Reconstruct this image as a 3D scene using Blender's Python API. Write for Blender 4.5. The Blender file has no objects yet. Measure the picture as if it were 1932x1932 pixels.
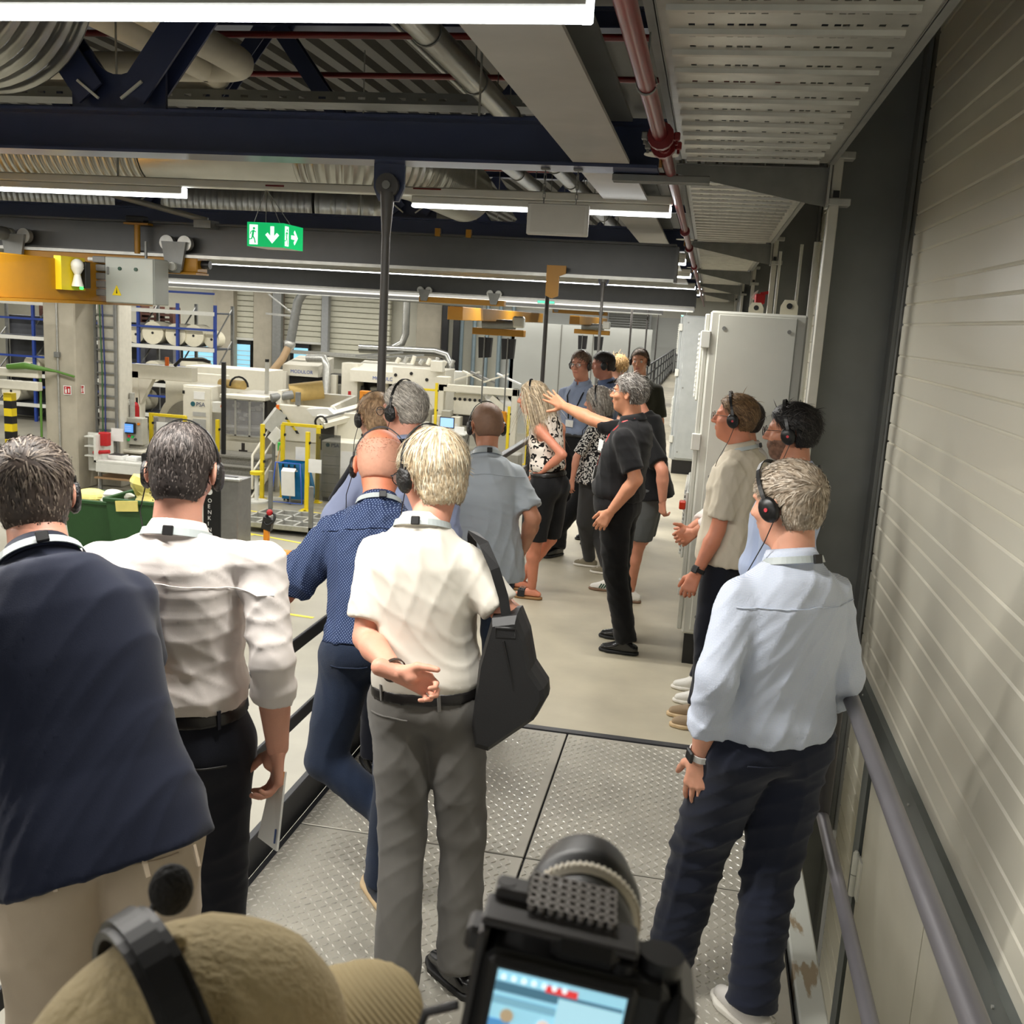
import bpy, math, random
import numpy as np
from mathutils import Vector, Matrix

SC = bpy.context.scene
COL = SC.collection

# ------------------------------------------------------------------ camera
CAM_POS = np.array([0.0, 0.0, 2.1])
_y, _p, _r = math.radians(10.3), math.radians(-11.0), math.radians(3.35)
_fw = np.array([-math.sin(_y) * math.cos(_p), math.cos(_y) * math.cos(_p), math.sin(_p)])
_rt = np.array([math.cos(_y), math.sin(_y), 0.0])
_up = np.cross(_rt, _fw)
_rt2 = _rt * math.cos(_r) + _up * math.sin(_r)
_up2 = _up * math.cos(_r) - _rt * math.sin(_r)
cd = bpy.data.cameras.new('camera')
cd.sensor_width = 36.0
cd.lens = 1900.0 / 1932.0 * 36.0
cd.clip_start = 0.05
cd.clip_end = 300
cam = bpy.data.objects.new('camera', cd)
m4 = Matrix.Identity(4)
for i in range(3):
    m4[i][0] = _rt2[i]; m4[i][1] = _up2[i]; m4[i][2] = -_fw[i]; m4[i][3] = CAM_POS[i]
cam.matrix_world = m4
COL.objects.link(cam)
SC.camera = cam
cd.dof.use_dof = True
cd.dof.focus_distance = 4.5
cd.dof.aperture_fstop = 11.0

# ------------------------------------------------------------------ world, exposure
w = bpy.data.worlds.new('world'); SC.world = w; w.use_nodes = True
w.node_tree.nodes['Background'].inputs[0].default_value = (0.62, 0.8, 0.95, 1)
w.node_tree.nodes['Background'].inputs[1].default_value = 1.3
SC.view_settings.view_transform = 'Standard'
SC.view_settings.look = 'None'
SC.view_settings.exposure = 0.0
SC.view_settings.gamma = 1.0
SC.view_settings.use_curve_mapping = False
LAMP_W = 34.0          # watts per metre of each LED line
SC.cycles.use_adaptive_sampling = True
SC.cycles.adaptive_threshold = 0.025
SC.cycles.max_bounces = 6
SC.cycles.diffuse_bounces = 3
SC.cycles.glossy_bounces = 3
SC.cycles.transmission_bounces = 4
SC.cycles.caustics_reflective = False
SC.cycles.caustics_refractive = False
SC.cycles.sample_clamp_indirect = 6.0

# ------------------------------------------------------------------ tags
def tag(o, label=None, cat=None, group=None, kind=None):
    if label: o['label'] = label
    if cat: o['category'] = cat
    if group: o['group'] = group
    if kind: o['kind'] = kind
    return o
def empty(name, loc=(0, 0, 0), rz=0.0, parent=None):
    o = bpy.data.objects.new(name, None); COL.objects.link(o)
    o.location = loc; o.rotation_euler = (0, 0, rz); o.empty_display_size = 0.1
    if parent: o.parent = parent
    return o
def thing(name, label, cat, loc=(0, 0, 0), rz=0.0, group=None):
    return tag(empty(name, loc, rz), label, cat, group)

# ------------------------------------------------------------------ materials
MATS = {}
def rgb(h):
    """sRGB 0-255 triple to linear"""
    f = lambda c: (c / 255.0 / 12.92) if c <= 10.3 else ((c / 255.0 + 0.055) / 1.055) ** 2.4
    return tuple(f(c) for c in h)
def mat(name, col, rough=0.5, metal=0.0, var=0.06, scale=8.0, bump=0.0, bscale=60.0, spec=0.5, emit=None, estr=0.0,
        alpha=None, stretch=None, trans=0.0, coat=0.0):
    if name in MATS: return MATS[name]
    m = bpy.data.materials.new(name); m.use_nodes = True
    nt = m.node_tree; b = nt.nodes['Principled BSDF']
    c = rgb(col)
    b.inputs['Roughness'].default_value = rough
    b.inputs['Metallic'].default_value = metal
    b.inputs['Specular IOR Level'].default_value = spec
    if trans: b.inputs['Transmission Weight'].default_value = trans
    if coat: b.inputs['Coat Weight'].default_value = coat
    tc = nt.nodes.new('ShaderNodeTexCoord')
    src = tc.outputs['Object']
    if stretch:
        mp = nt.nodes.new('ShaderNodeMapping'); mp.inputs['Scale'].default_value = stretch
        nt.links.new(src, mp.inputs[0]); src = mp.outputs[0]
    if var > 0:
        n = nt.nodes.new('ShaderNodeTexNoise'); n.inputs['Scale'].default_value = scale
        n.inputs['Detail'].default_value = 4.0
        nt.links.new(src, n.inputs['Vector'])
        r = nt.nodes.new('ShaderNodeValToRGB')
        r.color_ramp.elements[0].position = 0.3; r.color_ramp.elements[1].position = 0.7
        r.color_ramp.elements[0].color = tuple(x * (1 - var) for x in c) + (1,)
        r.color_ramp.elements[1].color = tuple(min(1, x * (1 + var)) for x in c) + (1,)
        nt.links.new(n.outputs['Fac'], r.inputs[0]); nt.links.new(r.outputs[0], b.inputs['Base Color'])
    else:
        b.inputs['Base Color'].default_value = c + (1,)
    if bump > 0:
        n2 = nt.nodes.new('ShaderNodeTexNoise'); n2.inputs['Scale'].default_value = bscale
        n2.inputs['Detail'].default_value = 3.0
        nt.links.new(src, n2.inputs['Vector'])
        bp = nt.nodes.new('ShaderNodeBump'); bp.inputs['Strength'].default_value = bump
        bp.inputs['Distance'].default_value = 0.01
        nt.links.new(n2.outputs['Fac'], bp.inputs['Height']); nt.links.new(bp.outputs[0], b.inputs['Normal'])
    if emit:
        b.inputs['Emission Color'].default_value = rgb(emit) + (1,)
        b.inputs['Emission Strength'].default_value = estr
        m.cycles.emission_sampling = 'NONE'
    if alpha is not None:
        b.inputs['Alpha'].default_value = alpha
    MATS[name] = m
    return m

CONCRETE = mat('concrete_floor', (186, 178, 156), 0.55, var=0.14, scale=2.2, bump=0.05, bscale=30)
HALLFLOOR = mat('hall_concrete', (148, 144, 129), 0.35, var=0.12, scale=1.2)
PRECAST = mat('precast_concrete', (172, 165, 148), 0.8, var=0.08, scale=3, bump=0.1, bscale=20)
PLATE = mat('tread_plate_steel', (174, 170, 158), 0.5, 0.25, var=0.12, scale=5, bump=0.05, bscale=15)
PLATE_B = mat('tread_bump_glint', (222, 219, 210), 0.3, 0.45, var=0.08, scale=6)  # bumps coloured paler than the plate, painting in their glints
ANTHRA = mat('anthracite_steel', (62, 63, 66), 0.45, 0.15, var=0.06)
RAILGREY = mat('rail_grey_steel', (104, 102, 106), 0.4, 0.2, var=0.05)
BLUE = mat('blue_steel', (52, 60, 90), 0.28, 0.0, var=0.06)
RUNWAY = mat('runway_grey_steel', (78, 78, 76), 0.38, 0.1, var=0.05)
GALV = mat('galvanised_steel', (184, 184, 178), 0.36, 0.5, var=0.12, scale=12)
GALVD = mat('galvanised_dull', (134, 135, 132), 0.5, 0.45, var=0.10, scale=8)
DUCT = mat('spiral_duct_steel', (176, 176, 170), 0.28, 0.85, var=0.10, scale=3)
COLSTEEL = mat('column_steel', (126, 128, 126), 0.42, 0.15, var=0.10, scale=3)
RED = mat('red_pipe_paint', (112, 20, 22), 0.3, 0.0, var=0.06)
CREAMP = mat('cream_wall_panel', (220, 216, 200), 0.3, 0.0, var=0.02, scale=1.0, spec=0.5)
CREAMD = mat('cream_door_paint', (206, 202, 187), 0.3, 0.0, var=0.02)
WHITEM = mat('white_metal', (216, 216, 208), 0.45, 0.0, var=0.03)
CABWHITE = mat('cabinet_grey_white', (206, 206, 196), 0.42, 0.0, var=0.02)
MACH = mat('machine_ivory', (222, 218, 202), 0.45, 0.0, var=0.03)
MACHD = mat('machine_mid_grey', (150, 148, 138), 0.5, 0.1, var=0.08)  # mid grey finish for secondary machine parts, crates and cabinets
BLACK = mat('black_plastic', (22, 22, 23), 0.45, 0.0, var=0.05)
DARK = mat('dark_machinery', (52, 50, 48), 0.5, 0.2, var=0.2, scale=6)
YELLOW = mat('crane_yellow', (168, 118, 14), 0.45, 0.0, var=0.05)
SAFEY = mat('safety_yellow', (226, 200, 30), 0.45, 0.0, var=0.04)
LED = mat('led_diffuser', (250, 250, 250), 0.5, var=0, emit=(246, 250, 255), estr=9.0)
GREENLIT = mat('exit_green', (0, 160, 90), 0.5, var=0, emit=(0, 170, 92), estr=1.0)
WHITELIT = mat('exit_white', (240, 250, 245), 0.5, var=0, emit=(240, 255, 248), estr=1.1)
TRAY = mat('tray_galvanised', (190, 189, 182), 0.36, 0.72, var=0.10, scale=10)
DECK = mat('roof_deck_sheet', (86, 84, 79), 0.5, 0.15, var=0.05)
PAPER = mat('paper_roll', (226, 220, 196), 0.8, var=0.04)
WPAPER = mat('white_paper', (232, 232, 228), 0.8, var=0.03)
RACKBLUE = mat('rack_blue', (34, 62, 140), 0.5, var=0.05)
SHUT = mat('roller_blind', (205, 203, 184), 0.55, var=0.03)

# ------------------------------------------------------------------ mesh builder
def _basis(d):
    d = np.asarray(d, float); d = d / (np.linalg.norm(d) + 1e-12)
    a = np.array([0, 0, 1.0]) if abs(d[2]) < 0.9 else np.array([1.0, 0, 0])
    u = np.cross(a, d); u /= np.linalg.norm(u)
    return d, u, np.cross(d, u)
class MB:
    def __init__(s): s.v = []; s.f = []; s.sm = []
    def add(s, verts, faces, smooth=False):
        o = len(s.v); s.v.extend([tuple(float(c) for c in p) for p in verts])
        for f in faces: s.f.append(tuple(o + i for i in f)); s.sm.append(smooth)
        return s
    def box(s, x0, x1, y0, y1, z0, z1):
        x0, x1 = min(x0, x1), max(x0, x1); y0, y1 = min(y0, y1), max(y0, y1); z0, z1 = min(z0, z1), max(z0, z1)
        v = [(x0, y0, z0), (x1, y0, z0), (x1, y1, z0), (x0, y1, z0), (x0, y0, z1), (x1, y0, z1), (x1, y1, z1), (x0, y1, z1)]
        return s.add(v, [(0, 3, 2, 1), (4, 5, 6, 7), (0, 1, 5, 4), (1, 2, 6, 5), (2, 3, 7, 6), (3, 0, 4, 7)])
    def bbox(s, x0, x1, y0, y1, z0, z1, b=0.01):
        """box with chamfered edges"""
        x0, x1 = min(x0, x1), max(x0, x1); y0, y1 = min(y0, y1), max(y0, y1); z0, z1 = min(z0, z1), max(z0, z1)
        b = min(b, (x1 - x0) / 2.1, (y1 - y0) / 2.1, (z1 - z0) / 2.1)
        v = []; idx = {}
        for ix, X in enumerate((x0, x1)):
            for iy, Y in enumerate((y0, y1)):
                for iz, Z in enumerate((z0, z1)):
                    sx, sy, sz = (1 - 2 * ix) * b, (1 - 2 * iy) * b, (1 - 2 * iz) * b
                    for a, p in enumerate(((X, Y + sy, Z + sz), (X + sx, Y, Z + sz), (X + sx, Y + sy, Z))):
                        idx[ix, iy, iz, a] = len(v); v.append(p)
        F = []
        for a in range(3):
            o = [k for k in range(3) if k != a]
            for e in (0, 1):
                q = []
                for (m, n) in ((0, 0), (1, 0), (1, 1), (0, 1)):
                    k = [0, 0, 0]; k[a] = e; k[o[0]] = m; k[o[1]] = n; q.append(idx[tuple(k) + (a,)])
                if (e == 0) == (a != 1): q = q[::-1]
                F.append(tuple(q))
        for a in range(3):
            o = [k for k in range(3) if k != a]
            for m in (0, 1):
                for n in (0, 1):
                    k0 = [0, 0, 0]; k0[o[0]] = m; k0[o[1]] = n; k1 = list(k0); k1[a] = 1
                    q = [idx[tuple(k0) + (o[0],)], idx[tuple(k1) + (o[0],)], idx[tuple(k1) + (o[1],)], idx[tuple(k0) + (o[1],)]]
                    F.append(tuple(q))
        for ix in (0, 1):
            for iy in (0, 1):
                for iz in (0, 1): F.append(tuple(idx[ix, iy, iz, a] for a in range(3)))
        return s.add(v, F)
    def cyl(s, p0, p1, r, r1=None, n=12, caps=True, smooth=True):
        r1 = r if r1 is None else r1
        p0 = np.asarray(p0, float); p1 = np.asarray(p1, float)
        d, u, w_ = _basis(p1 - p0)
        v = []
        for (p, rr) in ((p0, r), (p1, r1)):
            for i in range(n):
                a = 2 * math.pi * i / n
                v.append(p + rr * (math.cos(a) * u + math.sin(a) * w_))
        s.add(v, [(i, (i + 1) % n, n + (i + 1) % n, n + i) for i in range(n)], smooth)
        if caps: s.add(v, [tuple(range(n))[::-1], tuple(range(n, 2 * n))])
        return s
    def tube(s, pts, r, n=8, smooth=True, closed=False):
        pts = [np.asarray(p, float) for p in pts]; m = len(pts)
        rr = r if hasattr(r, '__len__') else [r] * m
        v = []; pu = None
        for i, p in enumerate(pts):
            if closed: t = pts[(i + 1) % m] - pts[i - 1]
            else: t = pts[min(i + 1, m - 1)] - pts[max(i - 1, 0)]
            t = t / (np.linalg.norm(t) + 1e-12)
            if pu is None: _, pu, _ = _basis(t)
            pu = pu - t * (pu @ t); pu /= (np.linalg.norm(pu) + 1e-12); pv = np.cross(t, pu)
            for k in range(n):
                a = 2 * math.pi * k / n
                v.append(p + rr[i] * (math.cos(a) * pu + math.sin(a) * pv))
        F = []
        for i in range(m if closed else m - 1):
            j = (i + 1) % m
            for k in range(n): F.append((i * n + k, i * n + (k + 1) % n, j * n + (k + 1) % n, j * n + k))
        s.add(v, F, smooth)
        if not closed: s.add(v, [tuple(range(n))[::-1], tuple(range((m - 1) * n, m * n))])
        return s
    def ribbon(s, pts, width, thick, upv):
        """flat strap of given width across direction `upv x tangent`"""
        pts = [np.asarray(p, float) for p in pts]; m = len(pts); v = []
        for i, p in enumerate(pts):
            t = pts[min(i + 1, m - 1)] - pts[max(i - 1, 0)]; t = t / (np.linalg.norm(t) + 1e-12)
            nrm = np.asarray(upv[i] if hasattr(upv[0], '__len__') else upv, float)
            nrm = nrm - t * (nrm @ t); nrm /= (np.linalg.norm(nrm) + 1e-12); sd = np.cross(t, nrm)
            for a, b in ((-1, 0), (1, 0), (1, 1), (-1, 1)): v.append(p + sd * a * width / 2 + nrm * b * thick)
        F = []
        for i in range(m - 1):
            for k in range(4): F.append((i * 4 + k, i * 4 + (k + 1) % 4, i * 4 + 4 + (k + 1) % 4, i * 4 + 4 + k))
        F.append((3, 2, 1, 0)); F.append(tuple(range(4 * m - 4, 4 * m)))
        return s.add(v, F)
    def sphere(s, c, r, n=12, m=8):
        r = r if hasattr(r, '__len__') else (r, r, r); v = []
        for j in range(m + 1):
            b = math.pi * j / m
            for i in range(n):
                a = 2 * math.pi * i / n
                v.append((c[0] + r[0] * math.sin(b) * math.cos(a), c[1] + r[1] * math.sin(b) * math.sin(a), c[2] + r[2] * math.cos(b)))
        F = [(j * n + i, (j + 1) * n + i, (j + 1) * n + (i + 1) % n, j * n + (i + 1) % n) for j in range(m) for i in range(n)]
        return s.add(v, F, True)
    def prism(s, poly, h, axis='z', at=0.0):
        """extrude a 2-D polygon: axis z -> (x,y), axis y -> (x,z), axis x -> (y,z)"""
        n = len(poly)
        def P(a, b, c): return (a, b, c) if axis == 'z' else ((a, c, b) if axis == 'y' else (c, a, b))
        v = [P(a, b, at) for a, b in poly] + [P(a, b, at + h) for a, b in poly]
        F = [tuple(range(n))[::-1], tuple(range(n, 2 * n))] + [(i, (i + 1) % n, n + (i + 1) % n, n + i) for i in range(n)]
        return s.add(v, F)
    def bar(s, p0, p1, wd, ht, up=(0, 0, 1)):
        p0 = np.asarray(p0, float); p1 = np.asarray(p1, float); t = p1 - p0; t = t / np.linalg.norm(t)
        u = np.asarray(up, float); u = u - t * (u @ t)
        if np.linalg.norm(u) < 1e-6: u = np.array([1.0, 0, 0]) - t * t[0]
        u /= np.linalg.norm(u); sd = np.cross(t, u)
        v = [p + sd * a * wd / 2 + u * b * ht / 2 for p in (p0, p1) for a, b in ((-1, -1), (1, -1), (1, 1), (-1, 1))]
        return s.add(v, [(3, 2, 1, 0), (4, 5, 6, 7)] + [(i, (i + 1) % 4, 4 + (i + 1) % 4, 4 + i) for i in range(4)])
    def ibeam(s, p0, p1, h, b, tw=0.01, tf=0.015, up=(0, 0, 1)):
        """I-section, p0-p1 is the centre line"""
        p0 = np.asarray(p0, float); p1 = np.asarray(p1, float); u = np.asarray(up, float)
        t = p1 - p0; t = t / np.linalg.norm(t); u = u - t * (u @ t); u /= np.linalg.norm(u)
        s.bar(p0 + u * (h / 2 - tf / 2), p1 + u * (h / 2 - tf / 2), b, tf, u)
        s.bar(p0 - u * (h / 2 - tf / 2), p1 - u * (h / 2 - tf / 2), b, tf, u)
        return s.bar(p0, p1, tw, h - 2 * tf, u)
    def build(s, name, m, parent=None, loc=None, rz=None):
        me = bpy.data.meshes.new(name)
        me.from_pydata(s.v, [], s.f)
        if any(s.sm): me.polygons.foreach_set('use_smooth', s.sm)
        me.materials.append(m); me.validate(); me.update()
        o = bpy.data.objects.new(name, me); COL.objects.link(o)
        if parent: o.parent = parent
        if loc is not None: o.location = loc
        if rz is not None: o.rotation_euler = (0, 0, rz)
        return o
def box(name, m, parent, *a, b=0.0):
    return (MB().bbox(*a, b=b) if b else MB().box(*a)).build(name, m, parent)
def arc(c, r, a0, a1, n, u=(1, 0, 0), v=(0, 0, 1)):
    c = np.asarray(c, float); u = np.asarray(u, float); v = np.asarray(v, float)
    return [c + r * (math.cos(a0 + (a1 - a0) * i / n) * u + math.sin(a0 + (a1 - a0) * i / n) * v) for i in range(n + 1)]
def copy_tree(o, parent=None):
    c = o.copy(); COL.objects.link(c); c.parent = parent
    for ch in list(o.children): copy_tree(ch, c)
    return c
FONT_CACHE = {}
def text_obj(name, s, size, m, parent, loc, rot, extrude=0.0015, align='LEFT', bold=False):
    cu = bpy.data.curves.new(name, 'FONT'); cu.body = s; cu.size = size; cu.extrude = extrude; cu.align_x = align
    cu.resolution_u = 3
    o = bpy.data.objects.new(name, cu); COL.objects.link(o)
    dg = bpy.context.evaluated_depsgraph_get()
    me = bpy.data.meshes.new_from_object(o.evaluated_get(dg)); me.name = name
    bpy.data.objects.remove(o); bpy.data.curves.remove(cu)
    t = bpy.data.objects.new(name, me); me.materials.clear(); me.materials.append(m)
    COL.objects.link(t); t.parent = parent; t.location = loc; t.rotation_euler = rot
    return t
# ================================================================== THE SETTING
# gallery slab (concrete beyond the tread plates) and its edges
GX0, GX1 = -1.5, 0.56
fl = MB().box(GX0, GX1, 4.93, 47.8, -0.25, 0.0).build('floor', CONCRETE); tag(fl, kind='structure')
hf = MB().box(-40, 1.2, -8, 52, -3.2, -3.0).build('floor_hall', HALLFLOOR); tag(hf, kind='structure')
# tread plate platform in front
pf = empty('floor_plates', (0, 0, 0)); tag(pf, kind='structure')
rng = random.Random(3)
def tread_plate(x0, x1, y0, y1):
    g = 0.004
    p = MB().bbox(x0 + g, x1 - g, y0 + g, y1 - g, -0.008, 0.0, b=0.003).build('tread_plate', PLATE, pf)
    mb = MB(); pitch = 0.029
    nx = int((x1 - x0 - 0.03) / pitch); ny = int((y1 - y0 - 0.03) / pitch)
    L, W, Hh = 0.0140, 0.0042, 0.0034
    for i in range(nx):
        for j in range(ny):
            cx = x0 + 0.02 + i * pitch; cy = y0 + 0.02 + j * pitch
            a = math.radians(45 if (i + j) % 2 else -45)
            ux, uy = math.cos(a), math.sin(a)
            v = [(cx + ux * L, cy + uy * L, 0), (cx - uy * W, cy + ux * W, 0), (cx - ux * L, cy - uy * L, 0), (cx + uy * W, cy - ux * W, 0),
                 (cx + ux * L * .4, cy + uy * L * .4, Hh), (cx - ux * L * .4, cy - uy * L * .4, Hh)]
            mb.add(v, [(0, 1, 4), (4, 1, 5), (1, 2, 5), (2, 3, 5), (5, 3, 4), (3, 0, 4)])
    o = mb.build('tread_pattern', PLATE_B, p); tag(o, kind='stuff')
xs = [-1.47, -0.527, 0.455]; ys = [1.15, 2.4, 3.62, 4.88]
for i in range(2):
    for j in range(3): tread_plate(xs[i], xs[i + 1], ys[j], ys[j + 1])
box('support_beam', ANTHRA, pf, -1.5, 0.46, -1.0, 4.9, -0.25, -0.02)
box('edge_angle', ANTHRA, pf, -1.47, 0.50, 4.885, 4.93, -0.05, 0.004)
# worn concrete kerb on the wall side
kerb = mat('worn_kerb_paint', (186, 188, 180), 0.6, var=0.0)
nt = kerb.node_tree
_tc = nt.nodes.new('ShaderNodeTexCoord'); _n = nt.nodes.new('ShaderNodeTexNoise'); _n.inputs['Scale'].default_value = 5; _n.inputs['Detail'].default_value = 8
_mp = nt.nodes.new('ShaderNodeMapping'); _mp.inputs['Scale'].default_value = (3, 0.8, 1)
_rp = nt.nodes.new('ShaderNodeValToRGB'); _rp.color_ramp.elements[0].position = 0.56; _rp.color_ramp.elements[1].position = 0.6
_rp.color_ramp.elements[0].color = rgb((186, 188, 180)) + (1,); _rp.color_ramp.elements[1].color = rgb((140, 124, 98)) + (1,)
nt.links.new(_tc.outputs['Object'], _mp.inputs[0]); nt.links.new(_mp.outputs[0], _n.inputs['Vector'])
nt.links.new(_n.outputs['Fac'], _rp.inputs[0]); nt.links.new(_rp.outputs[0], nt.nodes['Principled BSDF'].inputs['Base Color'])
o = MB().bbox(0.47, 0.56, 0.3, 4.93, -0.25, 0.012, b=0.006).build('trim_1', kerb); tag(o, kind='structure')

# right wall: profiled sandwich panels, each its own piece
wr = empty('wall_right', (1.0, 0, 0)); tag(wr, kind='structure')
def panel_profile(mod):
    g, d = 0.008, 0.010
    z = [0.0, g, 0.098 - g, 0.098, 0.098 + g, 0.26 - g, 0.26, 0.26 + g, mod - g, mod]
    x = [d, 0, 0, d * .7, 0, 0, d * .7, 0, 0, d]
    return list(zip(x, z))
PM = 0.3615
def wall_panel(y0, y1, z0):
    pr = panel_profile(PM); mb = MB(); v = []; n = len(pr)
    for Y in (y0, y1): v += [(x, Y, z0 + z) for x, z in pr]
    v += [(0.06, y0, z0), (0.06, y0, z0 + PM), (0.06, y1, z0), (0.06, y1, z0 + PM)]
    F = [(i, i + 1, n + i + 1, n + i) for i in range(n - 1)]
    F += [tuple(range(n))[::-1] + (2 * n, 2 * n + 1), tuple(range(n, 2 * n)) + (2 * n + 3, 2 * n + 2), (0, n, 2 * n + 2, 2 * n), (n - 1, 2 * n + 1, 2 * n + 3, 2 * n - 1)]
    mb.add(v, F); return mb
for (y0, y1) in ((-2.0, 5.72), (6.2, 11.0), (11.4, 16.2)):
    me = None
    for k in range(-3 if y0 < 0 else -6, 11):
        z0 = 1.19 + k * PM
        if me is None:
            o = wall_panel(y0, y1, 0).build('panel', CREAMP, wr); me = o.data
        else:
            o = bpy.data.objects.new('panel', me); COL.objects.link(o); o.parent = wr
        o.location = (0, 0, z0)
box('backing', GALVD, wr, 0.062, 0.2, -6, 50, -3.0, 5.2)
for k in range(-9, -1):   # short panels left of the door frame
    z0 = 1.19 + k * PM - 0.42
    if z0 < -2.2 or z0 + PM > 0.2: continue
    o = wall_panel(5.14, 5.72, z0).build('panel', CREAMP, wr)
# steel channel above the door
ch = empty('trim_2', (1.0, 0, 0)); tag(ch, kind='structure')
MB().box(-0.03, 0.0, -2, 5.72, 0.165, 0.305).build('channel_web', mat('channel_galv', (112, 118, 118), 0.35, 0.6, var=0.06), ch)
MB().box(-0.055, 0.0, -2, 5.72, 0.15, 0.165).build('channel_lip', MATS['channel_galv'], ch)
mb = MB()
for i in range(9):
    y = 5.3 - i * 0.42
    o = MB().cyl((-0.03, y, 0.20 + (0.0 if i % 3 else 0.05)), (-0.036, y, 0.20 + (0.0 if i % 3 else 0.05)), 0.006, n=8).build('screw', GALV, ch)
# door below the channel
d1 = empty('door_1', (1.0, 0, 0)); tag(d1, kind='structure')
box('door_leaf', CREAMD, d1, -0.02, 0.03, 3.62, 4.86, -2.6, 0.145)
box('door_leaf', CREAMD, d1, -0.02, 0.03, 1.8, 3.61, -2.6, 0.145)
box('frame_post', MATS['channel_galv'], d1, -0.03, 0.03, 4.9, 5.03, -2.6, 0.15)
box('frame_post', MATS['channel_galv'], d1, -0.015, 0.03, 5.06, 5.12, -2.6, 0.15)
for z in (-0.66, -1.9):
    hg = MB().cyl((-0.04, 4.88, z), (-0.04, 4.88, z + 0.112), 0.016, n=12).cyl((-0.04, 4.88, z + 0.117), (-0.04, 4.88, z + 0.23), 0.016, n=12).sphere((-0.04, 4.88, z + 0.232), 0.013, 8, 6).build('hinge', WHITEM, d1)
    MB().box(-0.03, -0.02, 4.80, 4.88, z + 0.01, z + 0.22).build('hinge_leaf', WHITEM, hg)
# other walls close the building
we = empty('wall_end', (0, 48.0, 0)); tag(we, kind='structure')
WALLG = mat('end_wall_grey', (188, 190, 184), 0.7, var=0.03, scale=1)
box('sheet', mat('sandwich_cream', (206, 204, 188), 0.5, var=0.02), we, -40, 1.2, 0.0, 0.3, -3, 5.5)
box('plaster', WALLG, we, -9.9, 1.2, -0.25, 0.0, -3, 2.42)
wl = MB().box(-40.2, -40, -8, 52, -3.2, 5.5).build('wall_left', mat('left_wall', (190, 188, 176), 0.7)); tag(wl, kind='structure')
wb = MB().box(-40, 1.2, -8.2, -8, -3.2, 5.5).build('wall_back', MATS['left_wall']); tag(wb, kind='structure')
# roof deck: trapezoidal sheet with ribs along Y
prof = []
x = -40.0
while x < 1.4:
    prof += [(x, 4.95), (x + 0.16, 4.95), (x + 0.2, 5.08), (x + 0.28, 5.08)]; x += 0.32
v = [(px, -8, pz) for px, pz in prof] + [(px, 52, pz) for px, pz in prof]
n = len(prof)
ce = MB().add(v, [(i, i + 1, n + i + 1, n + i) for i in range(n - 1)]).box(-40, 1.4, -8, 52, 5.1, 5.3).build('ceiling', DECK); tag(ce, kind='structure')

# columns along the right wall (rolled H-sections)
def steel_column(Y, label):
    c = thing('steel_column', label, 'column', (0.8, Y, -3.0), group='steel columns along the panel wall')
    MB().box(-0.2, 0.2, -0.007, 0.007, 0, 8).build('web', COLSTEEL, c)
    MB().box(-0.215, -0.195, -0.15, 0.15, 0, 8).build('flange', COLSTEEL, c)
    MB().box(0.17, 0.19, -0.15, 0.15, 0, 8).build('flange', COLSTEEL, c)
    return c
for k, lab in enumerate(('dark grey steel column beside the man in light blue shirt and navy trousers', 'dark steel column behind the tall grey-white cabinet, second along the wall',
            'third dark steel column along the wall, above the far cabinet', 'fourth dark steel column along the wall, far down the gallery',)):
    steel_column(5.95 + 5.0 * k, lab)
# wall-side railing (near right)
rr = thing('handrail', 'grey tubular handrail running along the panelled wall at right', 'railing', (0.51, 0, 0))
MB().tube([(0, -0.6, 1.05), (0, 4.5, 1.05)], 0.024, 14).build('top_rail', RAILGREY, rr)
MB().tube([(0, -0.6, 0.55), (0, 4.5, 0.55)], 0.02, 14).build('middle_rail', RAILGREY, rr)
MB().tube([(0, 3.22, 1.04), (0, 3.22, 0.55)], 0.024, 14).build('post', mat('post_dark', (70, 68, 68), 0.4, 0.2), rr)
MB().tube([(0, 4.45, 1.04), (0, 4.45, 0.0)], 0.024, 14).build('post', MATS['post_dark'], rr)
# hall-side railing
lr = thing('gallery_railing', 'dark grey flat-bar railing along the open edge of the gallery', 'railing', (-1.5, 0, 0))
box('top_rail', ANTHRA, lr, -0.025, 0.025, 0.3, 47.5, 1.0, 1.04, b=0.004)
for z in (0.74, 0.42):
    MB().bbox(-0.008, 0.008, 0.3, 47.5, z, z + 0.055, b=0.003).build('middle_rail', ANTHRA, lr)
box('kick_plate', ANTHRA, lr, -0.03, 0.0, 0.3, 47.5, -0.02, 0.13, b=0.003)
for i in range(24):
    y = 0.9 + i * 2.0
    MB().box(-0.02, 0.02, y - 0.006, y + 0.006, 0.0, 1.0).build('post', ANTHRA, lr)
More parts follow.
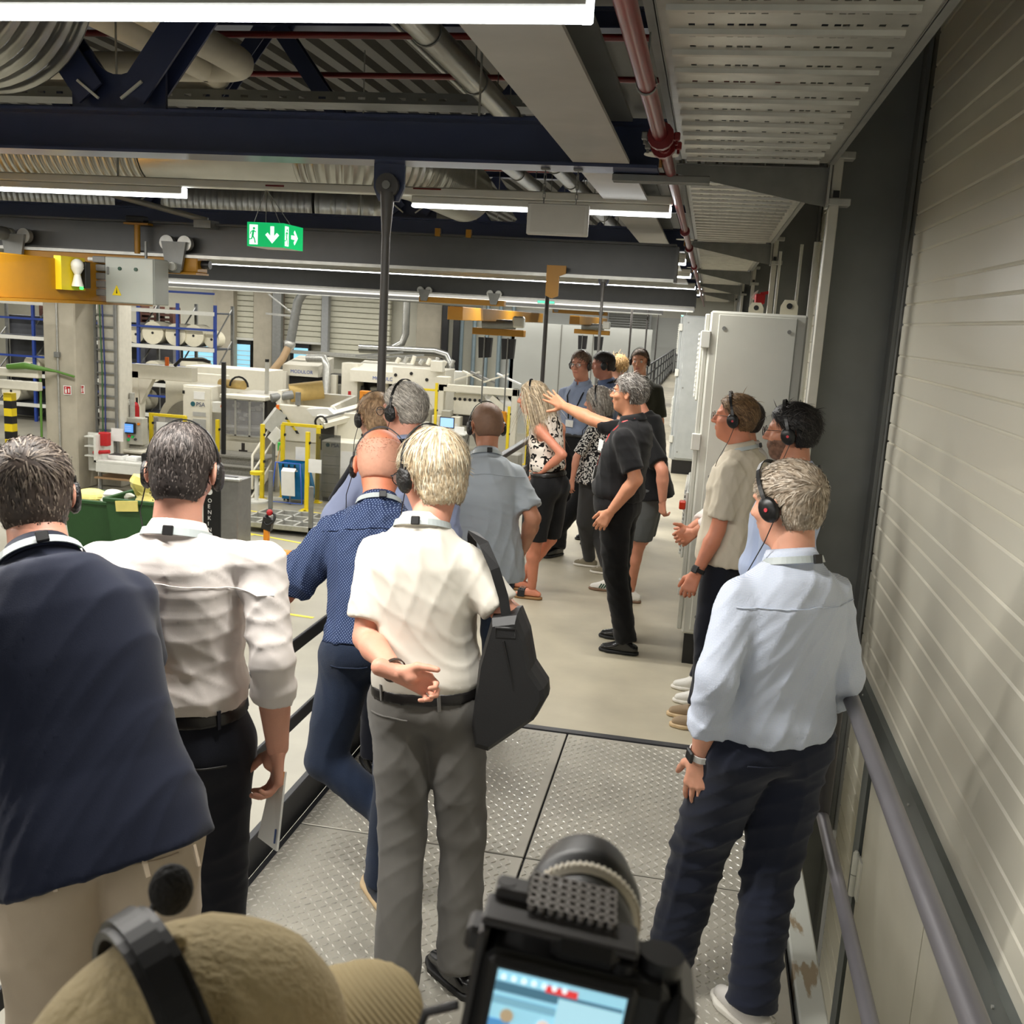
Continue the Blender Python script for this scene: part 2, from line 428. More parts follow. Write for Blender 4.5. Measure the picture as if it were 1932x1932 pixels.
# ================================================================== OVERHEAD
# roof trusses
def truss(Y, label):
    t = thing('roof_truss', label, 'truss', (0, Y, 2.77), group='blue roof trusses across the hall')
    MB().ibeam((-38, 0, 0.10), (-0.29, 0, 0.10), 0.20, 0.20, 0.010, 0.014).build('lower_chord', BLUE, t)
    MB().ibeam((-38, 0, 2.0), (0.9, 0, 2.0), 0.18, 0.20, 0.010, 0.014).build('upper_chord', BLUE, t)
    for k in range(9 if Y < 6 else 7):
        xb = -2.93 - 2.9 * k
        g = [(xb - 0.25, 0.2), (xb + 0.25, 0.2), (xb + 0.25, 0.44)] + [(xb + 0.155 * math.cos(a), 0.53 + 0.16 * math.sin(a)) for a in [math.radians(d) for d in range(-20, -165, -16)]] + [(xb - 0.25, 0.44)]
        MB().prism(g, 0.02, 'y', -0.01).build('gusset_plate', BLUE, t)
        for s in (-1, 1):
            p0 = (xb + 0.11 * s, 0.0, 0.27); p1 = (xb + 1.38 * s, 0.0, 1.92)
            if p1[0] > 0.8: continue
            d = MB().ibeam(p0, p1, 0.15, 0.15, 0.012, 0.014, up=(0, 1, 0)).build('diagonal', BLUE, t)
            MB().bar((xb + 0.115 * s - 0.055, -0.085, 0.285 - 0.04 * s), (xb + 0.115 * s + 0.055, -0.085, 0.285 + 0.04 * s), 0.012, 0.012).build('weld_plate', WHITEM, d)
    return t
TL = ('dark blue steel truss nearest the camera, behind the closest lamp', 'second dark blue steel truss, its chord just above the first crane runway',
      'third dark blue steel truss from the camera', 'fourth dark blue steel truss from the camera', 'fifth dark blue steel truss from the camera')
for k, lab in enumerate(TL): truss(4.75 + 5.0 * k, lab)
# longitudinal beam at chord level
for k in range(5):
    y0 = -0.2 + 5.0 * k
    b = thing('longitudinal_beam', ('pale grey I-beam running overhead between lamp and first truss' if k == 0 else
         ['', 'pale grey overhead I-beam in the second bay', 'pale grey overhead I-beam in the third bay', 'pale grey overhead I-beam in the fourth bay', 'pale grey overhead I-beam in the fifth bay'][k]), 'beam', (-0.535, y0 + 2.45, 2.88), group='longitudinal beams between trusses')
    MB().bar((0, -2.38, -0.09), (0, 2.38, -0.09), 0.25, 0.014).build('bottom_flange', mat('scuffed_grey', (158, 156, 150), 0.5, 0.2, var=0.12, scale=3), b)
    MB().bar((0, -2.38, 0.0), (0, 2.38, 0.0), 0.012, 0.17).build('web', COLSTEEL, b)
    MB().bar((0, -2.38, 0.085), (0, 2.38, 0.085), 0.25, 0.014).build('top_flange', COLSTEEL, b)
# hanger rods carrying the gallery
RL = ['hanger rod with eye end under the first truss, nearest the camera', 'second hanger rod along the gallery edge', 'third hanger rod along the gallery edge', 'fourth hanger rod along the gallery edge',
      'fifth hanger rod along the gallery edge', 'sixth hanger rod along the gallery edge']
for k, lab in enumerate(RL):
    Y = 4.75 + 5.0 * k if k < 3 else 4.75 + 5.3 * k
    r = thing('hanger_rod', lab, 'rod', (-1.55, Y, -0.1), group='hanger rods along the gallery edge')
    MB().cyl((0, 0, 0), (0, 0, 2.62), 0.021, n=12).build('rod', mat('rod_grey', (84, 82, 80), 0.45, 0.3), r)
    MB().cyl((0, 0, 2.52), (0, 0, 2.74), 0.02, 0.036, n=12).cyl((0, -0.016, 2.77), (0, 0.016, 2.77), 0.055, n=18).build('eye_end', MATS['rod_grey'], r)
    MB().prism([(-0.075, 2.87), (0.075, 2.87), (0.075, 2.76), (0.05, 2.70), (-0.05, 2.70), (-0.075, 2.76)], 0.02, 'y', 0.018).build('lug_plate', BLUE, r)
    MB().cyl((0, -0.028, 2.77), (0, 0.04, 2.77), 0.02, n=10).build('pin', GALVD, r)

# LED line luminaires: housing, diffuser and its own light
def led_line(Y, x0, x1, label, lit, z=2.70, main=True):
    """trunking rail from x0 to x1 at Y; lit = list of (a,b) luminaire spans"""
    t = thing('led_luminaire', label, 'lamp', (0, Y, z), group='LED line lamps under the roof')
    MB().bbox(x0, x1, -0.032, 0.032, 0.065, 0.115, b=0.006).build('trunking', WHITEM, t)
    for a, b in lit:
        h = MB().bbox(a, b, -0.03, 0.03, 0.02, 0.064, b=0.005).build('housing', WHITEM, t)
        MB().bbox(a, b, -0.026, 0.026, 0.0, 0.019, b=0.006).bbox(b - 0.02, b + 0.006, -0.028, 0.028, 0.0, 0.06, b=0.004).build('diffuser', LED, h)
        ld = bpy.data.lights.new('led_light', 'AREA'); ld.shape = 'RECTANGLE'; ld.size = b - a; ld.size_y = 0.05
        ld.energy = LAMP_W * (b - a); ld.color = (1.0, 0.965, 0.90)
        lo = bpy.data.objects.new('led_light', ld); COL.objects.link(lo); lo.parent = t
        lo.location = ((a + b) / 2, 0, -0.004)
    for a in np.arange(x1 - 1.15, max(x0, -9), -2.3):
        MB().cyl((a, 0, 0.11), (a, 0, 2.0), 0.007, n=6).build('suspension', GALV, t)
    return t
led_line(2.2, -8, -0.29, 'bright white line lamp across the top of the picture, nearest', [(-8, -0.30)])
l2 = led_line(6.0, -14, -0.27, 'white line lamp above the green exit sign, partly unlit', [(-14, -3.27), (-1.80, -0.28)])
MB().box(-1.79, -1.62, -0.0335, -0.032, 0.10, 0.108).build('red_label', RED, l2)
MB().box(-2.72, -2.60, -0.0335, -0.032, 0.085, 0.095).build('red_label', RED, l2)
led_line(-2.4, -10, -0.3, 'white line lamp above the gallery behind the photographer', [(-10, -0.3)])
LX = {10.6: (-9.5, -0.3), 13.4: (-14, -0.3), 17.6: (-16, -0.3), 20.6: (-18, -0.25)}
for Y, (a, b) in LX.items():
    led_line(Y, -22, b, {10.6: 'white line lamp just behind the first dark crane runway', 13.4: 'long white line lamp seen under the first crane runway', 17.6: 'white line lamp beyond the second crane runway',
        20.6: 'white line lamp fourth from the second runway, deep in the hall'}[Y], [(a, -7.2), (-4.1, b)] if Y == 13.4 else [(a, b)])
for Y, lab in ((25.5, 'white line lamp over the middle machines'), (31.0, 'white line lamp over the rear machines'), (37.0, 'white line lamp in front of the paper racks'), (43.5, 'white line lamp nearest the end wall')):
    led_line(Y, -34, -0.4, lab, [(-34, -0.4)], z=3.4)
led_line(9.0, -34, -14.5, 'white line lamp far to the left of the crane', [(-34, -14.5)], z=3.4)
led_line(19.0, -36, -17, 'white line lamp over the left concrete pillar', [(-36, -17)], z=3.4)

# crane runways
def runway(Y, label, x1, z=2.44):
    t = thing('crane_runway', label, 'beam', (0, Y, z), group='crane runway beams')
    MB().ibeam((-36, 0, 0.13), (x1, 0, 0.13), 0.26, 0.16, 0.012, 0.016).build('girder', RUNWAY, t)
    MB().bar((-36, -0.11, -0.012), (x1 + 0.0, -0.11, -0.012), 0.025, 0.025).build('conductor_rail', GALV, t)
    MB().box(x1, x1 + 0.02, -0.1, 0.1, -0.02, 0.24).build('end_plate', RUNWAY, t)
    return t
r1 = runway(8.0, 'dark grey crane runway beam nearest the camera, under the exit sign', -0.30)
MB().prism([(-1.27, 0.06), (-1.12, 0.06), (-1.12, 0.0), (-1.17, -0.02), (-1.17, -0.17), (-1.22, -0.19), (-1.27, -0.17)], 0.03, 'y', -0.13).build('end_stop', YELLOW, r1)
MB().box(-2.18, -2.14, -0.1, -0.06, 0.24, 0.30).build('clip', YELLOW, r1); MB().box(-1.93, -1.89, -0.1, -0.06, 0.24, 0.30).build('clip', YELLOW, r1)
runway(16.3, 'second dark crane runway beam, carrying the rear yellow cranes', -0.26, 2.40)
runway(17.9, 'third dark crane runway beam close behind the second', -0.3, 2.36)
runway(26.0, 'farthest dark crane runway beam', -1.2, 2.36)
runway(-0.6, 'dark crane runway beam beside the photographer', -1.6)

# crane bridge at left
c1 = thing('overhead_crane', 'yellow overhead crane bridge with grey switch box at upper left', 'crane', (-5.0, 8.0, 2.0))
MB().bbox(-0.12, 0.12, -8.4, 0.3, 0.02, 0.33, b=0.006).build('bridge_girder', YELLOW, c1)
MB().box(-0.17, 0.17, -8.4, 0.3, 0.0, 0.022).build('bottom_flange', YELLOW, c1)
MB().bbox(-0.95, 0.80, -0.09, 0.09, 0.30, 0.43, b=0.008).build('end_carriage', YELLOW, c1)
MB().box(-0.95, 0.80, -0.11, 0.11, 0.285, 0.30).build('carriage_flange', YELLOW, c1)
for wx in (-0.86, 0.62):
    pl = MB().prism([(wx - 0.11, 0.54), (wx + 0.11, 0.54), (wx + 0.07, 0.32), (wx + 0.04, 0.29), (wx - 0.04, 0.29), (wx - 0.07, 0.32)], 0.03, 'y', -0.15).build('wheel_plate', GALVD, c1)
    for s in (-1, 1):
        MB().cyl((wx + 0.08 * s, -0.12, 0.53), (wx + 0.08 * s, -0.07, 0.53), 0.062, n=20).build('wheel', GALV, pl)
    MB().cyl((wx, -0.18, 0.34), (wx, -0.15, 0.34), 0.035, n=12).build('hub', WHITEM, pl)
MB().cyl((-0.94, -0.5, 0.54), (-0.94, -0.14, 0.54), 0.07, 0.055, n=16).build('drive_motor', GALVD, c1)
MB().cyl((0.80, 0, 0.37), (0.87, 0, 0.37), 0.035, n=12).build('buffer', BLACK, c1)
MB().cyl((0.28, -0.12, 0.43), (0.28, -0.12, 0.66), 0.025, n=10).box(0.18, 0.40, -0.16, -0.08, 0.66, 0.675).build('signal_post', YELLOW, c1)
MB().bbox(0.20, 0.36, -0.17, -0.07, 0.68, 0.73, b=0.01).build('signal_unit', BLACK, c1)
cb = thing('switch_box', 'grey crane switch box with warning triangle hanging by yellow bridge', 'switch box', (-4.62, 7.62, 2.02))
BOXG = mat('switch_box_grey', (168, 172, 164), 0.45, var=0.03)
MB().bbox(-0.17, 0.26, -0.1, 0.12, 0.0, 0.36, b=0.006).build('housing', BOXG, cb)
dr = MB().bbox(-0.16, 0.255, -0.115, -0.1, 0.005, 0.355, b=0.004).build('door', BOXG, cb)
MB().prism([(-0.10, 0.06), (-0.02, 0.06), (-0.06, 0.14)], 0.003, 'y', -0.119).build('warning_triangle', SAFEY, dr)
MB().prism([(-0.066, 0.075), (-0.054, 0.075), (-0.06, 0.12)], 0.002, 'y', -0.1205).build('lightning_mark', BLACK, dr)
for x in (-0.03, 0.11): MB().cyl((x, -0.125, 0.27), (x, -0.115, 0.27), 0.015, n=10).build('pilot_lamp', mat('dark_green', (16, 60, 40), 0.4), dr)
MB().bbox(-0.14, -0.125, -0.13, -0.115, 0.22, 0.28, b=0.004).build('latch', GALVD, dr)
for i in range(5):
    z = 0.05 + i * 0.065
    cn = MB().bbox(-0.29, -0.175, -0.09, -0.03, z, z + 0.05, b=0.006).build('connector', mat('connector_grey', (120, 120, 116), 0.5), cb)
    MB().cyl((-0.34, -0.06, z + 0.025), (-0.29, -0.06, z + 0.025), 0.017, n=8).build('gland', WHITEM, cn)
MB().cyl((0.1, 0.05, 0.36), (0.1, 0.05, 0.5), 0.012, n=8).build('hanger', GALVD, cb)
lb = thing('signal_beacon', 'white horn and green-lit beacon in yellow frame beside crane switch box', 'beacon', (-4.86, 7.15, 2.1))
MB().box(-0.03, 0.03, -0.14, 0.16, 0.0, 0.25).build('bracket', SAFEY, lb)
MB().cyl((0.07, 0.0, 0.03), (0.07, 0.0, 0.12), 0.045, 0.022, n=14).cyl((0.07, 0, 0.12), (0.07, 0, 0.17), 0.022, 0.05, n=14).sphere((0.07, 0, 0.19), 0.048, 12, 8).build('horn', WHITEM, lb)
MB().bbox(0.04, 0.08, 0.09, 0.16, 0.02, 0.22, b=0.005).build('indicator_unit', BLACK, lb)
MB().cyl((0.08, 0.02, 0.02), (0.10, 0.02, 0.02), 0.012, n=8).build('green_light', mat('green_led', (60, 255, 90), 0.4, var=0, emit=(60, 255, 90), estr=3), lb)
for cx, cy, L, lab in ((-4.0, 16.3, 8.5, 'rear yellow crane with black chain bags, left one'), (-3.3, 26.2, 7.5, 'rear yellow crane with black chain bags, right and farther one')):
    c = thing('hoist_crane', lab, 'crane', (cx, cy, 1.98), group='yellow hoist cranes over the rear hall')
    MB().bbox(-0.28, -0.02, 0.2, L, 0.0, 0.22, b=0.006).build('bridge_girder', YELLOW, c)
    MB().bbox(-0.70, 0.72, -0.08, 0.08, 0.26, 0.35, b=0.006).build('end_carriage', YELLOW, c)
    for wx in (-0.6, 0.56):
        p = MB().prism([(wx - 0.1, 0.46), (wx + 0.1, 0.46), (wx + 0.05, 0.28), (wx - 0.05, 0.28)], 0.03, 'y', -0.14).build('wheel_plate', GALVD, c)
        for s in (-1, 1): MB().cyl((wx + 0.07 * s, -0.12, 0.45), (wx + 0.07 * s, -0.07, 0.45), 0.055, n=14).build('wheel', GALV, p)
    hy = 3.2
    MB().bbox(-0.52, 0.5, hy - 0.12, hy + 0.12, -0.27, -0.14, b=0.01).build('hoist_trolley', YELLOW, c)
    MB().cyl((-0.3, hy - 0.2, -0.06), (0.35, hy - 0.2, -0.04), 0.09, n=12).build('hoist_motor', GALVD, c)
    MB().bbox(0.3, 0.52, hy - 0.3, hy - 0.1, -0.1, 0.12, b=0.03).build('hoist_cover', WHITEM, c)
    for x in (-0.26, 0.2):
        MB().prism([(x - 0.13, -0.32), (x + 0.13, -0.32), (x + 0.11, -0.70), (x - 0.11, -0.72)], 0.16, 'y', hy - 0.1).build('chain_bag', BLACK, c)
        MB().cyl((x, hy - 0.12, -1.75), (x, hy - 0.12, -0.3), 0.016, n=6).build('chain', GALVD, c)
        MB().bbox(x - 0.06, x + 0.06, hy - 0.17, hy - 0.07, -2.0, -1.72, b=0.02).build('hook_block', mat('hook_orange', (226, 150, 20), 0.4), c)
        MB().tube(arc((x, hy - 0.12, -2.1), 0.06, 1.6, -2.8, 8), 0.012, 6).build('hook', BLACK, c)

# exit sign (lit box, two faces seen) hung on wires
ex = thing('exit_sign', 'lit green emergency exit sign box with running man and arrow', 'exit sign', (-2.85, 6.0, 2.43))
MB().bbox(0, 0.235, 0, 0.30, 0.0, 0.145, b=0.003).build('housing', WHITEM, ex)
def sign_face(par, w_, flip, arrow):
    g = MB().box(0, w_, -0.004, 0, 0.0, 0.145).build('green_panel', GREENLIT, par)
    MB().box(0.016, 0.07, -0.0055, -0.004, 0.012, 0.130).build('doorway', WHITELIT, g)
    man = MB()
    man.prism([(0.046 + 0.008 * math.cos(a * .7), 0.108 + 0.008 * math.sin(a * .7)) for a in range(9)], 0.001, 'y', -0.0066)
    for a, b, t in (((0.043, 0.098), (0.037, 0.062), 0.013), ((0.042, 0.095), (0.060, 0.086), 0.006), ((0.042, 0.094), (0.026, 0.088), 0.006), ((0.026, 0.088), (0.022, 0.072), 0.006),
                    ((0.038, 0.064), (0.050, 0.044), 0.008), ((0.050, 0.044), (0.055, 0.020), 0.007), ((0.037, 0.064), (0.030, 0.044), 0.008), ((0.030, 0.044), (0.010, 0.042), 0.006)):
        man.bar((a[0], -0.0061, a[1]), (b[0], -0.0061, b[1]), t, 0.001, up=(0, 1, 0))
    man.build('running_figure', GREENLIT, g)
    c = 0.165
    pts = [(0, -0.05), (0.045, 0.0), (0.03, 0.014), (0.012, -0.006), (0.012, 0.052), (-0.012, 0.052), (-0.012, -0.006), (-0.03, 0.014), (-0.045, 0.0)]
    if arrow == 'right': pts = [(-z, x) for x, z in pts]
    MB().prism([(c + x, 0.072 + z) for x, z in pts], 0.0015, 'y', -0.0055).build('arrow', WHITELIT, g)
    return g
sign_face(ex, 0.235, False, 'down')
sf = sign_face(ex, 0.30, False, 'right'); sf.location = (0.235, 0, 0); sf.rotation_euler = (0, 0, math.pi / 2)
for x in (0.03, 0.2):
    for y in (0.03, 0.2): MB().tube([(x, y, 0.145), (0.12, 0.0, 0.345)], 0.0025, 5).build('wire', GALVD, ex)
sb = thing('hanging_sign', 'blank white back of a sign hanging on chains from first truss', 'sign', (-0.73, 4.75, 2.475))
MB().bbox(-0.142, 0.142, -0.012, 0.03, 0, 0.14, b=0.004).build('board', mat('sign_back', (196, 194, 184), 0.5), sb)
MB().box(-0.125, 0.125, -0.0135, -0.012, 0.012, 0.13).build('inset_panel', mat('sign_inset', (186, 183, 172), 0.5), sb)
for x in (-0.07, 0.08):
    mb = MB()
    for i in range(7):
        z = 0.14 + i * 0.021
        if i % 2: mb.tube([(x - 0.005, 0, z), (x + 0.005, 0, z), (x + 0.005, 0, z + 0.026), (x - 0.005, 0, z + 0.026)], 0.002, 5, closed=True)
        else: mb.tube([(x, -0.005, z), (x, 0.005, z), (x, 0.005, z + 0.026), (x, -0.005, z + 0.026)], 0.002, 5, closed=True)
    mb.build('chain', GALVD, sb)
    MB().bbox(x - 0.02, x + 0.02, -0.02, 0.02, 0.285, 0.31, b=0.004).build('clamp', GALVD, sb)
for i, (x, y, z, lab) in enumerate(((-2.6, 16.26, 2.32, 'far green exit sign lamp under second crane runway'), (-1.0, 44.0, 2.35, 'distant green exit sign lamp above the end of the gallery'), (-17.4, 40.0, 2.52, 'distant green exit sign lamp over the end wall by grey exhaust pipe'))):
    e = thing('exit_lamp', lab, 'exit sign', (x, y, z), group='small distant exit lamps')
    MB().bbox(-0.22 if i else -0.14, 0.22 if i else 0.14, -0.02, 0.02, 0.0, 0.2 if i else 0.05, b=0.005).build('housing', WHITEM, e)
    MB().cyl((0, 0, 0.04), (0, 0, 0.1 if i == 0 else 2.64), 0.012, n=6).build('hanger', GALVD, e)
    MB().box(-0.21 if i else -0.135, 0.21 if i else 0.135, -0.025, -0.02, 0.01, 0.19 if i else 0.045).build('lit_panel', mat('cyan_lit', (90, 220, 180), 0.5, var=0, emit=(110, 235, 200), estr=0.9), e)

# cable trays on cantilever brackets along the wall
def tray(y0, y1, label, z=2.95, holes=True):
    t = thing('cable_tray', label, 'cable tray', (0, y0, z), group='perforated cable trays above the gallery')
    X0, X1 = -0.225, 0.515
    L = y1 - y0
    mb = MB()
    hx = [-0.13, -0.075, -0.02, 0.012, 0.035, 0.07, 0.155, 0.24, 0.275, 0.298, 0.335, 0.395, 0.455]; hs = 0.0115
    rows = np.arange(0.06, L - 0.03, 0.115) if holes else []
    yp = 0.0
    for ry in rows:
        mb.box(X0, X1, yp, ry - hs, 0, 0.002)
        xp = X0
        for q in hx: mb.box(xp, q - hs * .8, ry - hs, ry + hs, 0, 0.002); xp = q + hs * .8
        mb.box(xp, X1, ry - hs, ry + hs, 0, 0.002); yp = ry + hs
    mb.box(X0, X1, yp, L, 0, 0.002)
    mb.build('base_sheet', TRAY, t)
    for ry in np.arange(0.115, L - 0.02, 0.23):
        MB().prism([(ry - 0.015, 0.0), (ry - 0.010, -0.014), (ry + 0.006, -0.016), (ry + 0.013, 0.0)], X1 - X0 - 0.08, 'x', X0 + 0.03).build('rib', TRAY, t)
    for s, xx in ((-1, X0), (1, X1)):
        MB().box(xx - 0.003, xx + 0.003, 0, L, -0.006, 0.06).box(xx - (0.03 if s < 0 else -0.0), xx + (0.0 if s < 0 else 0.03), 0, L, -0.006, -0.003).build('side_wall', GALVD, t)
    return t
tray(-0.6, 5.55, 'perforated galvanised cable tray above the gallery, nearest the camera')
tray(5.75, 10.5, 'second perforated cable tray along the wall'); tray(10.75, 15.5, 'third cable tray along the wall', holes=False); tray(15.75, 20.5, 'fourth cable tray along the wall', holes=False)
tray(20.75, 34, 'farthest cable tray along the wall', holes=False)
BL = ('tapered grey tray bracket at the end of the nearest cable tray', 'second tapered tray bracket along the wall', 'third tapered tray bracket along the wall', 'fourth tapered tray bracket along the wall', 'fifth tapered tray bracket along the wall')
for k, lab in enumerate(BL):
    y = 5.65 + 5.0 * k
    b = thing('tray_bracket', lab, 'bracket', (0.53, y, 2.94), group='cantilever tray brackets')
    MB().prism([(-0.78, 0.0), (0.0, 0.0), (0.0, -0.19), (-0.1, -0.175), (-0.78, -0.05)], 0.006, 'y', -0.003).box(-0.78, 0.0, -0.03, 0.0, -0.004, 0.0).build('arm', GALVD, b)
    MB().box(0.0, 0.012, -0.05, 0.05, -0.2, 0.02).build('head_plate', GALV, b)
    MB().bbox(0.018, 0.068, -0.03, 0.03, -2.93, 0.09, b=0.004).build('strut', mat('strut_white', (206, 204, 194), 0.45, 0.1), b)
    for z in (0.06, -0.17):
        cl = MB().bbox(0.012, 0.12, -0.06, 0.045, z - 0.018, z + 0.018, b=0.003).build('clamp', GALV, b)
        MB().box(0.028, 0.06, -0.063, -0.06, z + 0.02, z + 0.055).build('cap', BLACK, cl)
# slatted strip between truss end and bracket
sl = thing('ribbed_strip', 'grey ribbed strip sticking out past the first truss end', 'strip', (-0.28, 4.86, 2.735))
for i in range(6): MB().bbox(-0.22, 0.22, -0.05 + i * 0.018, -0.037 + i * 0.018, 0.0 + (i % 2) * 0.004, 0.03 + (i % 2) * 0.004, b=0.002).build('rib', GALVD, sl)
# red sprinkler main and shield discs
rp = thing('sprinkler_main', 'thick red sprinkler pipe running along beside the cable trays', 'pipe', (-0.25, 0, 2.80))
MB().cyl((0, -1, 0), (0, 4.15, 0), 0.027, n=16).cyl((0.012, 4.15, -0.02), (0.012, 34, -0.03), 0.023, n=12).build('pipe', RED, rp)
for y in (4.02, 4.22):
    f = MB().cyl((0.005, y - 0.02, -0.005), (0.005, y + 0.02, -0.005), 0.05, n=14).build('coupling', RED, rp)
    for s in (-1, 1): MB().bbox(0.005 + s * 0.06 - 0.012, 0.005 + s * 0.06 + 0.012, y - 0.015, y + 0.015, -0.02, 0.01, b=0.004).cyl((0.005 + s * 0.06, y, -0.035), (0.005 + s * 0.06, y, 0.0), 0.006, n=6).build('bolt', GALVD if s < 0 else RED, f)
for y in (7.6, 9.2, 12.0): MB().cyl((0.012, y, -0.03), (0.012, y + 0.06, -0.03), 0.036, n=12).build('coupling', RED, rp)
MB().tube([(0, 3.2, 0.03), (0.0, 3.2, 0.3)], 0.004, 6).tube(arc((0, 3.2, 0), 0.03, 0, 6.0, 14), 0.004, 6).build('pipe_clamp', GALVD, rp)
for y, lab in ((4.42, 'white round sprinkler shield disc by the nearest tray end'), (8.6, 'second white sprinkler shield disc on red pipe'), (12.6, 'third white sprinkler shield disc on red pipe')):
    s = thing('sprinkler_shield', lab, 'sprinkler', (-0.262, y, 2.79), group='sprinkler shield discs')
    MB().cyl((0, 0, 0), (0, 0, 0.004), 0.072, n=28).build('disc', WHITEM, s)
    MB().cyl((0, 0, -0.05), (0, 0, 0.0), 0.007, n=8).build('sprinkler_head', mat('brass', (150, 110, 60), 0.4, 0.7), s)
# sprinkler branch pipes across the roof
for i, (Y, lab) in enumerate(((8.5, 'thin red sprinkler branch pipe highest under the roof deck'), (9.9, 'second thin red sprinkler branch pipe under the roof deck'), (15.9, 'third thin red sprinkler branch pipe far under the roof'))):
    o = MB().cyl((-30 if i != 1 else -5, Y, 4.3), (0.6, Y, 4.3), 0.028, n=10).build('branch_pipe', RED); tag(o, lab, 'pipe', 'red sprinkler branch pipes')
# silver round pipes
for i, (x, y0, y1, z, r, lab) in enumerate(((-1.55, 0.5, 17, 3.5, 0.075, 'silver round pipe under the roof next to pale I-beam'), (-2.02, 8.8, 20, 3.5, 0.07, 'second silver round pipe beyond the first truss'))):
    p = thing('metal_pipe', lab, 'pipe', (x, 0, z), group='silver pipes under the roof')
    MB().cyl((0, y0, 0), (0, y1, 0), r, n=20).build('pipe', DUCT, p)
    for y in np.arange(y0 + 0.4, y1, 1.1): MB().tube(arc((0, y, 0), r + 0.004, 0, 2 * math.pi, 20), 0.006, 5).cyl((0, y, r), (0, y, 1.4), 0.005, n=5).build('clamp', GALVD, p)
for i, (x, z, lab) in enumerate(((-3.95, 4.0, 'white insulated pipe with bend under roof, right one'), (-4.35, 4.0, 'white insulated pipe with bend under roof, left one'))):
    pts = [(x, 1.5, z), (x, 8.1 + i * 0.4, z)] + [(x - 0.25 + 0.25 * math.cos(a), 8.1 + i * 0.4 + 0.25 * math.sin(a), z) for a in np.linspace(0.3, math.pi / 2, 5)] + [(x - 8, 8.35 + i * 0.4, z)]
    o = MB().tube(pts, 0.115, 18).build('insulated_pipe', mat('white_insulation', (206, 200, 186), 0.6, var=0.04)); tag(o, lab, 'pipe', 'white insulated pipes')
for x, lab in ((-2.55, 'thin conduit pair under deck, right'), (-2.9, 'thin conduit pair under deck, left')):
    o = MB().cyl((x, 1, 4.5), (x, 14, 4.5), 0.022, n=8).build('conduit', GALV); tag(o, lab + ' of the silver pipe', 'conduit', 'thin conduits under the deck')
pt = thing('roof_cable_tray', 'dark perforated cable tray crossing under the roof behind first truss', 'cable tray', (0, 8.6, 3.79))
mb = MB(); mb.box(-14, -1.3, 0, 0.3, 0, 0.003)
mb.build('base', GALVD, pt)
mb = MB()
for zz in ((0, 0.028), (0.048, 0.09)): mb.box(-14, -1.3, -0.002, 0.002, *zz)
for i in range(72): mb.box(-14 + i * 0.177, -14 + i * 0.177 + 0.11, -0.002, 0.002, 0.028, 0.048)
mb.build('side_wall', COLSTEEL, pt)

# spiral ducts: ribbed sheet tubes
def spiral_duct(name, label, pts, r, pitch=0.12, n=36, parent=None):
    """ribbed duct following a polyline (resampled)"""
    P = [np.asarray(p, float) for p in pts]; seg = [np.linalg.norm(P[i + 1] - P[i]) for i in range(len(P) - 1)]; tot = sum(seg)
    m = int(tot / pitch); path = []; rad = []
    def at_(s):
        for i, L in enumerate(seg):
            if s <= L or i == len(seg) - 1: return P[i] + (P[i + 1] - P[i]) * min(1, s / L)
            s -= L
    for i in range(m):
        for f, dr in ((0.0, 0.0), (0.78, 0.0), (0.84, 0.012), (0.94, 0.012)):
            path.append(at_((i + f) * tot / m)); rad.append(r + dr)
    o = MB().tube(path, rad, n).build('duct_shell', DUCT, parent)
    return o
def bend(c, r, a0, a1, u, v, n=10): return arc(c, r, a0, a1, n, u, v)
d = thing('spiral_duct', 'large ribbed silver air duct at the upper left corner', 'duct', (0, 0, 0), group='ribbed silver air ducts')
spiral_duct('d', '', [(-3.46, -2, 3.52), (-3.46, 4.6, 3.52)], 0.50, 0.10, 48, d)
d2 = thing('spiral_duct', 'ribbed silver duct running behind the first truss to an elbow', 'duct', (0, 0, 0), group='ribbed silver air ducts')
spiral_duct('d', '', [(-14, 7.25, 3.18), (-4.2, 7.25, 3.18)], 0.25, 0.06, 40, d2)
MB().cyl((-4.2, 7.25, 3.18), (-3.0, 7.25, 3.18), 0.252, n=40).build('smooth_section', DUCT, d2)
spiral_duct('d', '', [(-3.0, 7.25, 3.18), (-2.9, 7.25, 3.18)] + bend((-2.9, 7.85, 3.18), 0.6, -math.pi / 2, 0, (1, 0, 0), (0, 1, 0), 14)[1:] + [(-2.3, 9.3, 3.18)], 0.25, 0.05, 40, d2)
d3 = thing('spiral_duct', 'lower ribbed silver duct seen between white lamp and second truss', 'duct', (0, 0, 0), group='ribbed silver air ducts')
spiral_duct('d', '', [(-12, 12.2, 3.32), (-5.5, 12.2, 3.32), (-4.8, 12.2, 3.32)], 0.36, 0.08, 32, d3)
spiral_duct('d', '', [(-4.8, 12.2, 3.32)] + bend((-4.8, 12.9, 3.32), 0.7, -math.pi / 2, 0, (1, 0, 0), (0, 1, 0), 10)[1:] + [(-4.1, 16, 3.32)], 0.36, 0.07, 32, d3)
st = thing('brace_tube', 'thin grey bracing tube sloping down behind the white lamp at left', 'brace', (0, 0, 0))
MB().cyl((-8.5, 7.0, 3.65), (-4.1, 7.9, 2.72), 0.025, n=10).build('tube', GALVD, st)
MB().box(-4.2, -4.05, 7.85, 8.0, 2.66, 2.72).build('foot_plate', GALVD, st)
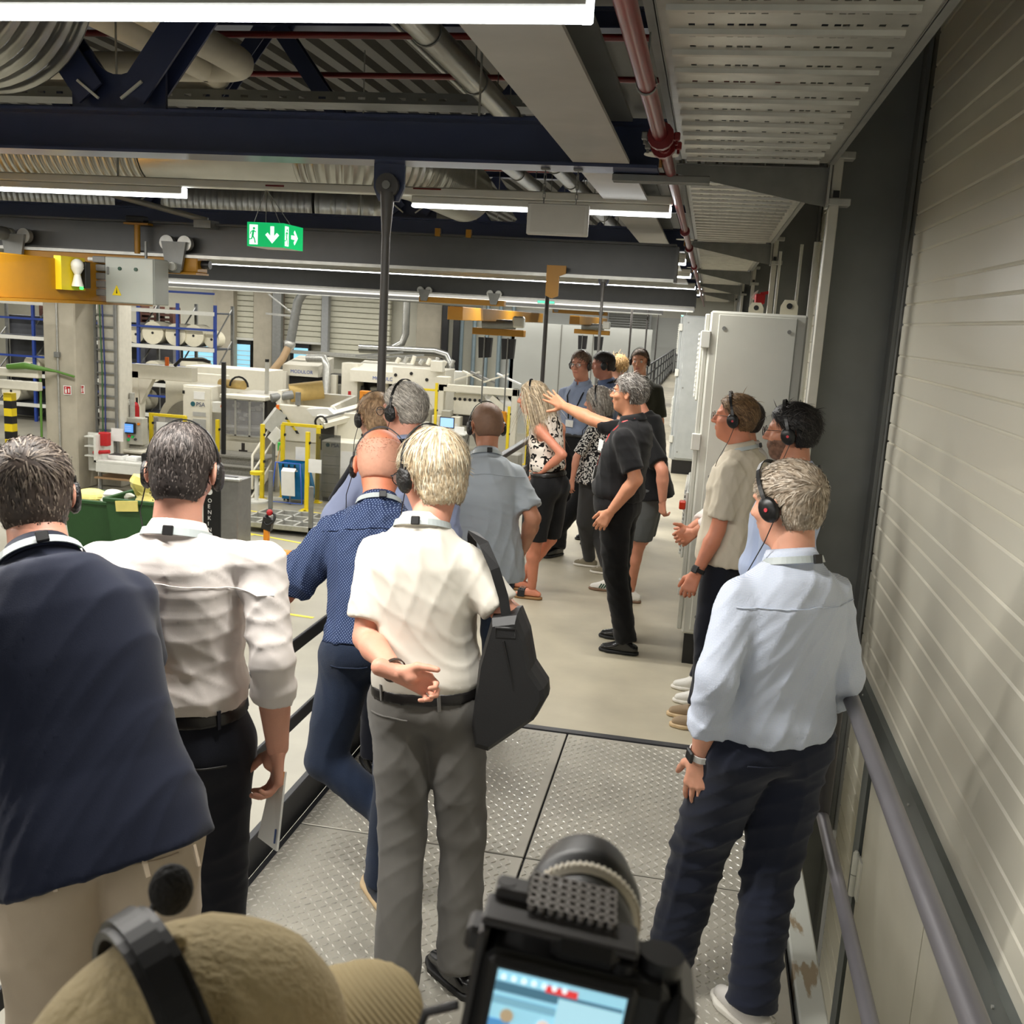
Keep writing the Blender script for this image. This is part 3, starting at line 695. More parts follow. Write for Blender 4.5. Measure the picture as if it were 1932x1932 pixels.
# extents projected from image-pixel boxes at estimated depths: x0, x1, y, z0, z1 in metres
RC = {
    'pillar': (-16.57, -15.69, 23.3, -3.04, 1.82),
    'ladder': (-15.89, -15.46, 23.6, -2.41, 1.85),
    'white_rail_a': (-17.66, -16.34, 23.0, -0.15, 0.06),
    'white_rail_b': (-17.68, -16.35, 23.0, -0.47, -0.25),
    'firesign_a': (-16.07, -15.85, 23.25, -0.53, -0.3),
    'firesign_b': (-15.74, -15.62, 23.4, -0.5, -0.28),
    'rack': (-26.86, -17.89, 35.0, -2.86, 1.83),
    'gantry': (-16.47, -14.51, 27.0, -0.31, 0.1),
    'gpost': (-16.43, -16.19, 27.0, -1.5, -0.1),
    'bigplate': (-16.91, -15.49, 28.5, -1.79, -0.16),
    'disc': (-16.24, -15.33, 28.2, -1.73, -0.84),
    'cab1': (-14.52, -13.63, 26.5, -2.66, -0.35),
    'smallbox': (-13.52, -13.2, 26.3, -1.05, -0.75),
    'backhood': (-16.34, -13.53, 30.0, -0.89, -0.05),
    'guard': (-13.22, -11.94, 26.5, -1.65, -0.61),
    'lowbody': (-13.22, -12.14, 26.5, -2.62, -1.66),
    'rollA': (-13.97, -13.25, 28.0, -0.53, -0.31),
    'blackpost': (-12.9, -12.79, 25.6, -2.26, 0.43),
    'greypost': (-12.5, -12.4, 27.5, -0.94, 0.39),
    'hmi': (-15.41, -14.61, 24.5, -1.87, -1.15),
    'screen': (-15.2, -14.77, 24.4, -1.57, -1.27),
    'arm1': (-16.01, -15.38, 25.2, -0.49, -0.28),
    'arm2': (-16.02, -15.3, 25.2, -0.78, -0.56),
    'deskL': (-15.16, -13.64, 23.2, -2.45, -2.11),
    'extinguisher': (-16.37, -16.21, 26.0, -1.33, -1.03),
    'fenceL1': (-15.77, -15.64, 24.6, -2.28, -1.06),
    'fenceL2': (-14.81, -14.68, 25.2, -2.1, -1.12),
    'fenceL3': (-13.8, -13.7, 25.2, -2.02, -1.15),
    'fencetop': (-14.77, -13.73, 25.2, -1.17, -1.06),
    'paperA': (-15.62, -15.39, 24.5, -1.62, -1.3),
    'stairs': (-12.65, -11.32, 24.6, -3.09, -2.23),
    'm2body': (-11.52, -10.01, 27.0, -1.68, -0.56),
    'm2side': (-11.94, -10.76, 26.5, -1.98, -0.27),
    'rollB': (-11.75, -10.86, 27.5, -0.63, -0.32),
    'table': (-10.6, -9.65, 26.0, -0.94, -0.63),
    'conv': (-9.88, -8.87, 25.5, -0.91, -0.53),
    'm2plate': (-9.56, -8.6, 25.6, -1.4, -0.69),
    'm2low': (-9.71, -8.79, 24.9, -2.89, -1.37),
    'tilt': (-11.61, -11.03, 25.5, -1.35, -0.82),
    'motor': (-11.71, -11.33, 26.0, -0.61, -0.39),
    'f1': (-11.19, -11.08, 24.4, -3.02, -1.02),
    'f2': (-10.79, -10.69, 24.8, -2.51, -1.05),
    'f2top': (-10.79, -9.74, 24.8, -1.07, -0.99),
    'f3': (-9.61, -9.51, 23.6, -2.9, -1.02),
    'f4': (-9.72, -9.63, 24.6, -2.66, -1.0),
    'bag': (-10.62, -10.0, 24.5, -2.85, -1.94),
    'towel': (-10.39, -9.98, 23.9, -2.78, -2.12),
    'bagframe': (-10.63, -10.0, 24.0, -2.95, -1.91),
    'hoodA': (-17.38, -15.81, 40, -0.88, -0.36),
    'hoodB': (-14.06, -11.9, 39, -0.85, -0.32),
    'under': (-17.3, -12.27, 40.5, -2.12, -0.78),
    'sideA': (-14.69, -14.05, 39.5, -1.47, -0.17),
    'sideB': (-12.11, -9.95, 38.5, -1.48, -0.13),
    'tower': (-10.44, -9.96, 38, -0.19, 0.23),
    'topbar': (-17.54, -10.65, 41, -0.13, 0.17),
    'printers': (-12.67, -10.02, 39.5, -0.29, 0.02),
    'orange': (-12.58, -12.02, 36, -1.63, -0.96),
    'whitepanel': (-9.24, -8.71, 37, -0.55, -0.03),
    'frame4': (-9.56, -6.58, 36, -2.44, -0.41),
    'conv4': (-9.35, -7.12, 37, -0.87, -0.28),
    'cabs4': (-9.99, -8.56, 36.5, -2.3, -1.31),
    'monitor': (-8.93, -8.4, 34, -1.87, -1.48),
    'deskR': (-9.4, -7.88, 33.8, -3.0, -1.98),
    'paperR': (-8.34, -7.98, 33.8, -2.0, -1.76),
    'binA': (-11.83, -10.9, 17.2, -2.53, -1.85),
    'binB': (-10.74, -9.76, 16.9, -2.36, -1.7),
    'stand': (-9.32, -8.62, 17.8, -2.42, -1.32),
    'truck': (-7.24, -7.05, 16.5, -2.7, -2.38),
    'thandle': (-7.46, -7.29, 16.8, -2.55, -1.71),
    'win1': (-23.28, -22.29, 47.5, -1.39, 0.24),
    'win2': (-20.24, -19.24, 47.5, -0.45, 0.25),
    'bc1': (-24.11, -23.04, 47.0, -1.42, 2.59),
    'bc2': (-21.98, -21.01, 47.0, -1.28, 2.69),
    'bc3': (-21.1, -20.54, 47.2, -1.24, 2.74),
    'bc4': (-13.68, -12.46, 47.0, -0.71, 2.56),
    'gpost2': (-18.47, -18.12, 47.0, -0.17, 2.66),
    'shutA': (-23.24, -22.17, 47.4, 0.27, 2.65),
    'shutB': (-20.58, -18.63, 47.4, 0.28, 2.81),
    'shutC': (-18.27, -15.14, 47.4, -0.25, 2.7),
    'exh': (-17.13, -16.78, 40.0, 0.41, 2.46),
    'greydark': (-20.78, -20.32, 46.5, -0.94, 2.72),
    'blackp': (-12.31, -12.0, 46.5, -0.14, 2.43),
    'winL': (-26.16, -24.28, 47.5, -1.55, 0.04),
    'louver': (-4.6, -2.73, 47.5, 1.35, 2.51),
    'rdoor': (-6.72, -4.73, 47.5, -0.74, 2.44),
    'whiteroom': (-8.18, -2.97, 44.0, -1.47, 2.06),
}
# ================================================================== THE HALL BELOW
HZ = -3.0
def wloc(o):
    v = np.zeros(3)
    while o is not None: v += np.array(o.location); o = o.parent
    return v
def wb(mb, name, m, parent):
    o = mb.build(name, m, parent)
    o.location = tuple(-wloc(parent)); return o
def wbox(name, m, parent, x0, x1, y0, y1, z0, z1, b=0.0):
    return wb(MB().bbox(x0, x1, y0, y1, z0, z1, b=b) if b else MB().box(x0, x1, y0, y1, z0, z1), name, m, parent)
def rbox(key, name, m, parent, dep, z0=None, z1=None, b=0.015, x0=None, x1=None):
    a, c, Y, zl, zh = RC[key]
    return wbox(name, m, parent, a if x0 is None else x0, c if x1 is None else x1, Y, Y + dep, zl if z0 is None else z0, zh if z1 is None else z1, b)
# ---- concrete pillars
p = thing('concrete_pillar', 'big precast concrete pillar with red fire signs at left', 'pillar', (-16.1, 23.7, HZ))
wbox('shaft', PRECAST, p, -16.62, -15.72, 23.3, 24.2, HZ, 5.0, 0.03)
wb(MB().cyl((-16.2, 23.27, HZ), (-16.2, 23.27, 4.5), 0.025, n=8), 'conduit', GALV, p)
for z in (-2.4, 0.4): wbox('socket_box', GALVD, p, -16.27, -16.13, 23.2, 23.3, z, z + 0.14, 0.01)
fsm = mat('fire_red', (178, 24, 30), 0.5)
for k, y in (('firesign_a', 23.28), ('firesign_b', 23.5)):
    a, c, _, zl, zh = RC[k]
    s = thing('fire_sign', 'square red and white fire extinguisher sign, ' + ('left one on the concrete pillar' if k.endswith('a') else 'right one by the cable ladder'), 'sign', ((a + c) / 2, y, zl), group='fire signs on the pillar')
    wbox('plate', WPAPER, s, a, c, y, y + 0.01, zl, zh)
    wbox('red_field', fsm, s, a + 0.02, c - 0.02, y - 0.003, y, zl + 0.02, zh - 0.02)
    w_ = c - a
    wbox('symbol', WPAPER, s, a + w_ * .22, a + w_ * .45, y - 0.006, y - 0.003, zl + 0.04, zl + 0.14)
    wbox('symbol', WPAPER, s, a + w_ * .62, a + w_ * .78, y - 0.006, y - 0.003, zl + 0.05, zl + 0.16)
    wbox('symbol', WPAPER, s, a + w_ * .25, a + w_ * .38, y - 0.006, y - 0.003, zl + 0.155, zl + 0.19)
p2 = thing('concrete_pillar', 'white painted pillar with cable ladder just behind the concrete pillar', 'pillar', (-15.5, 24.3, HZ))
wbox('shaft', mat('painted_pillar', (200, 196, 182), 0.7), p2, -15.68, -15.05, 24.2, 24.8, HZ, 5.0, 0.02)
lad = thing('cable_ladder', 'vertical cable ladder with grey rungs on the white pillar', 'cable ladder', (-15.5, 24.0, HZ))
for x in (-15.70, -15.12): wbox('stile', GALVD, lad, x - 0.03, x + 0.03, 24.1, 24.16, HZ + 0.7, 4.9)
for i in range(20): wbox('rung', GALVD, lad, -15.7, -15.12, 24.12, 24.15, -2.1 + i * 0.3, -2.06 + i * 0.3)
for x, c in ((-15.5, (70, 110, 70)), (-15.42, (60, 70, 130))): wb(MB().tube([(x, 24.08, -2.0), (x + 0.02, 24.08, 0), (x - 0.03, 24.08, 2), (x, 24.08, 4.5)], 0.02, 6), 'cable', mat('cable_%d' % c[0], c, 0.5), lad)
jb = thing('jib_rail', 'pair of ivory horizontal rails with green cable joining the pillar', 'rail', (-17.5, 23.1, -0.3))
for k in ('white_rail_a', 'white_rail_b'): rbox(k, 'rail', MACH, jb, 0.2, x0=-21, x1=-16.6)
wb(MB().tube([(-17.4, 22.95, 0.1), (-16.9, 22.95, 0.16), (-16.5, 22.95, 0.12), (-16.2, 23.2, 0.05), (-15.7, 23.2, -0.05)], [0.07, 0.09, 0.06, 0.03, 0.03], 8), 'green_cable_bundle', mat('cable_green', (86, 130, 50), 0.5), jb)
wb(MB().tube([(-16.66, 23.2, 0.1), (-16.68, 23.2, -2.2)], 0.03, 6), 'hanging_cable', MATS['cable_green'], jb)
yb = thing('hazard_bollard', 'orange and black striped machine edge at the far left', 'bollard', (-17.7, 23.2, HZ))
for i in range(12): wbox('stripe', SAFEY if i % 2 else BLACK, yb, -17.75, -17.52, 23.2, 23.4, HZ + i * 0.2, HZ + 0.2 + i * 0.2)
# ---- storage rack with paper rolls
rk = thing('storage_rack', 'tall blue and grey storage rack along the back of the hall', 'rack', (-22, 36, HZ))
RX = [-27.6, -25.4, -23.2, -21.0, -19.4, -17.9]
for x in RX:
    for y in (35.0, 36.4): wbox('upright', RACKBLUE if y < 36 else GALVD, rk, x - 0.05, x + 0.05, y, y + 0.1, HZ, 1.85)
    for i in range(4):
        za = HZ + i * 1.2; wb(MB().bar((x, 35.05, za), (x, 36.45, za + 1.15), 0.04, 0.04), 'brace', GALVD, rk)
LEV = [-2.3, -1.15, 0.28, 1.6]
for z in LEV:
    wbox('beam', RACKBLUE, rk, -27.6, -17.9, 34.96, 35.02, z + 0.62, z + 0.70)
    wbox('beam', WHITEM, rk, -27.6, -17.9, 34.98, 35.05, z - 0.14, z)
    wbox('shelf', mat('shelf_dark', (70, 74, 80), 0.6), rk, -27.6, -17.9, 35.05, 36.4, z - 0.08, z - 0.02)
wbox('back_goods', mat('rack_goods', (92, 94, 98), 0.8, var=0.25, scale=1.5), rk, -27.6, -22.0, 36.6, 37.2, HZ, 1.0)
rolls = [(a_, b_, c_ * .82, d_) for a_, b_, c_, d_ in [(-22.1, 0.28, .43, .9), (-21.2, 0.28, .40, .8), (-20.45, 0.28, .52, 1.0), (-19.55, 0.28, .50, .9), (-18.85, 0.28, .50, .8), (-18.2, 0.28, .38, .5),
         (-24.5, 0.28, .45, .9), (-24.6, -1.15, .50, 1.0), (-25.6, -1.15, .42, .9), (-20.5, -1.15, .5, .9), (-19.8, -1.15, .45, .8), (-19.0, -1.15, .62, 1.0), (-24.2, -2.3, .62, 1.1), (-22.2, -2.3, .48, .9), (-26.5, -2.3, .5, 1.0), (-21.2, -2.3, .5, .9)]]
for i, (x, z, r, L) in enumerate(rolls):
    o = thing('paper_roll', 'cream paper roll on the rack shelf %s, %s from the left' % ({0.28: 'above eye level', -1.15: 'in the middle', -2.3: 'at the bottom'}[z], ['first', 'second', 'third', 'fourth', 'fifth', 'sixth', 'seventh'][[q[0] for q in sorted([t for t in rolls if t[1] == z])].index(x)]), 'paper roll', (x, 35.6, z), group='paper rolls on the rack')
    MB().cyl((0, -L / 2, r), (0, L / 2, r), r, n=28).build('wound_paper', PAPER, o)
    MB().cyl((0, -L / 2 - 0.01, r), (0, -L / 2, r), 0.05, n=10).build('core', BLACK, o)
# racks of brown pallets behind
for i, (x, lab) in enumerate(((-26.0, 'stack of brown pallets high in the rack, left'), (-21.6, 'stack of brown pallets high in the rack, right'))):
    o = thing('pallet_stack', lab, 'pallets', (x, 37.6, 0.4))
    for k in range(7): MB().box(-0.75, 0.75, -0.3, 0.3, k * 0.18, k * 0.18 + 0.09).box(-0.75, -0.6, -0.3, 0.3, k * 0.18 + 0.09, k * 0.18 + 0.18).box(0.6, 0.75, -0.3, 0.3, k * 0.18 + 0.09, k * 0.18 + 0.18).box(-0.07, 0.07, -0.3, 0.3, k * 0.18 + 0.09, k * 0.18 + 0.18).build('pallet', mat('pallet_brown', (96, 62, 50), 0.8, var=0.2), o)
    MB().box(-0.75, 0.75, -0.3, 0.3, -3.4, 0.0).build('carrier', mat('rack_goods2', (120, 120, 124), 0.7, var=0.15, scale=2), o)
lf = thing('forklift', 'orange forklift with yellow beacon half hidden behind the rack', 'forklift', (-21.5, 38.6, HZ))
wbox('mast', mat('forklift_orange', (150, 70, 40), 0.5), lf, -22.2, -20.6, 38.4, 38.6, -0.75, -0.55)
wbox('body', MATS['rack_goods2'], lf, -22.2, -20.6, 38.4, 39.8, HZ, -0.75)
wb(MB().cyl((-21.9, 38.4, -0.55), (-21.9, 38.4, -0.42), 0.1, n=10), 'beacon', mat('beacon_amber', (250, 190, 30), 0.4, var=0, emit=(255, 190, 20), estr=1.5), lf)

# ---- machine line 1 (left): winder
SCREEN = mat('hmi_screen', (90, 150, 235), 0.3, var=0.0, emit=(90, 150, 240), estr=0.8)
GLASS = mat('clear_guard', (190, 190, 190), 0.05, var=0, trans=0.0, alpha=0.28)
LOGOT = mat('logo_teal', (30, 90, 100), 0.5)
m1 = thing('winding_machine', 'ivory winding machine with round disc and glazed guard, left line', 'machine', (-14, 27, HZ))
rbox('gantry', 'gantry_beam', MACH, m1, 0.35)
rbox('gpost', 'gantry_post', MACH, m1, 0.35, z0=HZ)
wb(MB().prism([(-16.2, -0.31), (-15.75, -0.31), (-16.15, -1.05)], 0.2, 'y', 27.0), 'gusset', MACH, m1)
bp = rbox('bigplate', 'side_frame', MACH, m1, 0.25, z0=HZ, x0=-16.2, x1=-14.2)
a, c, Y, zl, zh = RC['disc']
wb(MB().cyl((-15.2, 28.15, -1.75), (-15.2, 28.5, -1.75), 1.05, n=40), 'disc_rim', MACH, m1)
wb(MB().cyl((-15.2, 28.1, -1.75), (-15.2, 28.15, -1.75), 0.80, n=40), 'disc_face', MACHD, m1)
c1_ = rbox('cab1', 'control_cabinet', MACH, m1, 0.9, z0=HZ)
a, c, Y, zl, zh = RC['cab1']
wbox('cabinet_door', MACH, m1, a + 0.03, c - 0.04, Y - 0.02, Y, HZ + 0.1, zh - 0.05, 0.008)
wbox('nameplate', WPAPER, m1, a + 0.35, a + 0.68, Y - 0.03, Y - 0.02, zh - 0.38, zh - 0.16)
wb(MB().cyl((a + 0.32, Y - 0.03, zh - 0.52), (a + 0.32, Y - 0.02, zh - 0.52), 0.07, n=14), 'logo_mark', LOGOT, m1)
text_obj('logo_text', 'PSA', 0.17, mat('logo_navy', (30, 50, 90), 0.5), m1, tuple(np.array((a + 0.42, Y - 0.03, zh - 0.58)) - wloc(m1)), (math.pi / 2, 0, 0))
for z in (zh - 0.86, zh - 1.2): wbox('label_plate', mat('label_grey', (176, 176, 172), 0.5), m1, a + 0.32, a + 0.72, Y - 0.03, Y - 0.02, z, z + (0.12 if z > zh - 1 else 0.26))
for z in (-0.6, -1.55): wbox('hinge', BLACK, m1, a + 0.0, a + 0.07, Y - 0.03, Y, z, z + 0.09)
wbox('door_handle', BLACK, m1, c - 0.14, c - 0.09, Y - 0.04, Y - 0.02, -1.95, -1.75)
sbx = rbox('smallbox', 'junction_box', WHITEM, m1, 0.3)
wb(MB().cyl((-13.2, 26.28, -0.85), (-13.2, 26.24, -0.85), 0.04, n=8), 'orange_button', mat('orange_btn', (230, 110, 20), 0.4), m1)
rbox('backhood', 'rear_hood', MACH, m1, 1.2, z0=-1.6)
wbox('infeed_table', MACH, m1, -13.25, -11.9, 26.6, 28.4, -0.62, -0.52, 0.02)
g = rbox('guard', 'machine_interior', DARK, m1, 0.6, x0=-13.2, x1=-11.96)
wb(MB().cyl((-13.2, 26.45, -1.45), (-12.0, 26.45, -1.42), 0.09, n=12), 'steel_roller', GALV, m1)
for i in range(10):
    rr = random.Random(i); x = -13.1 + rr.random() * 1.0; z = -1.3 + rr.random() * 0.5
    wb(MB().bbox(x, x + 0.12 + rr.random() * .1, 26.4, 26.5, z, z + 0.1, b=0.02), 'fitting', GALV if i % 2 else MACHD, m1)
a, c, Y, zl, zh = RC['guard']
for i in range(3):
    x0 = a + (c - a) / 3 * i; x1 = x0 + (c - a) / 3
    f = wb(MB().box(x0, x0 + 0.03, Y - 0.25, Y - 0.22, zl, zh).box(x1 - 0.03, x1, Y - 0.25, Y - 0.22, zl, zh).box(x0, x1, Y - 0.25, Y - 0.22, zl, zl + 0.04).box(x0, x1, Y - 0.25, Y - 0.22, zh - 0.04, zh), 'guard_frame', GALV, m1)
    wbox('guard_pane', GLASS, f, x0 + 0.03, x1 - 0.03, Y - 0.24, Y - 0.235, zl + 0.04, zh - 0.04)
wbox('guard_top_rail', MACH, m1, -13.25, -11.9, 26.2, 26.5, -0.62, -0.5, 0.02)
rbox('lowbody', 'lower_body', MACH, m1, 1.5, z0=HZ, z1=-1.66)
a, c, Y, zl, zh = RC['lowbody']
dk = wb(MB().cyl((a + 0.42, Y - 0.01, zl + 0.28), (a + 0.42, Y - 0.005, zl + 0.28), 0.09, n=14).cyl((a + 0.66, Y - 0.01, zl + 0.26), (a + 0.66, Y - 0.005, zl + 0.26), 0.13, n=14).box(a + 0.42, a + 0.68, Y - 0.01, Y - 0.005, zl + 0.35, zl + 0.55).box(a + 0.5, a + 0.6, Y - 0.01, Y - 0.005, zl + 0.55, zl + 0.75), 'tractor_sticker', mat('sticker_dark', (52, 46, 44), 0.6), m1)
wb(MB().cyl((-13.95, 27.7, -0.33), (-13.0, 27.2, -0.30), 0.13, n=18), 'kraft_roll', mat('kraft_yellow', (222, 190, 120), 0.7), m1)
wb(MB().tube(arc((-13.15, 27.2, -0.35), 0.28, 0, math.pi, 8), 0.03, 6), 'hose', BLACK, m1)
wb(MB().cyl((-15.4, 27.2, 0.1), (-15.4, 27.2, 0.35), 0.06, n=8), 'signal_lamp', mat('orange_btn', (230, 110, 20), 0.4), m1)
wb(MB().tube([(-15.1, 27.1, 0.12), (-14.9, 27.1, 0.32), (-14.2, 27.1, 0.34), (-14.0, 27.1, 0.3)], 0.05, 6), 'black_hose', BLACK, m1)
o = thing('black_post', 'tall thin black post in front of ivory winding machine', 'post', (-12.85, 25.6, HZ)); rbox('blackpost', 'post', BLACK, o, 0.1, z0=HZ); wbox('foot', BLACK, o, -13.0, -12.7, 25.5, 25.8, HZ, HZ + 0.03)
o = thing('grey_post', 'slim white post with black cap between the two machine lines', 'post', (-12.45, 27.5, HZ)); rbox('greypost', 'post', WHITEM, o, 0.1, z0=HZ); wb(MB().cyl((-12.45, 27.55, 0.39), (-12.45, 27.55, 0.47), 0.06, n=8), 'cap', BLACK, o)
# HMI console on swing arms
h = thing('control_panel', 'grey control panel with blue screen on a swivel arm', 'control panel', (-15.0, 24.5, HZ))
rbox('hmi', 'panel_box', mat('hmi_grey', (172, 170, 158), 0.5), h, 0.3)
rbox('screen', 'screen_bezel', BLACK, h, 0.08)
a, c, Y, zl, zh = RC['screen']
wbox('screen', SCREEN, h, a + 0.04, c - 0.04, Y - 0.012, Y, zl + 0.04, zh - 0.04)
for i in range(3): wbox('screen_row', WPAPER, h, a + 0.07, c - 0.1, Y - 0.016, Y - 0.012, zl + 0.09 + i * 0.05, zl + 0.10 + i * 0.05)
for i, cc in enumerate(((230, 40, 50), (40, 200, 90), (40, 200, 90), (60, 60, 60), (60, 60, 60), (230, 130, 20))):
    x, z = [(-14.98, -1.64), (-14.88, -1.66), (-15.0, -1.74), (-15.1, -1.72), (-14.8, -1.72), (-14.7, -1.30)][i]
    wb(MB().cyl((x, 24.46, z), (x, 24.5, z), 0.035, n=8), 'push_button', mat('btn%d' % i, cc, 0.4), h)
wb(MB().cyl((-14.98, 24.65, -1.15), (-14.98, 24.65, -0.5), 0.07, n=10), 'column', GALV, h)
wb(MB().tube([(-15.35, 25.2, -0.35), (-16.0, 25.1, -0.45), (-16.02, 25.0, -0.6), (-15.4, 24.8, -0.72), (-15.0, 24.65, -0.75)], 0.10, 10), 'swing_arm', WHITEM, h)
wbox('pedestal', MACHD, h, -15.3, -14.7, 24.6, 25.0, HZ, -1.9, 0.03)
wbox('shelf', MACH, h, -15.5, -14.5, 24.3, 24.9, -2.08, -2.0, 0.02)
for i, (xa, lab) in enumerate(((-16.3, 'red wall-mounted extinguisher behind control panel, left'), (-15.85, 'red hose reel behind control panel, right'))):
    e = thing('fire_equipment', lab, 'extinguisher', (xa, 26.2, HZ))
    MB().cyl((0, 0, 1.5), (0, 0, 1.95), 0.13, n=12).sphere((0, 0, 1.97), 0.12, 10, 6).build('cylinder', fsm, e); MB().box(-0.02, 0.02, 0.1, 0.15, 0, 2.2).build('stand', BLACK, e)
wbk = thing('workbench', 'white workbench with boxes and small parts in front of the control panel', 'bench', (-14.4, 23.2, HZ))
rbox('deskL', 'front_panel', WHITEM, wbk, 0.04, z1=-2.2)
wbox('bench_top', WHITEM, wbk, -15.2, -13.6, 23.2, 24.0, -2.2, -2.15)
wbox('side_panel', WHITEM, wbk, -15.2, -15.14, 23.2, 24.0, -2.2, -1.5)
for x in (-15.1, -13.7): wbox('leg', GALVD, wbk, x - 0.03, x + 0.03, 23.3, 23.36, HZ, -2.2)
wbox('lower_shelf', mat('shelf_wood', (150, 120, 86), 0.7), wbk, -15.2, -13.6, 23.2, 24.0, -2.62, -2.58)
for i, (x, w_, hh, m, lab) in enumerate(((-15.0, .42, .12, WPAPER, 'white tray on the workbench'), (-14.5, .32, .10, WPAPER, 'white carton with orange mark on the workbench'), (-14.05, .28, .22, BLACK, 'black box on the workbench'))):
    o = thing('storage_box', lab, 'box', (x, 23.5, -2.15)); MB().bbox(0, w_, 0, .3, 0, hh, b=0.01).build('body', m, o); MB().bbox(.02, w_ - .02, .02, .28, hh, hh + .015, b=0.004).build('contents', DARK if i == 0 else m, o)
o = thing('parts_shelf', 'small white shelf unit with red grips beside the cable ladder', 'shelf', (-15.45, 23.5, HZ))
wbox('back', WHITEM, o, -15.62, -15.2, 23.6, 23.64, HZ + .5, -1.5)
for z in (-1.6, -1.85, -2.1): wbox('shelf', WHITEM, o, -15.6, -15.25, 23.4, 23.6, z, z + 0.03)
wbox('red_bin', fsm, o, -15.2, -14.95, 23.4, 23.6, -1.8, -1.45, 0.02); wb(MB().cyl((-15.3, 23.35, -1.98), (-14.85, 23.35, -1.92), 0.05, n=8), 'red_grip', fsm, o)
# safety fences in yellow
def fence(label, posts, rails, panes=()):
    t = thing('safety_fence', label, 'fence', (posts[0][0], posts[0][1], HZ), group='yellow safety fences')
    for (x, y, z1, *w_) in posts:
        q = wbox('post', SAFEY, t, x - 0.05, x + 0.05, y - 0.04, y + 0.04, HZ, z1, 0.005)
        wbox('foot_plate', SAFEY, q, x - 0.12, x + 0.12, y - 0.1, y + 0.1, HZ, HZ + 0.02)
        for zz in (z1 - 0.3, z1 - 1.0): wbox('clip', BLACK, q, x + 0.045, x + 0.075, y - 0.05, y + 0.03, zz, zz + 0.06)
    for (x0, x1, y, z) in rails: wbox('rail', SAFEY, t, x0, x1, y - 0.03, y + 0.03, z, z + 0.08, 0.005)
    for (x0, x1, y, z0, z1, m) in panes: wbox('guard_pane', m, t, x0, x1, y, y + 0.01, z0, z1)
    return t
DPANE = mat('tinted_pane', (60, 62, 62), 0.15, var=0, alpha=0.55)
fence('yellow safety fence around the left control panel', [(-15.7, 24.6, -1.06), (-14.75, 25.2, -1.06), (-13.75, 25.2, -1.08), (-13.2, 26.0, -1.2)], [(-14.78, -13.72, 25.2, -1.14)], [(-14.7, -13.8, 25.22, -2.6, -1.14, GLASS)])
fence('yellow safety fence with dark panes in front of middle machine', [(-11.13, 24.4, -1.02), (-10.74, 24.8, -1.03), (-9.56, 23.6, -1.02), (-9.68, 24.6, -1.0), (-8.9, 26.0, -1.0)], [(-10.76, -9.65, 24.8, -1.06)], [(-9.5, -8.85, 24.0, HZ + .2, -1.1, DPANE)])
for i, (x, y, z, lab) in enumerate(((-15.55, 24.5, -1.6, 'white notice sheet at the left fence post'), (-14.4, 25.1, -1.6, 'white notice sheets on the fence by winding machine'), (-10.2, 24.7, -1.9, 'white notice on dark fence pane by middle machine'), (-9.35, 23.5, -2.0, 'white notice on front yellow post'), (-15.0, 23.9, -1.7, 'pale blue notice sheet beside pillar'))):
    o = MB().box(-0.14, 0.2, 0, 0.006, -0.02, 0.32).build('notice_sheet', WPAPER, loc=(x, y, z)); tag(o, lab, 'notice', 'paper notices on the fences')
# stairs
sr = thing('access_stairs', 'short metal access steps with white handrail by winding machine', 'stairs', (-12, 24.6, HZ))
TRD = mat('tread_grate', (140, 138, 130), 0.5, 0.3, var=0.3, scale=40)
for i in range(3): wbox('tread', TRD, sr, -12.9, -11.5, 24.6 + 0.3 * i, 25.0 + 0.3 * i, HZ + 0.22 * (i + 1) - 0.03, HZ + 0.22 * (i + 1)); wbox('riser', TRD, sr, -12.9, -11.5, 24.98 + 0.3 * i, 25.0 + 0.3 * i, HZ + 0.22 * i, HZ + 0.22 * (i + 2) - .03)
wbox('platform', TRD, sr, -13.4, -11.5, 25.5, 26.4, HZ + 0.85, HZ + 0.9)
wb(MB().prism([(24.5, HZ), (24.9, HZ), (26.2, HZ + 0.85), (25.9, HZ + 0.9)], 0.05, 'x', -11.5), 'stringer', MACH, sr)
wb(MB().tube([(-11.5, 24.6, HZ + 0.2), (-11.5, 24.6, HZ + 1.1), (-11.5, 26.0, HZ + 1.9)], 0.035, 8), 'handrail', MACH, sr)
wb(MB().tube([(-11.5, 24.6, HZ + 0.65), (-11.5, 26.0, HZ + 1.4)], 0.03, 8), 'middle_rail', MACH, sr)
yp = thing('barrier_post', 'yellow-topped white barrier post with round foot and disc', 'post', (-11.1, 24.0, HZ))
MB().cyl((0, 0, 0.0), (0, 0, 0.04), 0.3, n=24).build('foot', WHITEM, yp); MB().cyl((0, 0, 0.04), (0, 0, 0.72), 0.05, n=10).build('stem', WHITEM, yp); MB().cyl((0, 0, 0.72), (0, 0, 0.80), 0.17, n=20).build('disc', SAFEY, yp)

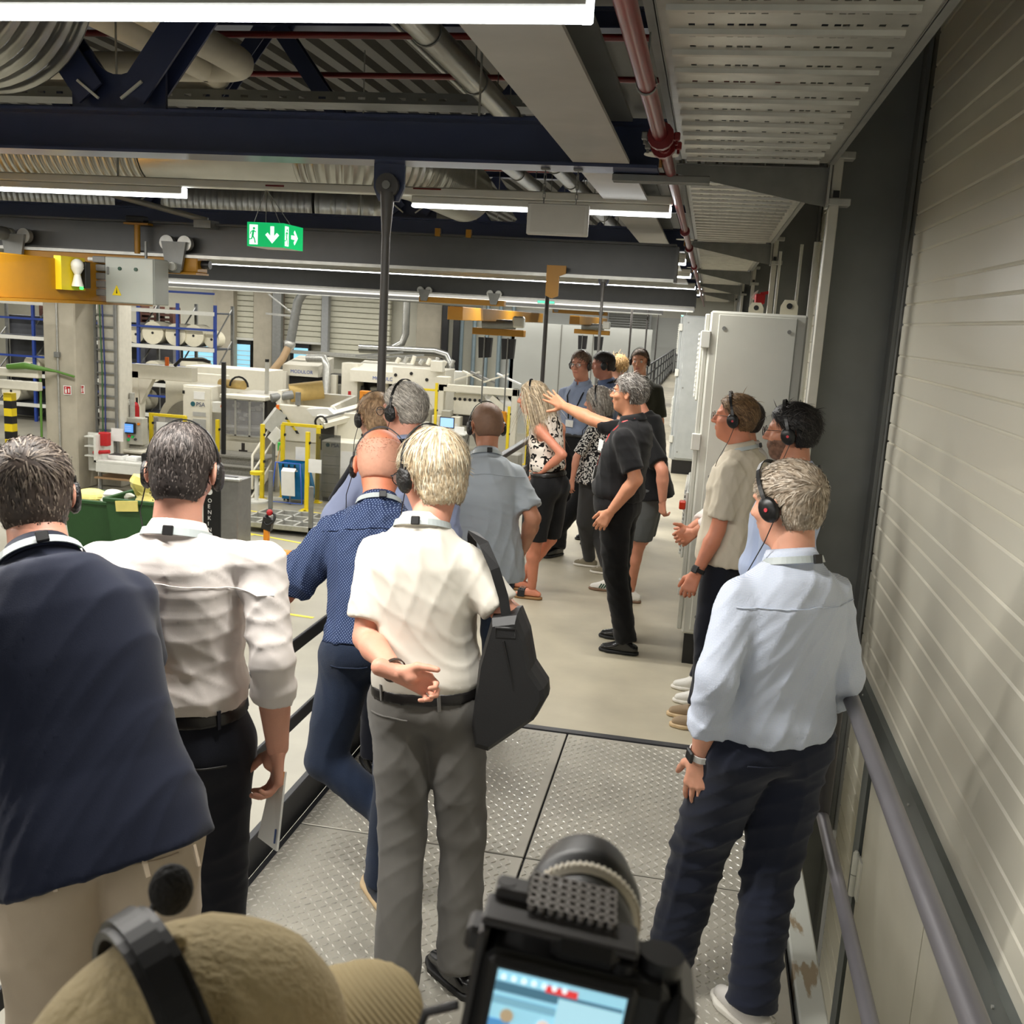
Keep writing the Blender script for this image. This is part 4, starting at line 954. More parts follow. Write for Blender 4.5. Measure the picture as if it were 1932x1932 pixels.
# ---- machine line 2 (middle)
m2 = thing('laminating_machine', 'ivory machine with yellow kraft roll and open feed table, middle line', 'machine', (-10.5, 26, HZ))
wb(MB().prism([(26.4, -0.3), (28.2, -0.3), (28.2, HZ), (26.2, HZ), (26.2, -1.3)], 0.12, 'x', -11.6), 'side_frame', MACH, m2)
wb(MB().prism([(26.4, -0.62), (28.2, -0.45), (28.2, HZ), (26.2, HZ), (26.2, -1.5)], 0.12, 'x', -10.05), 'side_frame', MACH, m2)
wbox('rear_hood', MACH, m2, -11.6, -10.0, 27.9, 28.3, -1.2, -0.45, 0.02)
wbox('front_hood', MACH, m2, -11.5, -10.0, 26.25, 26.4, -1.68, -0.66, 0.03)
wb(MB().cyl((-11.55, 27.1, -0.42), (-10.7, 27.5, -0.28), 0.26, n=24), 'kraft_roll', MATS['kraft_yellow'], m2)
wb(MB().cyl((-11.75, 26.3, -0.52), (-11.3, 26.7, -0.42), 0.12, n=14), 'motor', GALVD, m2)
wbox('bracket', GALVD, m2, -11.0, -10.88, 26.2, 26.3, -0.65, -0.3)
wbox('lower_body', MACH, m2, -11.5, -10.0, 26.3, 28.2, HZ, -1.68, 0.02)
for i in range(9): wb(MB().prism([(-11.62 + i * 0.08, -0.62 - i * 0.09), (-11.54 + i * 0.08, -0.62 - i * 0.09), (-11.48 + i * 0.08, -0.71 - i * 0.09), (-11.56 + i * 0.08, -0.71 - i * 0.09)], 0.02, 'y', 26.12), 'hazard_stripe', SAFEY if i % 2 else BLACK, m2)
wb(MB().prism([(-10.55, -0.70), (-9.75, -0.60), (-9.45, -0.95), (-10.0, -1.1)], 0.05, 'y', 25.9).prism([(-10.4, -0.66), (-9.8, -0.6), (-9.6, -0.75), (-10.2, -0.85)], 0.3, 'y', 25.5), 'paper_web', WPAPER, m2)
wb(MB().bar((-9.9, 25.3, -0.95), (-8.9, 26.2, -0.6), 0.5, 0.14, up=(0.2, -.4, 1)), 'feed_table', MACH, m2)
wb(MB().bar((-9.8, 25.25, -0.84), (-8.95, 26.0, -0.54), 0.06, 0.05), 'feed_bar', GALVD, m2)
wb(MB().tube(arc((-9.85, 25.2, -0.95), 0.16, 0, 5.2, 12), 0.03, 6), 'hose_loop', BLACK, m2)
rbox('m2plate', 'drive_plate', MACH, m2, 0.8, z0=-1.5)
wb(MB().cyl((-8.8, 25.58, -1.25), (-8.8, 25.6, -1.25), 0.06, n=12), 'port', BLACK, m2)
wb(MB().prism([(-10.0, -1.0), (-9.6, -0.9), (-9.6, -1.9), (-10.0, -1.7)], 0.05, 'y', 25.5), 'gap_shade_plate', DARK, m2)  # solid dark plate standing in for the shade of a gap
lw = thing('louvred_cabinet', 'grey-white louvred cabinet with small logo in front of middle machine', 'cabinet', (-9.25, 24.9, HZ))
rbox('m2low', 'body', MACH, lw, 0.7, z0=HZ + 0.1, b=0.04)
a, c, Y, zl, zh = RC['m2low']
for i in range(5): wbox('panel_joint', mat('joint_grey', (120, 118, 110), 0.6), lw, a + 0.04, c - 0.04, Y - 0.006, Y + 0.004, HZ + 0.25 + i * 0.24, HZ + 0.258 + i * 0.24)
wb(MB().cyl((a + 0.18, Y - 0.01, zh - 0.12), (a + 0.18, Y, zh - 0.12), 0.055, n=12), 'logo_mark', LOGOT, lw)
text_obj('logo_text', 'PSA', 0.14, MATS['logo_navy'], lw, tuple(np.array((a + 0.27, Y - 0.008, zh - 0.17)) - wloc(lw)), (math.pi / 2, 0, 0))
wbox('notice', WPAPER, lw, a + 0.55, c - 0.05, Y - 0.02, Y - 0.005, zh - 0.95, zh - 0.25)
wbox('plinth', BLACK, lw, a + 0.05, c - 0.05, Y + 0.05, Y + 0.6, HZ, HZ + 0.1)
tl = thing('tilted_console', 'tilted grey console with orange knob on a stand', 'console', (-11.3, 25.5, HZ))
wb(MB().bar((-11.5, 25.5, -1.3), (-11.2, 25.7, -0.8), 0.34, 0.28, up=(1, -1, .3)), 'box', mat('console_grey', (182, 182, 174), 0.5), tl)
wb(MB().cyl((-11.25, 25.6, -0.8), (-11.25, 25.6, -0.62), 0.045, n=8), 'orange_knob', mat('orange_btn', (230, 110, 20), 0.4), tl)
wb(MB().cyl((-11.35, 25.6, HZ), (-11.35, 25.6, -1.2), 0.05, n=8), 'stand', GALVD, tl)
wb(MB().bar((-11.25, 25.2, -1.55), (-11.0, 25.2, -1.25), 0.02, 0.28, up=(1, 0, -.7)), 'sheet', WPAPER, tl)
wb(MB().bbox(-10.98, -10.9, 25.0, 25.1, -1.78, -1.55, b=0.01), 'green_button_box', mat('green_led2', (70, 190, 90), 0.5), tl)
br = thing('broom', 'wooden-handled broom leaning by the yellow fence', 'broom', (-10.95, 24.5, HZ))
MB().tube([(0, 0, 0.05), (0.14, 0.3, 1.4)], 0.02, 8).build('handle', mat('broom_wood', (196, 166, 120), 0.6), br); MB().box(-0.3, 0.4, -0.05, 0.05, 0, 0.07).build('head', WHITEM, br)
bg = thing('waste_bag_stand', 'blue waste bag on a wheeled wire stand', 'bag stand', (-10.3, 24.3, HZ))
wb(MB().add([(-10.6, 24.2, -1.95), (-9.98, 24.2, -1.95), (-9.98, 24.75, -1.95), (-10.6, 24.75, -1.95), (-10.5, 24.25, -2.9), (-9.75, 24.25, -2.88), (-9.75, 24.8, -2.88), (-10.5, 24.8, -2.9)], [(0, 1, 5, 4), (1, 2, 6, 5), (2, 3, 7, 6), (3, 0, 4, 7), (4, 5, 6, 7)]), 'bag', mat('bag_blue', (20, 110, 160), 0.35, var=0.15), bg)
wb(MB().tube([(-10.62, 24.1, -1.93), (-9.96, 24.1, -1.93), (-9.85, 24.0, -2.95), (-10.7, 24.0, -2.95)], 0.02, 6, closed=True), 'frame', mat('frame_blue', (60, 100, 200), 0.4), bg)
for i in range(3): wbox('strap', BLACK, bg, -10.48 + i * 0.16, -10.44 + i * 0.16, 24.17, 24.19, -2.3, -1.98)
for x in (-10.5, -9.85): wb(MB().cyl((x, 24.6, HZ + .07), (x + .06, 24.6, HZ + .07), 0.07, n=10), 'wheel', BLACK, bg)
tw = thing('paper_towel', 'white paper towel hanging on a floor holder', 'paper towel', (-10.2, 23.9, HZ))
wb(MB().ribbon([(-10.2, 23.95, -2.75), (-10.2, 23.92, -2.4), (-10.2, 23.9, -2.12), (-10.2, 24.0, -2.06), (-10.2, 24.1, -2.12)], 0.36, 0.02, (0, -1, 0.2)), 'towel', WPAPER, tw)
wb(MB().tube([(-10.2, 24.05, HZ), (-10.2, 24.05, -2.12)], 0.025, 6), 'holder', GALVD, tw)
# ---- rear machine
m3 = thing('printing_machine', 'long ivory machine with sloping hoods at the back of the hall', 'machine', (-14, 40, HZ))
for k, dz in (('hoodA', .0), ('hoodB', 0.0)):
    a, c, Y, zl, zh = RC[k]
    wb(MB().prism([(Y, zl), (Y + 1.8, zl), (Y + 1.8, zh + 0.25), (Y + 0.7, zh + 0.05), (Y, zl + 0.45)], c - a, 'x', a), 'hood', MACH, m3)
    text_obj('hood_text', 'MODULOR' if k == 'hoodA' else 'MODULOR', 0.2, mat('text_blue', (60, 90, 170), 0.5), m3, tuple(np.array((a + (0.35 if k == 'hoodA' else c - a - 1.2), Y - 0.01, zl + 0.12)) - wloc(m3)), (math.pi / 2, 0, 0))
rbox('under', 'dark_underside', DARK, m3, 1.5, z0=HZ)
rbox('sideA', 'side_frame', MACH, m3, 0.8, z0=-2.5, x0=-14.6, x1=-13.9)
rbox('sideB', 'side_frame', MACH, m3, 1.5, z0=HZ)
rbox('tower', 'tower', MACH, m3, 0.4)
rbox('topbar', 'conveyor_rail', GALV, m3, 0.15, z0=0.0, z1=0.14)
for i in range(9):
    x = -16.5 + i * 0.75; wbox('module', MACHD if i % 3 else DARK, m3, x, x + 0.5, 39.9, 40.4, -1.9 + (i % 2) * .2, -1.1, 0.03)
for i in range(8):
    x = -12.2 + i * 0.32; wb(MB().cyl((x, 39.3, 0.0), (x + 0.1, 39.3, 0.18 + (i % 3) * 0.06), 0.09, n=8), 'print_head', GALV if i % 2 else MACH, m3)
    if i % 2: wb(MB().cyl((x - 0.1, 38.48, -0.35 - (i % 3) * .1), (x - 0.1, 38.52, -0.35 - (i % 3) * .1), 0.07, n=8), 'port', BLACK, m3)
wb(MB().tube([(-16.2, 39.8, -0.1), (-15.4, 39.6, -0.05), (-15.2, 39.4, -0.35), (-15.2, 39.4, -2.4)], 0.16, 10), 'exhaust_hose', GALV, m3)
for i in range(4): wbox('post', MACH, m3, -17.3 + i * 2.2, -17.05 + i * 2.2, 39.6, 39.8, HZ, -0.7)
for i, (a_, b_) in enumerate((((-14.4, 40.6, .1), (-12.4, 40.8, .35)), ((-13.9, 40.6, .05), (-11.5, 40.8, .3)))): wb(MB().bar(a_, b_, 0.12, 0.08), 'belt_arm', GALVD, m3)
og = thing('orange_carriage', 'orange machine carriage standing before rear ivory machine', 'carriage', (-12.6, 36, HZ))
a, c, Y, zl, zh = RC['orange']
ORG = mat('carriage_orange', (226, 140, 30), 0.45)
wbox('arm', ORG, og, a, c, Y, Y + 0.3, zh - 0.14, zh, 0.02); wbox('post', ORG, og, a, a + 0.16, Y, Y + 0.3, HZ, zh - 0.1, 0.02); wbox('side', ORG, og, a + .16, a + .36, Y, Y + 0.25, zl - 0.2, zl + 0.1, 0.02); wbox('red_column', fsm, og, a - 0.45, a - 0.36, Y, Y + 0.1, HZ, zh - 0.05)
wp = thing('white_screen_panel', 'tilted white panel on a stand beside rear machine tower', 'panel', (-9, 37, HZ))
a, c, Y, zl, zh = RC['whitepanel']
wbox('panel', WHITEM, wp, a, c, Y, Y + 0.08, zl, zh, 0.05); wb(MB().cyl(((a + c) / 2, Y + 0.05, HZ), ((a + c) / 2, Y + 0.05, zl), 0.05, n=8), 'stand', GALVD, wp)
# ---- right line
m4 = thing('transfer_machine', 'ivory portal frame machine with sloping chutes, right of the hall', 'machine', (-8, 36, HZ))
a, c, Y, zl, zh = RC['frame4']
wbox('portal_beam', MACH, m4, a, c, Y, Y + 0.3, zh - 0.35, zh - 0.08, 0.02)
for x in (a, c - 0.22): wbox('portal_post', MACH, m4, x, x + 0.22, Y, Y + 0.3, HZ, zh - 0.08, 0.02)
wbox('end_block', MACH, m4, a - 0.1, a + 0.35, Y, Y + 0.5, zh - 0.2, zh + 0.18, 0.02)
for i, (x, s, m) in enumerate(((a + 0.9, 1, MACH), (a + 1.5, -1, GALVD), (a + 2.0, 1, MACH), (a + 2.5, -1, WPAPER), (a + 1.2, -1, MACH))):
    wb(MB().bar((x - 0.45, Y + 0.6, zh - 0.05 + (0.1 if s > 0 else 0.45)), (x + 0.45, Y + 0.7, zh - 0.05 + (0.45 if s > 0 else 0.1)), 0.4, 0.05), 'chute', m, m4)
wbox('drive_unit', MACH, m4, a + 0.5, a + 1.6, Y + 0.4, Y + 1.2, zh - 1.2, zh - 0.4, 0.03)
for i in range(6): wb(MB().cyl((a + 0.55 + i * 0.19, Y + 0.38, zh - 0.62), (a + 0.55 + i * 0.19, Y + 0.42, zh - 0.62), 0.06, n=8), 'roller_end', BLACK, m4)
wbox('dark_rollers', DARK, m4, a + 0.7, c - 0.4, Y + 0.5, Y + 1.4, zh - 1.6, zh - 1.0)
for i, x in enumerate((a + 1.7, a + 2.1)): wb(MB().prism([(x, zh - 0.45), (x + 0.35, zh - 0.9), (x + 0.75, zh - 0.75), (x + 0.4, zh - 0.35)], 0.03, 'y', Y + 0.25), 'white_sheet', WPAPER, m4)
wb(MB().bar((c - 1.0, Y + 0.1, zh - 0.45), (c - 0.1, Y + 0.1, zh - 1.1), 0.08, 0.2), 'brace', MACH, m4)
k4 = thing('fenced_switch_cabinets', 'row of grey control boxes with paper sheets behind yellow fence at right line', 'cabinets', (-9.5, 36.5, HZ))
a, c, Y, zl, zh = RC['cabs4']
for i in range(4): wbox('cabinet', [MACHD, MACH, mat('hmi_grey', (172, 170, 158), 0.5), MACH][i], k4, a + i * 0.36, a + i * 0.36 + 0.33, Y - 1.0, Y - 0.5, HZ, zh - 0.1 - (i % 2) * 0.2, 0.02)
for i in range(4): wbox('sheet', WPAPER, k4, a + 0.05 + i * 0.36, a + 0.27 + i * 0.36, Y - 1.02, Y - 1.0, zl + 0.1 * i % .3, zl + 0.45)
fence('yellow safety fence posts at the right machine line', [(-9.95, 35.0, -0.6), (-9.35, 35.0, -0.4), (-6.6, 34.6, -1.0), (-5.9, 34.6, -0.8)], [(-9.9, -9.4, 35.0, -0.7)])
dk4 = thing('operator_desk', 'white operator desk at the right machine line', 'desk', (-8, 33.8, HZ))
a, c, Y, zl, zh = RC['deskR']
wbox('desk_top', WHITEM, dk4, a - 0.3, c, Y - 0.3, Y + 0.7, zh - 0.05, zh, 0.01)
for x in (a - 0.25, c - 0.1): wbox('leg', GALVD, dk4, x, x + 0.06, Y - 0.2, Y + 0.6, HZ, zh - 0.05)
wbox('lower_cabinet', MACHD, dk4, a, c - 0.3, Y, Y + 0.6, HZ, zh - 0.25, 0.02)
mo = thing('computer_monitor', 'computer monitor with bright blue page on operator desk', 'monitor', (-8, 34, -2))
a, c, Y, zl, zh = RC['monitor']
wbox('bezel', BLACK, mo, a, c, Y, Y + 0.05, zl, zh, 0.01); wbox('screen', mat('screen_pale', (140, 180, 230), 0.3, var=0, emit=(150, 190, 240), estr=0.8), mo, a + 0.03, c - 0.03, Y - 0.004, Y, zl + 0.04, zh - 0.03)
wbox('stand', BLACK, mo, (a + c) / 2 - 0.05, (a + c) / 2 + 0.05, Y, Y + 0.05, zl - 0.25, zl); wbox('base', WPAPER, mo, (a + c) / 2 - 0.14, (a + c) / 2 + 0.14, Y - 0.1, Y + 0.1, zl - 0.28, zl - 0.25)
o = rbox('paperR', 'desk_sign', WPAPER, None, 0.03); tag(o, 'white paper sign standing beside the computer monitor', 'sign')
for i in range(5):
    x = -9.2 + i * 0.85; o = MB().bbox(0, 0.6, 0, 0.7, 0, 0.75 + 0.2 * (i % 2), b=0.03).build('parts_crate', [MACHD, MACH, WHITEM, mat('crate_grey', (130, 140, 140), 0.6), MACH][i], loc=(x + 3.0, 31.5 + 0.4 * i, HZ)); tag(o, ['grey parts crate on hall floor, first from left, right line', 'ivory parts crate second from left on hall floor', 'white parts crate in the middle of the floor row', 'blue-grey parts crate on the hall floor', 'ivory parts crate rightmost of the floor row'][i], 'crate', 'parts crates on hall floor')

# ---- near hall floor items
GREENB = mat('bin_green', (44, 84, 44), 0.5, var=0.06)
YBAG = mat('yellow_bag', (236, 222, 130), 0.45, var=0.1, scale=3)
WBAG = mat('white_bag', (226, 226, 214), 0.45, var=0.08, scale=3)
def crumple(mb_c, r, seed, m, name, parent, flat=0.5):
    rr = np.random.RandomState(seed); mb = MB().sphere((0, 0, 0), 1.0, 14, 10)
    V = np.array(mb.v); d = rr.randn(6, 3); ph = rr.rand(6) * 6
    k = 1 + sum(0.13 * np.sin(V @ d[i] * 2.2 + ph[i]) for i in range(6))
    V = V * k[:, None] * np.array([r, r * 0.8, r * flat]) + np.array(mb_c); mb.v = [tuple(x) for x in V]; mb.sm = [False] * len(mb.sm)
    return mb.build(name, m, parent)
for key, lab, sd in (('binA', 'green waste container filled with white plastic, left one', 1), ('binB', 'green waste container with yellow plastic bag, right one', 2)):
    a, c, Y, zl, zh = RC[key]
    b = thing('waste_container', lab, 'waste bin', ((a + c) / 2, Y + 0.5, HZ), group='green waste containers')
    hw = 0.6; H_ = zh - HZ
    MB().add([(-hw * .85, -0.4, 0.15), (hw * .85, -0.4, 0.15), (hw * .85, 0.4, 0.15), (-hw * .85, 0.4, 0.15), (-hw, -0.5, H_), (hw, -0.5, H_), (hw, 0.5, H_), (-hw, 0.5, H_)], [(3, 2, 1, 0), (0, 1, 5, 4), (1, 2, 6, 5), (2, 3, 7, 6), (3, 0, 4, 7)]).build('tub', GREENB, b)
    rim = MB()
    rim.bbox(-hw - .04, hw + .04, -0.55, -0.49, H_ - .06, H_ + .02, b=0.015).bbox(-hw - .04, hw + .04, 0.49, 0.55, H_ - .06, H_ + .02, b=0.015).bbox(-hw - .04, -hw + .02, -0.5, 0.5, H_ - .06, H_ + .02, b=0.015).bbox(hw - .02, hw + .04, -0.5, 0.5, H_ - .06, H_ + .02, b=0.015).build('rim', GREENB, b)
    for x in (-.4, .4):
        for y in (-.3, .3): MB().cyl((x - .03, y, .08), (x + .03, y, .08), 0.08, n=10).build('wheel', BLACK, b)
    if sd == 1:
        crumple((0.2, 0, H_), 0.36, 5, WBAG, 'white_bag', b, .45); crumple((-0.2, -.1, H_), 0.34, 7, YBAG, 'yellow_bag', b, .4)
    else:
        crumple((0.1, 0, H_ + .05), 0.45, 9, YBAG, 'yellow_bag', b, .75); crumple((-0.1, 0.1, H_ + .2), 0.26, 11, YBAG, 'yellow_bag', b, 1.0)
        MB().bar((-0.35, -0.56, H_ - .12), (0.1, -0.56, H_ - .08), 0.02, 0.2).build('yellow_sheet', YBAG, b)
sd_ = thing('stainless_bin', 'stainless display stand with black front and vertical white letters', 'stand', (-9.3, 17.8, HZ))
a, c, Y, zl, zh = RC['stand']
wbox('body', mat('stainless', (150, 150, 150), 0.3, 0.8, var=0.08), sd_, a, c, Y, Y + 0.6, HZ, zh, 0.01)
wbox('black_front', BLACK, sd_, a, c - 0.35, Y - 0.02, Y, HZ, zh - 0.02)
wbox('top_opening', BLACK, sd_, a + 0.05, c - 0.2, Y + 0.1, Y + 0.45, zh, zh + 0.01)
wbox('top_rim', GALV, sd_, a - 0.02, c + 0.06, Y - 0.05, Y + 0.08, zh, zh + 0.05, 0.01)
wb(MB().cyl((a + 0.13, Y - 0.03, zh - 0.25), (a + 0.13, Y - 0.02, zh - 0.25), 0.06, n=14), 'round_logo', WPAPER, sd_)
for i, ch_ in enumerate('OENKIN'): text_obj('letter', ch_, 0.11, WPAPER, sd_, tuple(np.array((a + 0.09, Y - 0.025, zh - 0.46 - i * 0.115)) - wloc(sd_)), (math.pi / 2, 0, 0))
pk = thing('pallet_truck', 'orange electric pallet truck with black tiller head', 'pallet truck', (-7.3, 16.6, HZ))
MB().bbox(-0.14, 0.2, 0.0, 0.35, 0.1, 0.66, b=0.03).build('body', ORG, pk)
MB().bar((-0.16, -0.05, 0.3), (-0.12, -0.12, 1.12), 0.09, 0.07, up=(0, 1, 0)).build('tiller', ORG, pk)
MB().bar((-0.12, -0.12, 1.12), (-0.06, -0.16, 1.34), 0.18, 0.1, up=(0, 1, 0)).tube(arc((-0.05, -0.16, 1.32), 0.1, 0, 6.28, 12, (1, 0, .3), (0, .4, 1)), 0.025, 6).build('tiller_head', BLACK, pk)
MB().sphere((-0.06, -0.14, 1.43), 0.06, 8, 6).build('red_button', fsm, pk)
for s in (-0.12, 0.16): MB().bbox(s - 0.07, s + 0.07, 0.35, 1.5, 0.06, 0.12, b=0.01).build('fork', ORG, pk)
MB().cyl((-0.1, 0.15, 0.1), (0.16, 0.15, 0.1), 0.1, n=12).build('wheel', BLACK, pk)
sg = thing('stillage', 'flat steel stillage frame with four upright posts on hall floor', 'stillage', (-9.4, 22.4, HZ))
x0, x1, y0, y1 = -10.2, -7.6, 20.9, 22.9
x0, x1, y0, y1 = -10.05, -7.4, 20.75, 22.3
for y in (y0, (y0 * 2 + y1) / 3, (y0 + 2 * y1) / 3, y1): wbox('bar', GALV, sg, x0, x1, y - 0.04, y + 0.04, HZ + 0.12, HZ + 0.22)
for i in range(7): xx = x0 + (x1 - x0) * i / 6; wbox('bar', GALV, sg, xx - 0.03, xx + 0.03, y0, y1, HZ + 0.14, HZ + 0.22)
wbox('floor_sheet', MACHD, sg, x0, x1, y0, y1, HZ + 0.10, HZ + 0.12)
for (x, y) in ((x0, y0), (x0 + .1, y1), (x1, y0), (x1 - .9, y0), (x1, y1)):
    q = wbox('post', GALVD, sg, x - 0.045, x + 0.045, y - 0.04, y + 0.04, HZ, HZ + 1.15, 0.005); wb(MB().cyl((x, y, HZ), (x, y, HZ + 0.03), 0.13, n=14), 'foot', GALV, q)
LINE = mat('floor_yellow', (222, 206, 70), 0.6, var=0.1)
tpz = empty('floor_marking', (0, 0, HZ)); tag(tpz, 'yellow marking tape lines on the hall floor', 'marking')
for (x0, y0, x1, y1) in ((-12.5, 23.3, -7.0, 21.9), (-10.6, 20.8, -6.4, 19.6), (-10.4, 20.3, -9.6, 22.6), (-11.5, 20.7, -9.5, 20.4), (-9.7, 23.5, -8.0, 23.0), (-8.1, 23.0, -7.6, 24.2), (-9.9, 22.9, -9.4, 23.7), (-9.0, 15.5, -6.0, 15.2)):
    MB().bar((x0, y0, 0.004), (x1, y1, 0.004), 0.08, 0.004).build('tape_strip', LINE, tpz)
# ---- end wall: pillars, blinds, windows, pipes
def eblock(key, name, m, dep, label, cat, z0=None, z1=None, group=None):
    a, c, Y, zl, zh = RC[key]
    o = thing(name, label, cat, ((a + c) / 2, Y, HZ), group=group)
    wbox('shaft', m, o, a, c, Y, Y + dep, HZ if z0 is None else z0, 5.0 if z1 is None else z1, 0.02); return o
eblock('bc1', 'wall_pillar', PRECAST, 0.9, 'concrete pillar on the end wall, right of the blue rack', 'pillar', group='end wall pillars')
eblock('bc2', 'wall_pillar', PRECAST, 0.9, 'concrete pillar on the end wall right of the small window', 'pillar', group='end wall pillars')
eblock('bc4', 'wall_pillar', PRECAST, 0.9, 'concrete pillar on the end wall beside black downpipes', 'pillar', group='end wall pillars')
eblock('bc3', 'wall_pillar', mat('brownish_pillar', (134, 120, 108), 0.7), 0.7, 'brownish pillar behind the grey exhaust pipe', 'pillar', group='end wall pillars')
eblock('greydark', 'steel_post', GALVD, 0.3, 'grey steel post with cable ladder on end wall', 'post')
eblock('gpost2', 'steel_post', mat('post_grey', (150, 152, 152), 0.5), 0.3, 'slim grey post between the two big roller blinds', 'post')
def blind(key, num, label):
    a, c, Y, zl, zh = RC[key]
    o = thing('roller_blind', label, 'blind', ((a + c) / 2, Y, zl), group='cream slatted blinds on the end wall')
    z = zl
    while z < 3.6:
        wbox('slat', SHUT, o, a, c, Y + 0.02, Y + 0.3, z, z + 0.235, 0.02); z += 0.26
    wbox('bottom_bar', WHITEM, o, a - 0.1, c + 0.05, Y - 0.05, Y + 0.2, zl - 0.12, zl, 0.02)
blind('shutA', 1, 'narrow cream blind above the small window'); blind('shutB', 2, 'cream slatted blind above window behind exhaust pipe'); blind('shutC', 3, 'widest cream slatted blind in the middle of end wall')
DAY = mat('daylight_pane', (150, 205, 225), 0.2, var=0.15, scale=0.8, emit=(140, 205, 230), estr=0.7)
for k, (key, n) in enumerate((('win1', 1), ('win2', 2), ('winL', 3))):
    a, c, Y, zl, zh = RC[key]
    o = empty('window_%d' % n, ((a + c) / 2, Y, zl)); tag(o, kind='structure')
    wbox('frame', BLACK, o, a, c, Y - 0.05, Y + 0.2, zl - 0.3, zh, 0.01)
    wbox('pane', DAY, o, a + 0.2, c - 0.06, Y - 0.06, Y - 0.05, zl - 0.2, zh - 0.3)
    for i in range(5): wbox('blind_slat', WHITEM, o, a + 0.2, c - 0.06, Y - 0.08, Y - 0.06, zl + 0.1 + i * (zh - zl - .5) / 5, zl + 0.13 + i * (zh - zl - .5) / 5)
xp = thing('exhaust_pipe', 'grey exhaust pipe dropping to a brown flexible hose', 'pipe', (-17, 40, HZ))
a, c, Y, zl, zh = RC['exh']
xm = (a + c) / 2
wb(MB().tube([(xm + 8, Y, zh + 0.05), (xm + 0.9, Y, zh + 0.22), (xm + 0.45, Y, zh + 0.1), (xm + 0.2, Y, zh - 0.3), (xm - 0.1, Y, zl + 0.1)], 0.19, 14), 'pipe', GALVD, xp)
wb(MB().sphere((xm - 0.12, Y, zl), 0.24, 12, 8), 'joint', GALV, xp)
wb(MB().tube([(xm - 0.12, Y, zl), (xm - 0.3, Y - 0.3, zl - 0.6), (xm - 0.75, Y - 0.6, zl - 1.3)], 0.16, 10), 'flexible_hose', mat('hose_brown', (176, 148, 112), 0.6), xp)
wb(MB().tube([(xm - 0.75, Y - 0.6, zl - 1.3), (xm - 1.0, Y - 0.8, zl - 1.9), (xm - 1.5, Y - 1.2, zl - 2.2)], 0.17, 10), 'lower_pipe', GALV, xp)
wb(MB().bar((xm - 1.2, Y, zl + 1.2), (xm + 0.3, Y, zl + 1.15), 0.06, 0.08).bar((xm - 1.1, Y, zl + 2.0), (xm + 0.1, Y, zl + 1.2), 0.05, 0.05), 'wall_bracket', GALV, xp)
sp = thing('silver_pipe', 'bright silver air pipe with bends along the end wall', 'pipe', (-14, 45, HZ))
A = [(-15.6, 44.5, 0.25), (-12.0, 44.5, 0.30), (-11.5, 44.5, 0.18), (-11.3, 44.5, -0.25), (-11.3, 44.5, -1.2)]
wb(MB().tube(A, 0.2, 14), 'pipe', DUCT, sp); wb(MB().tube([(-14.2, 44.8, 0.3), (-13.75, 45, 0.6), (-13.6, 45, 1.0), (-13.6, 45, 4.0)], 0.17, 12), 'riser', DUCT, sp)
for i in range(2): eblock('blackp', 'downpipe', BLACK, 0.2, 'black downpipe on the end wall, ' + ('left one' if i == 0 else 'right one'), 'pipe', group='black downpipes').location.x += i * 0.55
for i in range(5):
    x = -11.6 + i * 0.62; o = MB().cyl((x, 47.6, -1.6), (x, 47.6, 4), 0.1, n=10).build('wall_conduit', mat('conduit_blue_grey', (150, 168, 176), 0.4, 0.3)); tag(o, 'light blue-grey vertical pipe on the end wall, %s of five' % ['first from left', 'second from left', 'middle', 'fourth from left', 'last'][i], 'pipe', 'vertical wall pipes')
rm = thing('partition_block', 'pale grey partition room at the far end beside the gallery', 'room', (-6, 44, HZ))
a, c, Y, zl, zh = RC['whiteroom']
wbox('front_wall', WALLG, rm, a - 0.3, c + 0.6, Y, Y + 0.15, HZ, zh - 0.2); wbox('side_wall', WALLG, rm, a - 0.3, a - 0.15, Y, Y + 3.5, HZ, zh - 0.2)
for x in (-6.3, -4.9): wbox('joint', mat('joint_grey', (120, 118, 110), 0.6), rm, x, x + 0.04, Y - 0.01, Y, HZ, zh - 0.2)
lv = thing('louvre_grille', 'metal louvre grille high on the end wall', 'grille', (-3.7, 47.4, 1.3))
a, c, Y, zl, zh = RC['louver']
for i in range(12): wb(MB().bar((a, Y - 0.1, zl - .1 + i * 0.11), (c, Y - 0.1, zl - .1 + i * 0.11), 0.12, 0.02, up=(0, 0.6, 1)), 'louvre_slat', GALV, lv)
wbox('frame', GALVD, lv, a - 0.1, a, Y - 0.15, Y, zl - .2, zh); wbox('frame', GALVD, lv, c, c + 0.1, Y - 0.15, Y, zl - .2, zh)
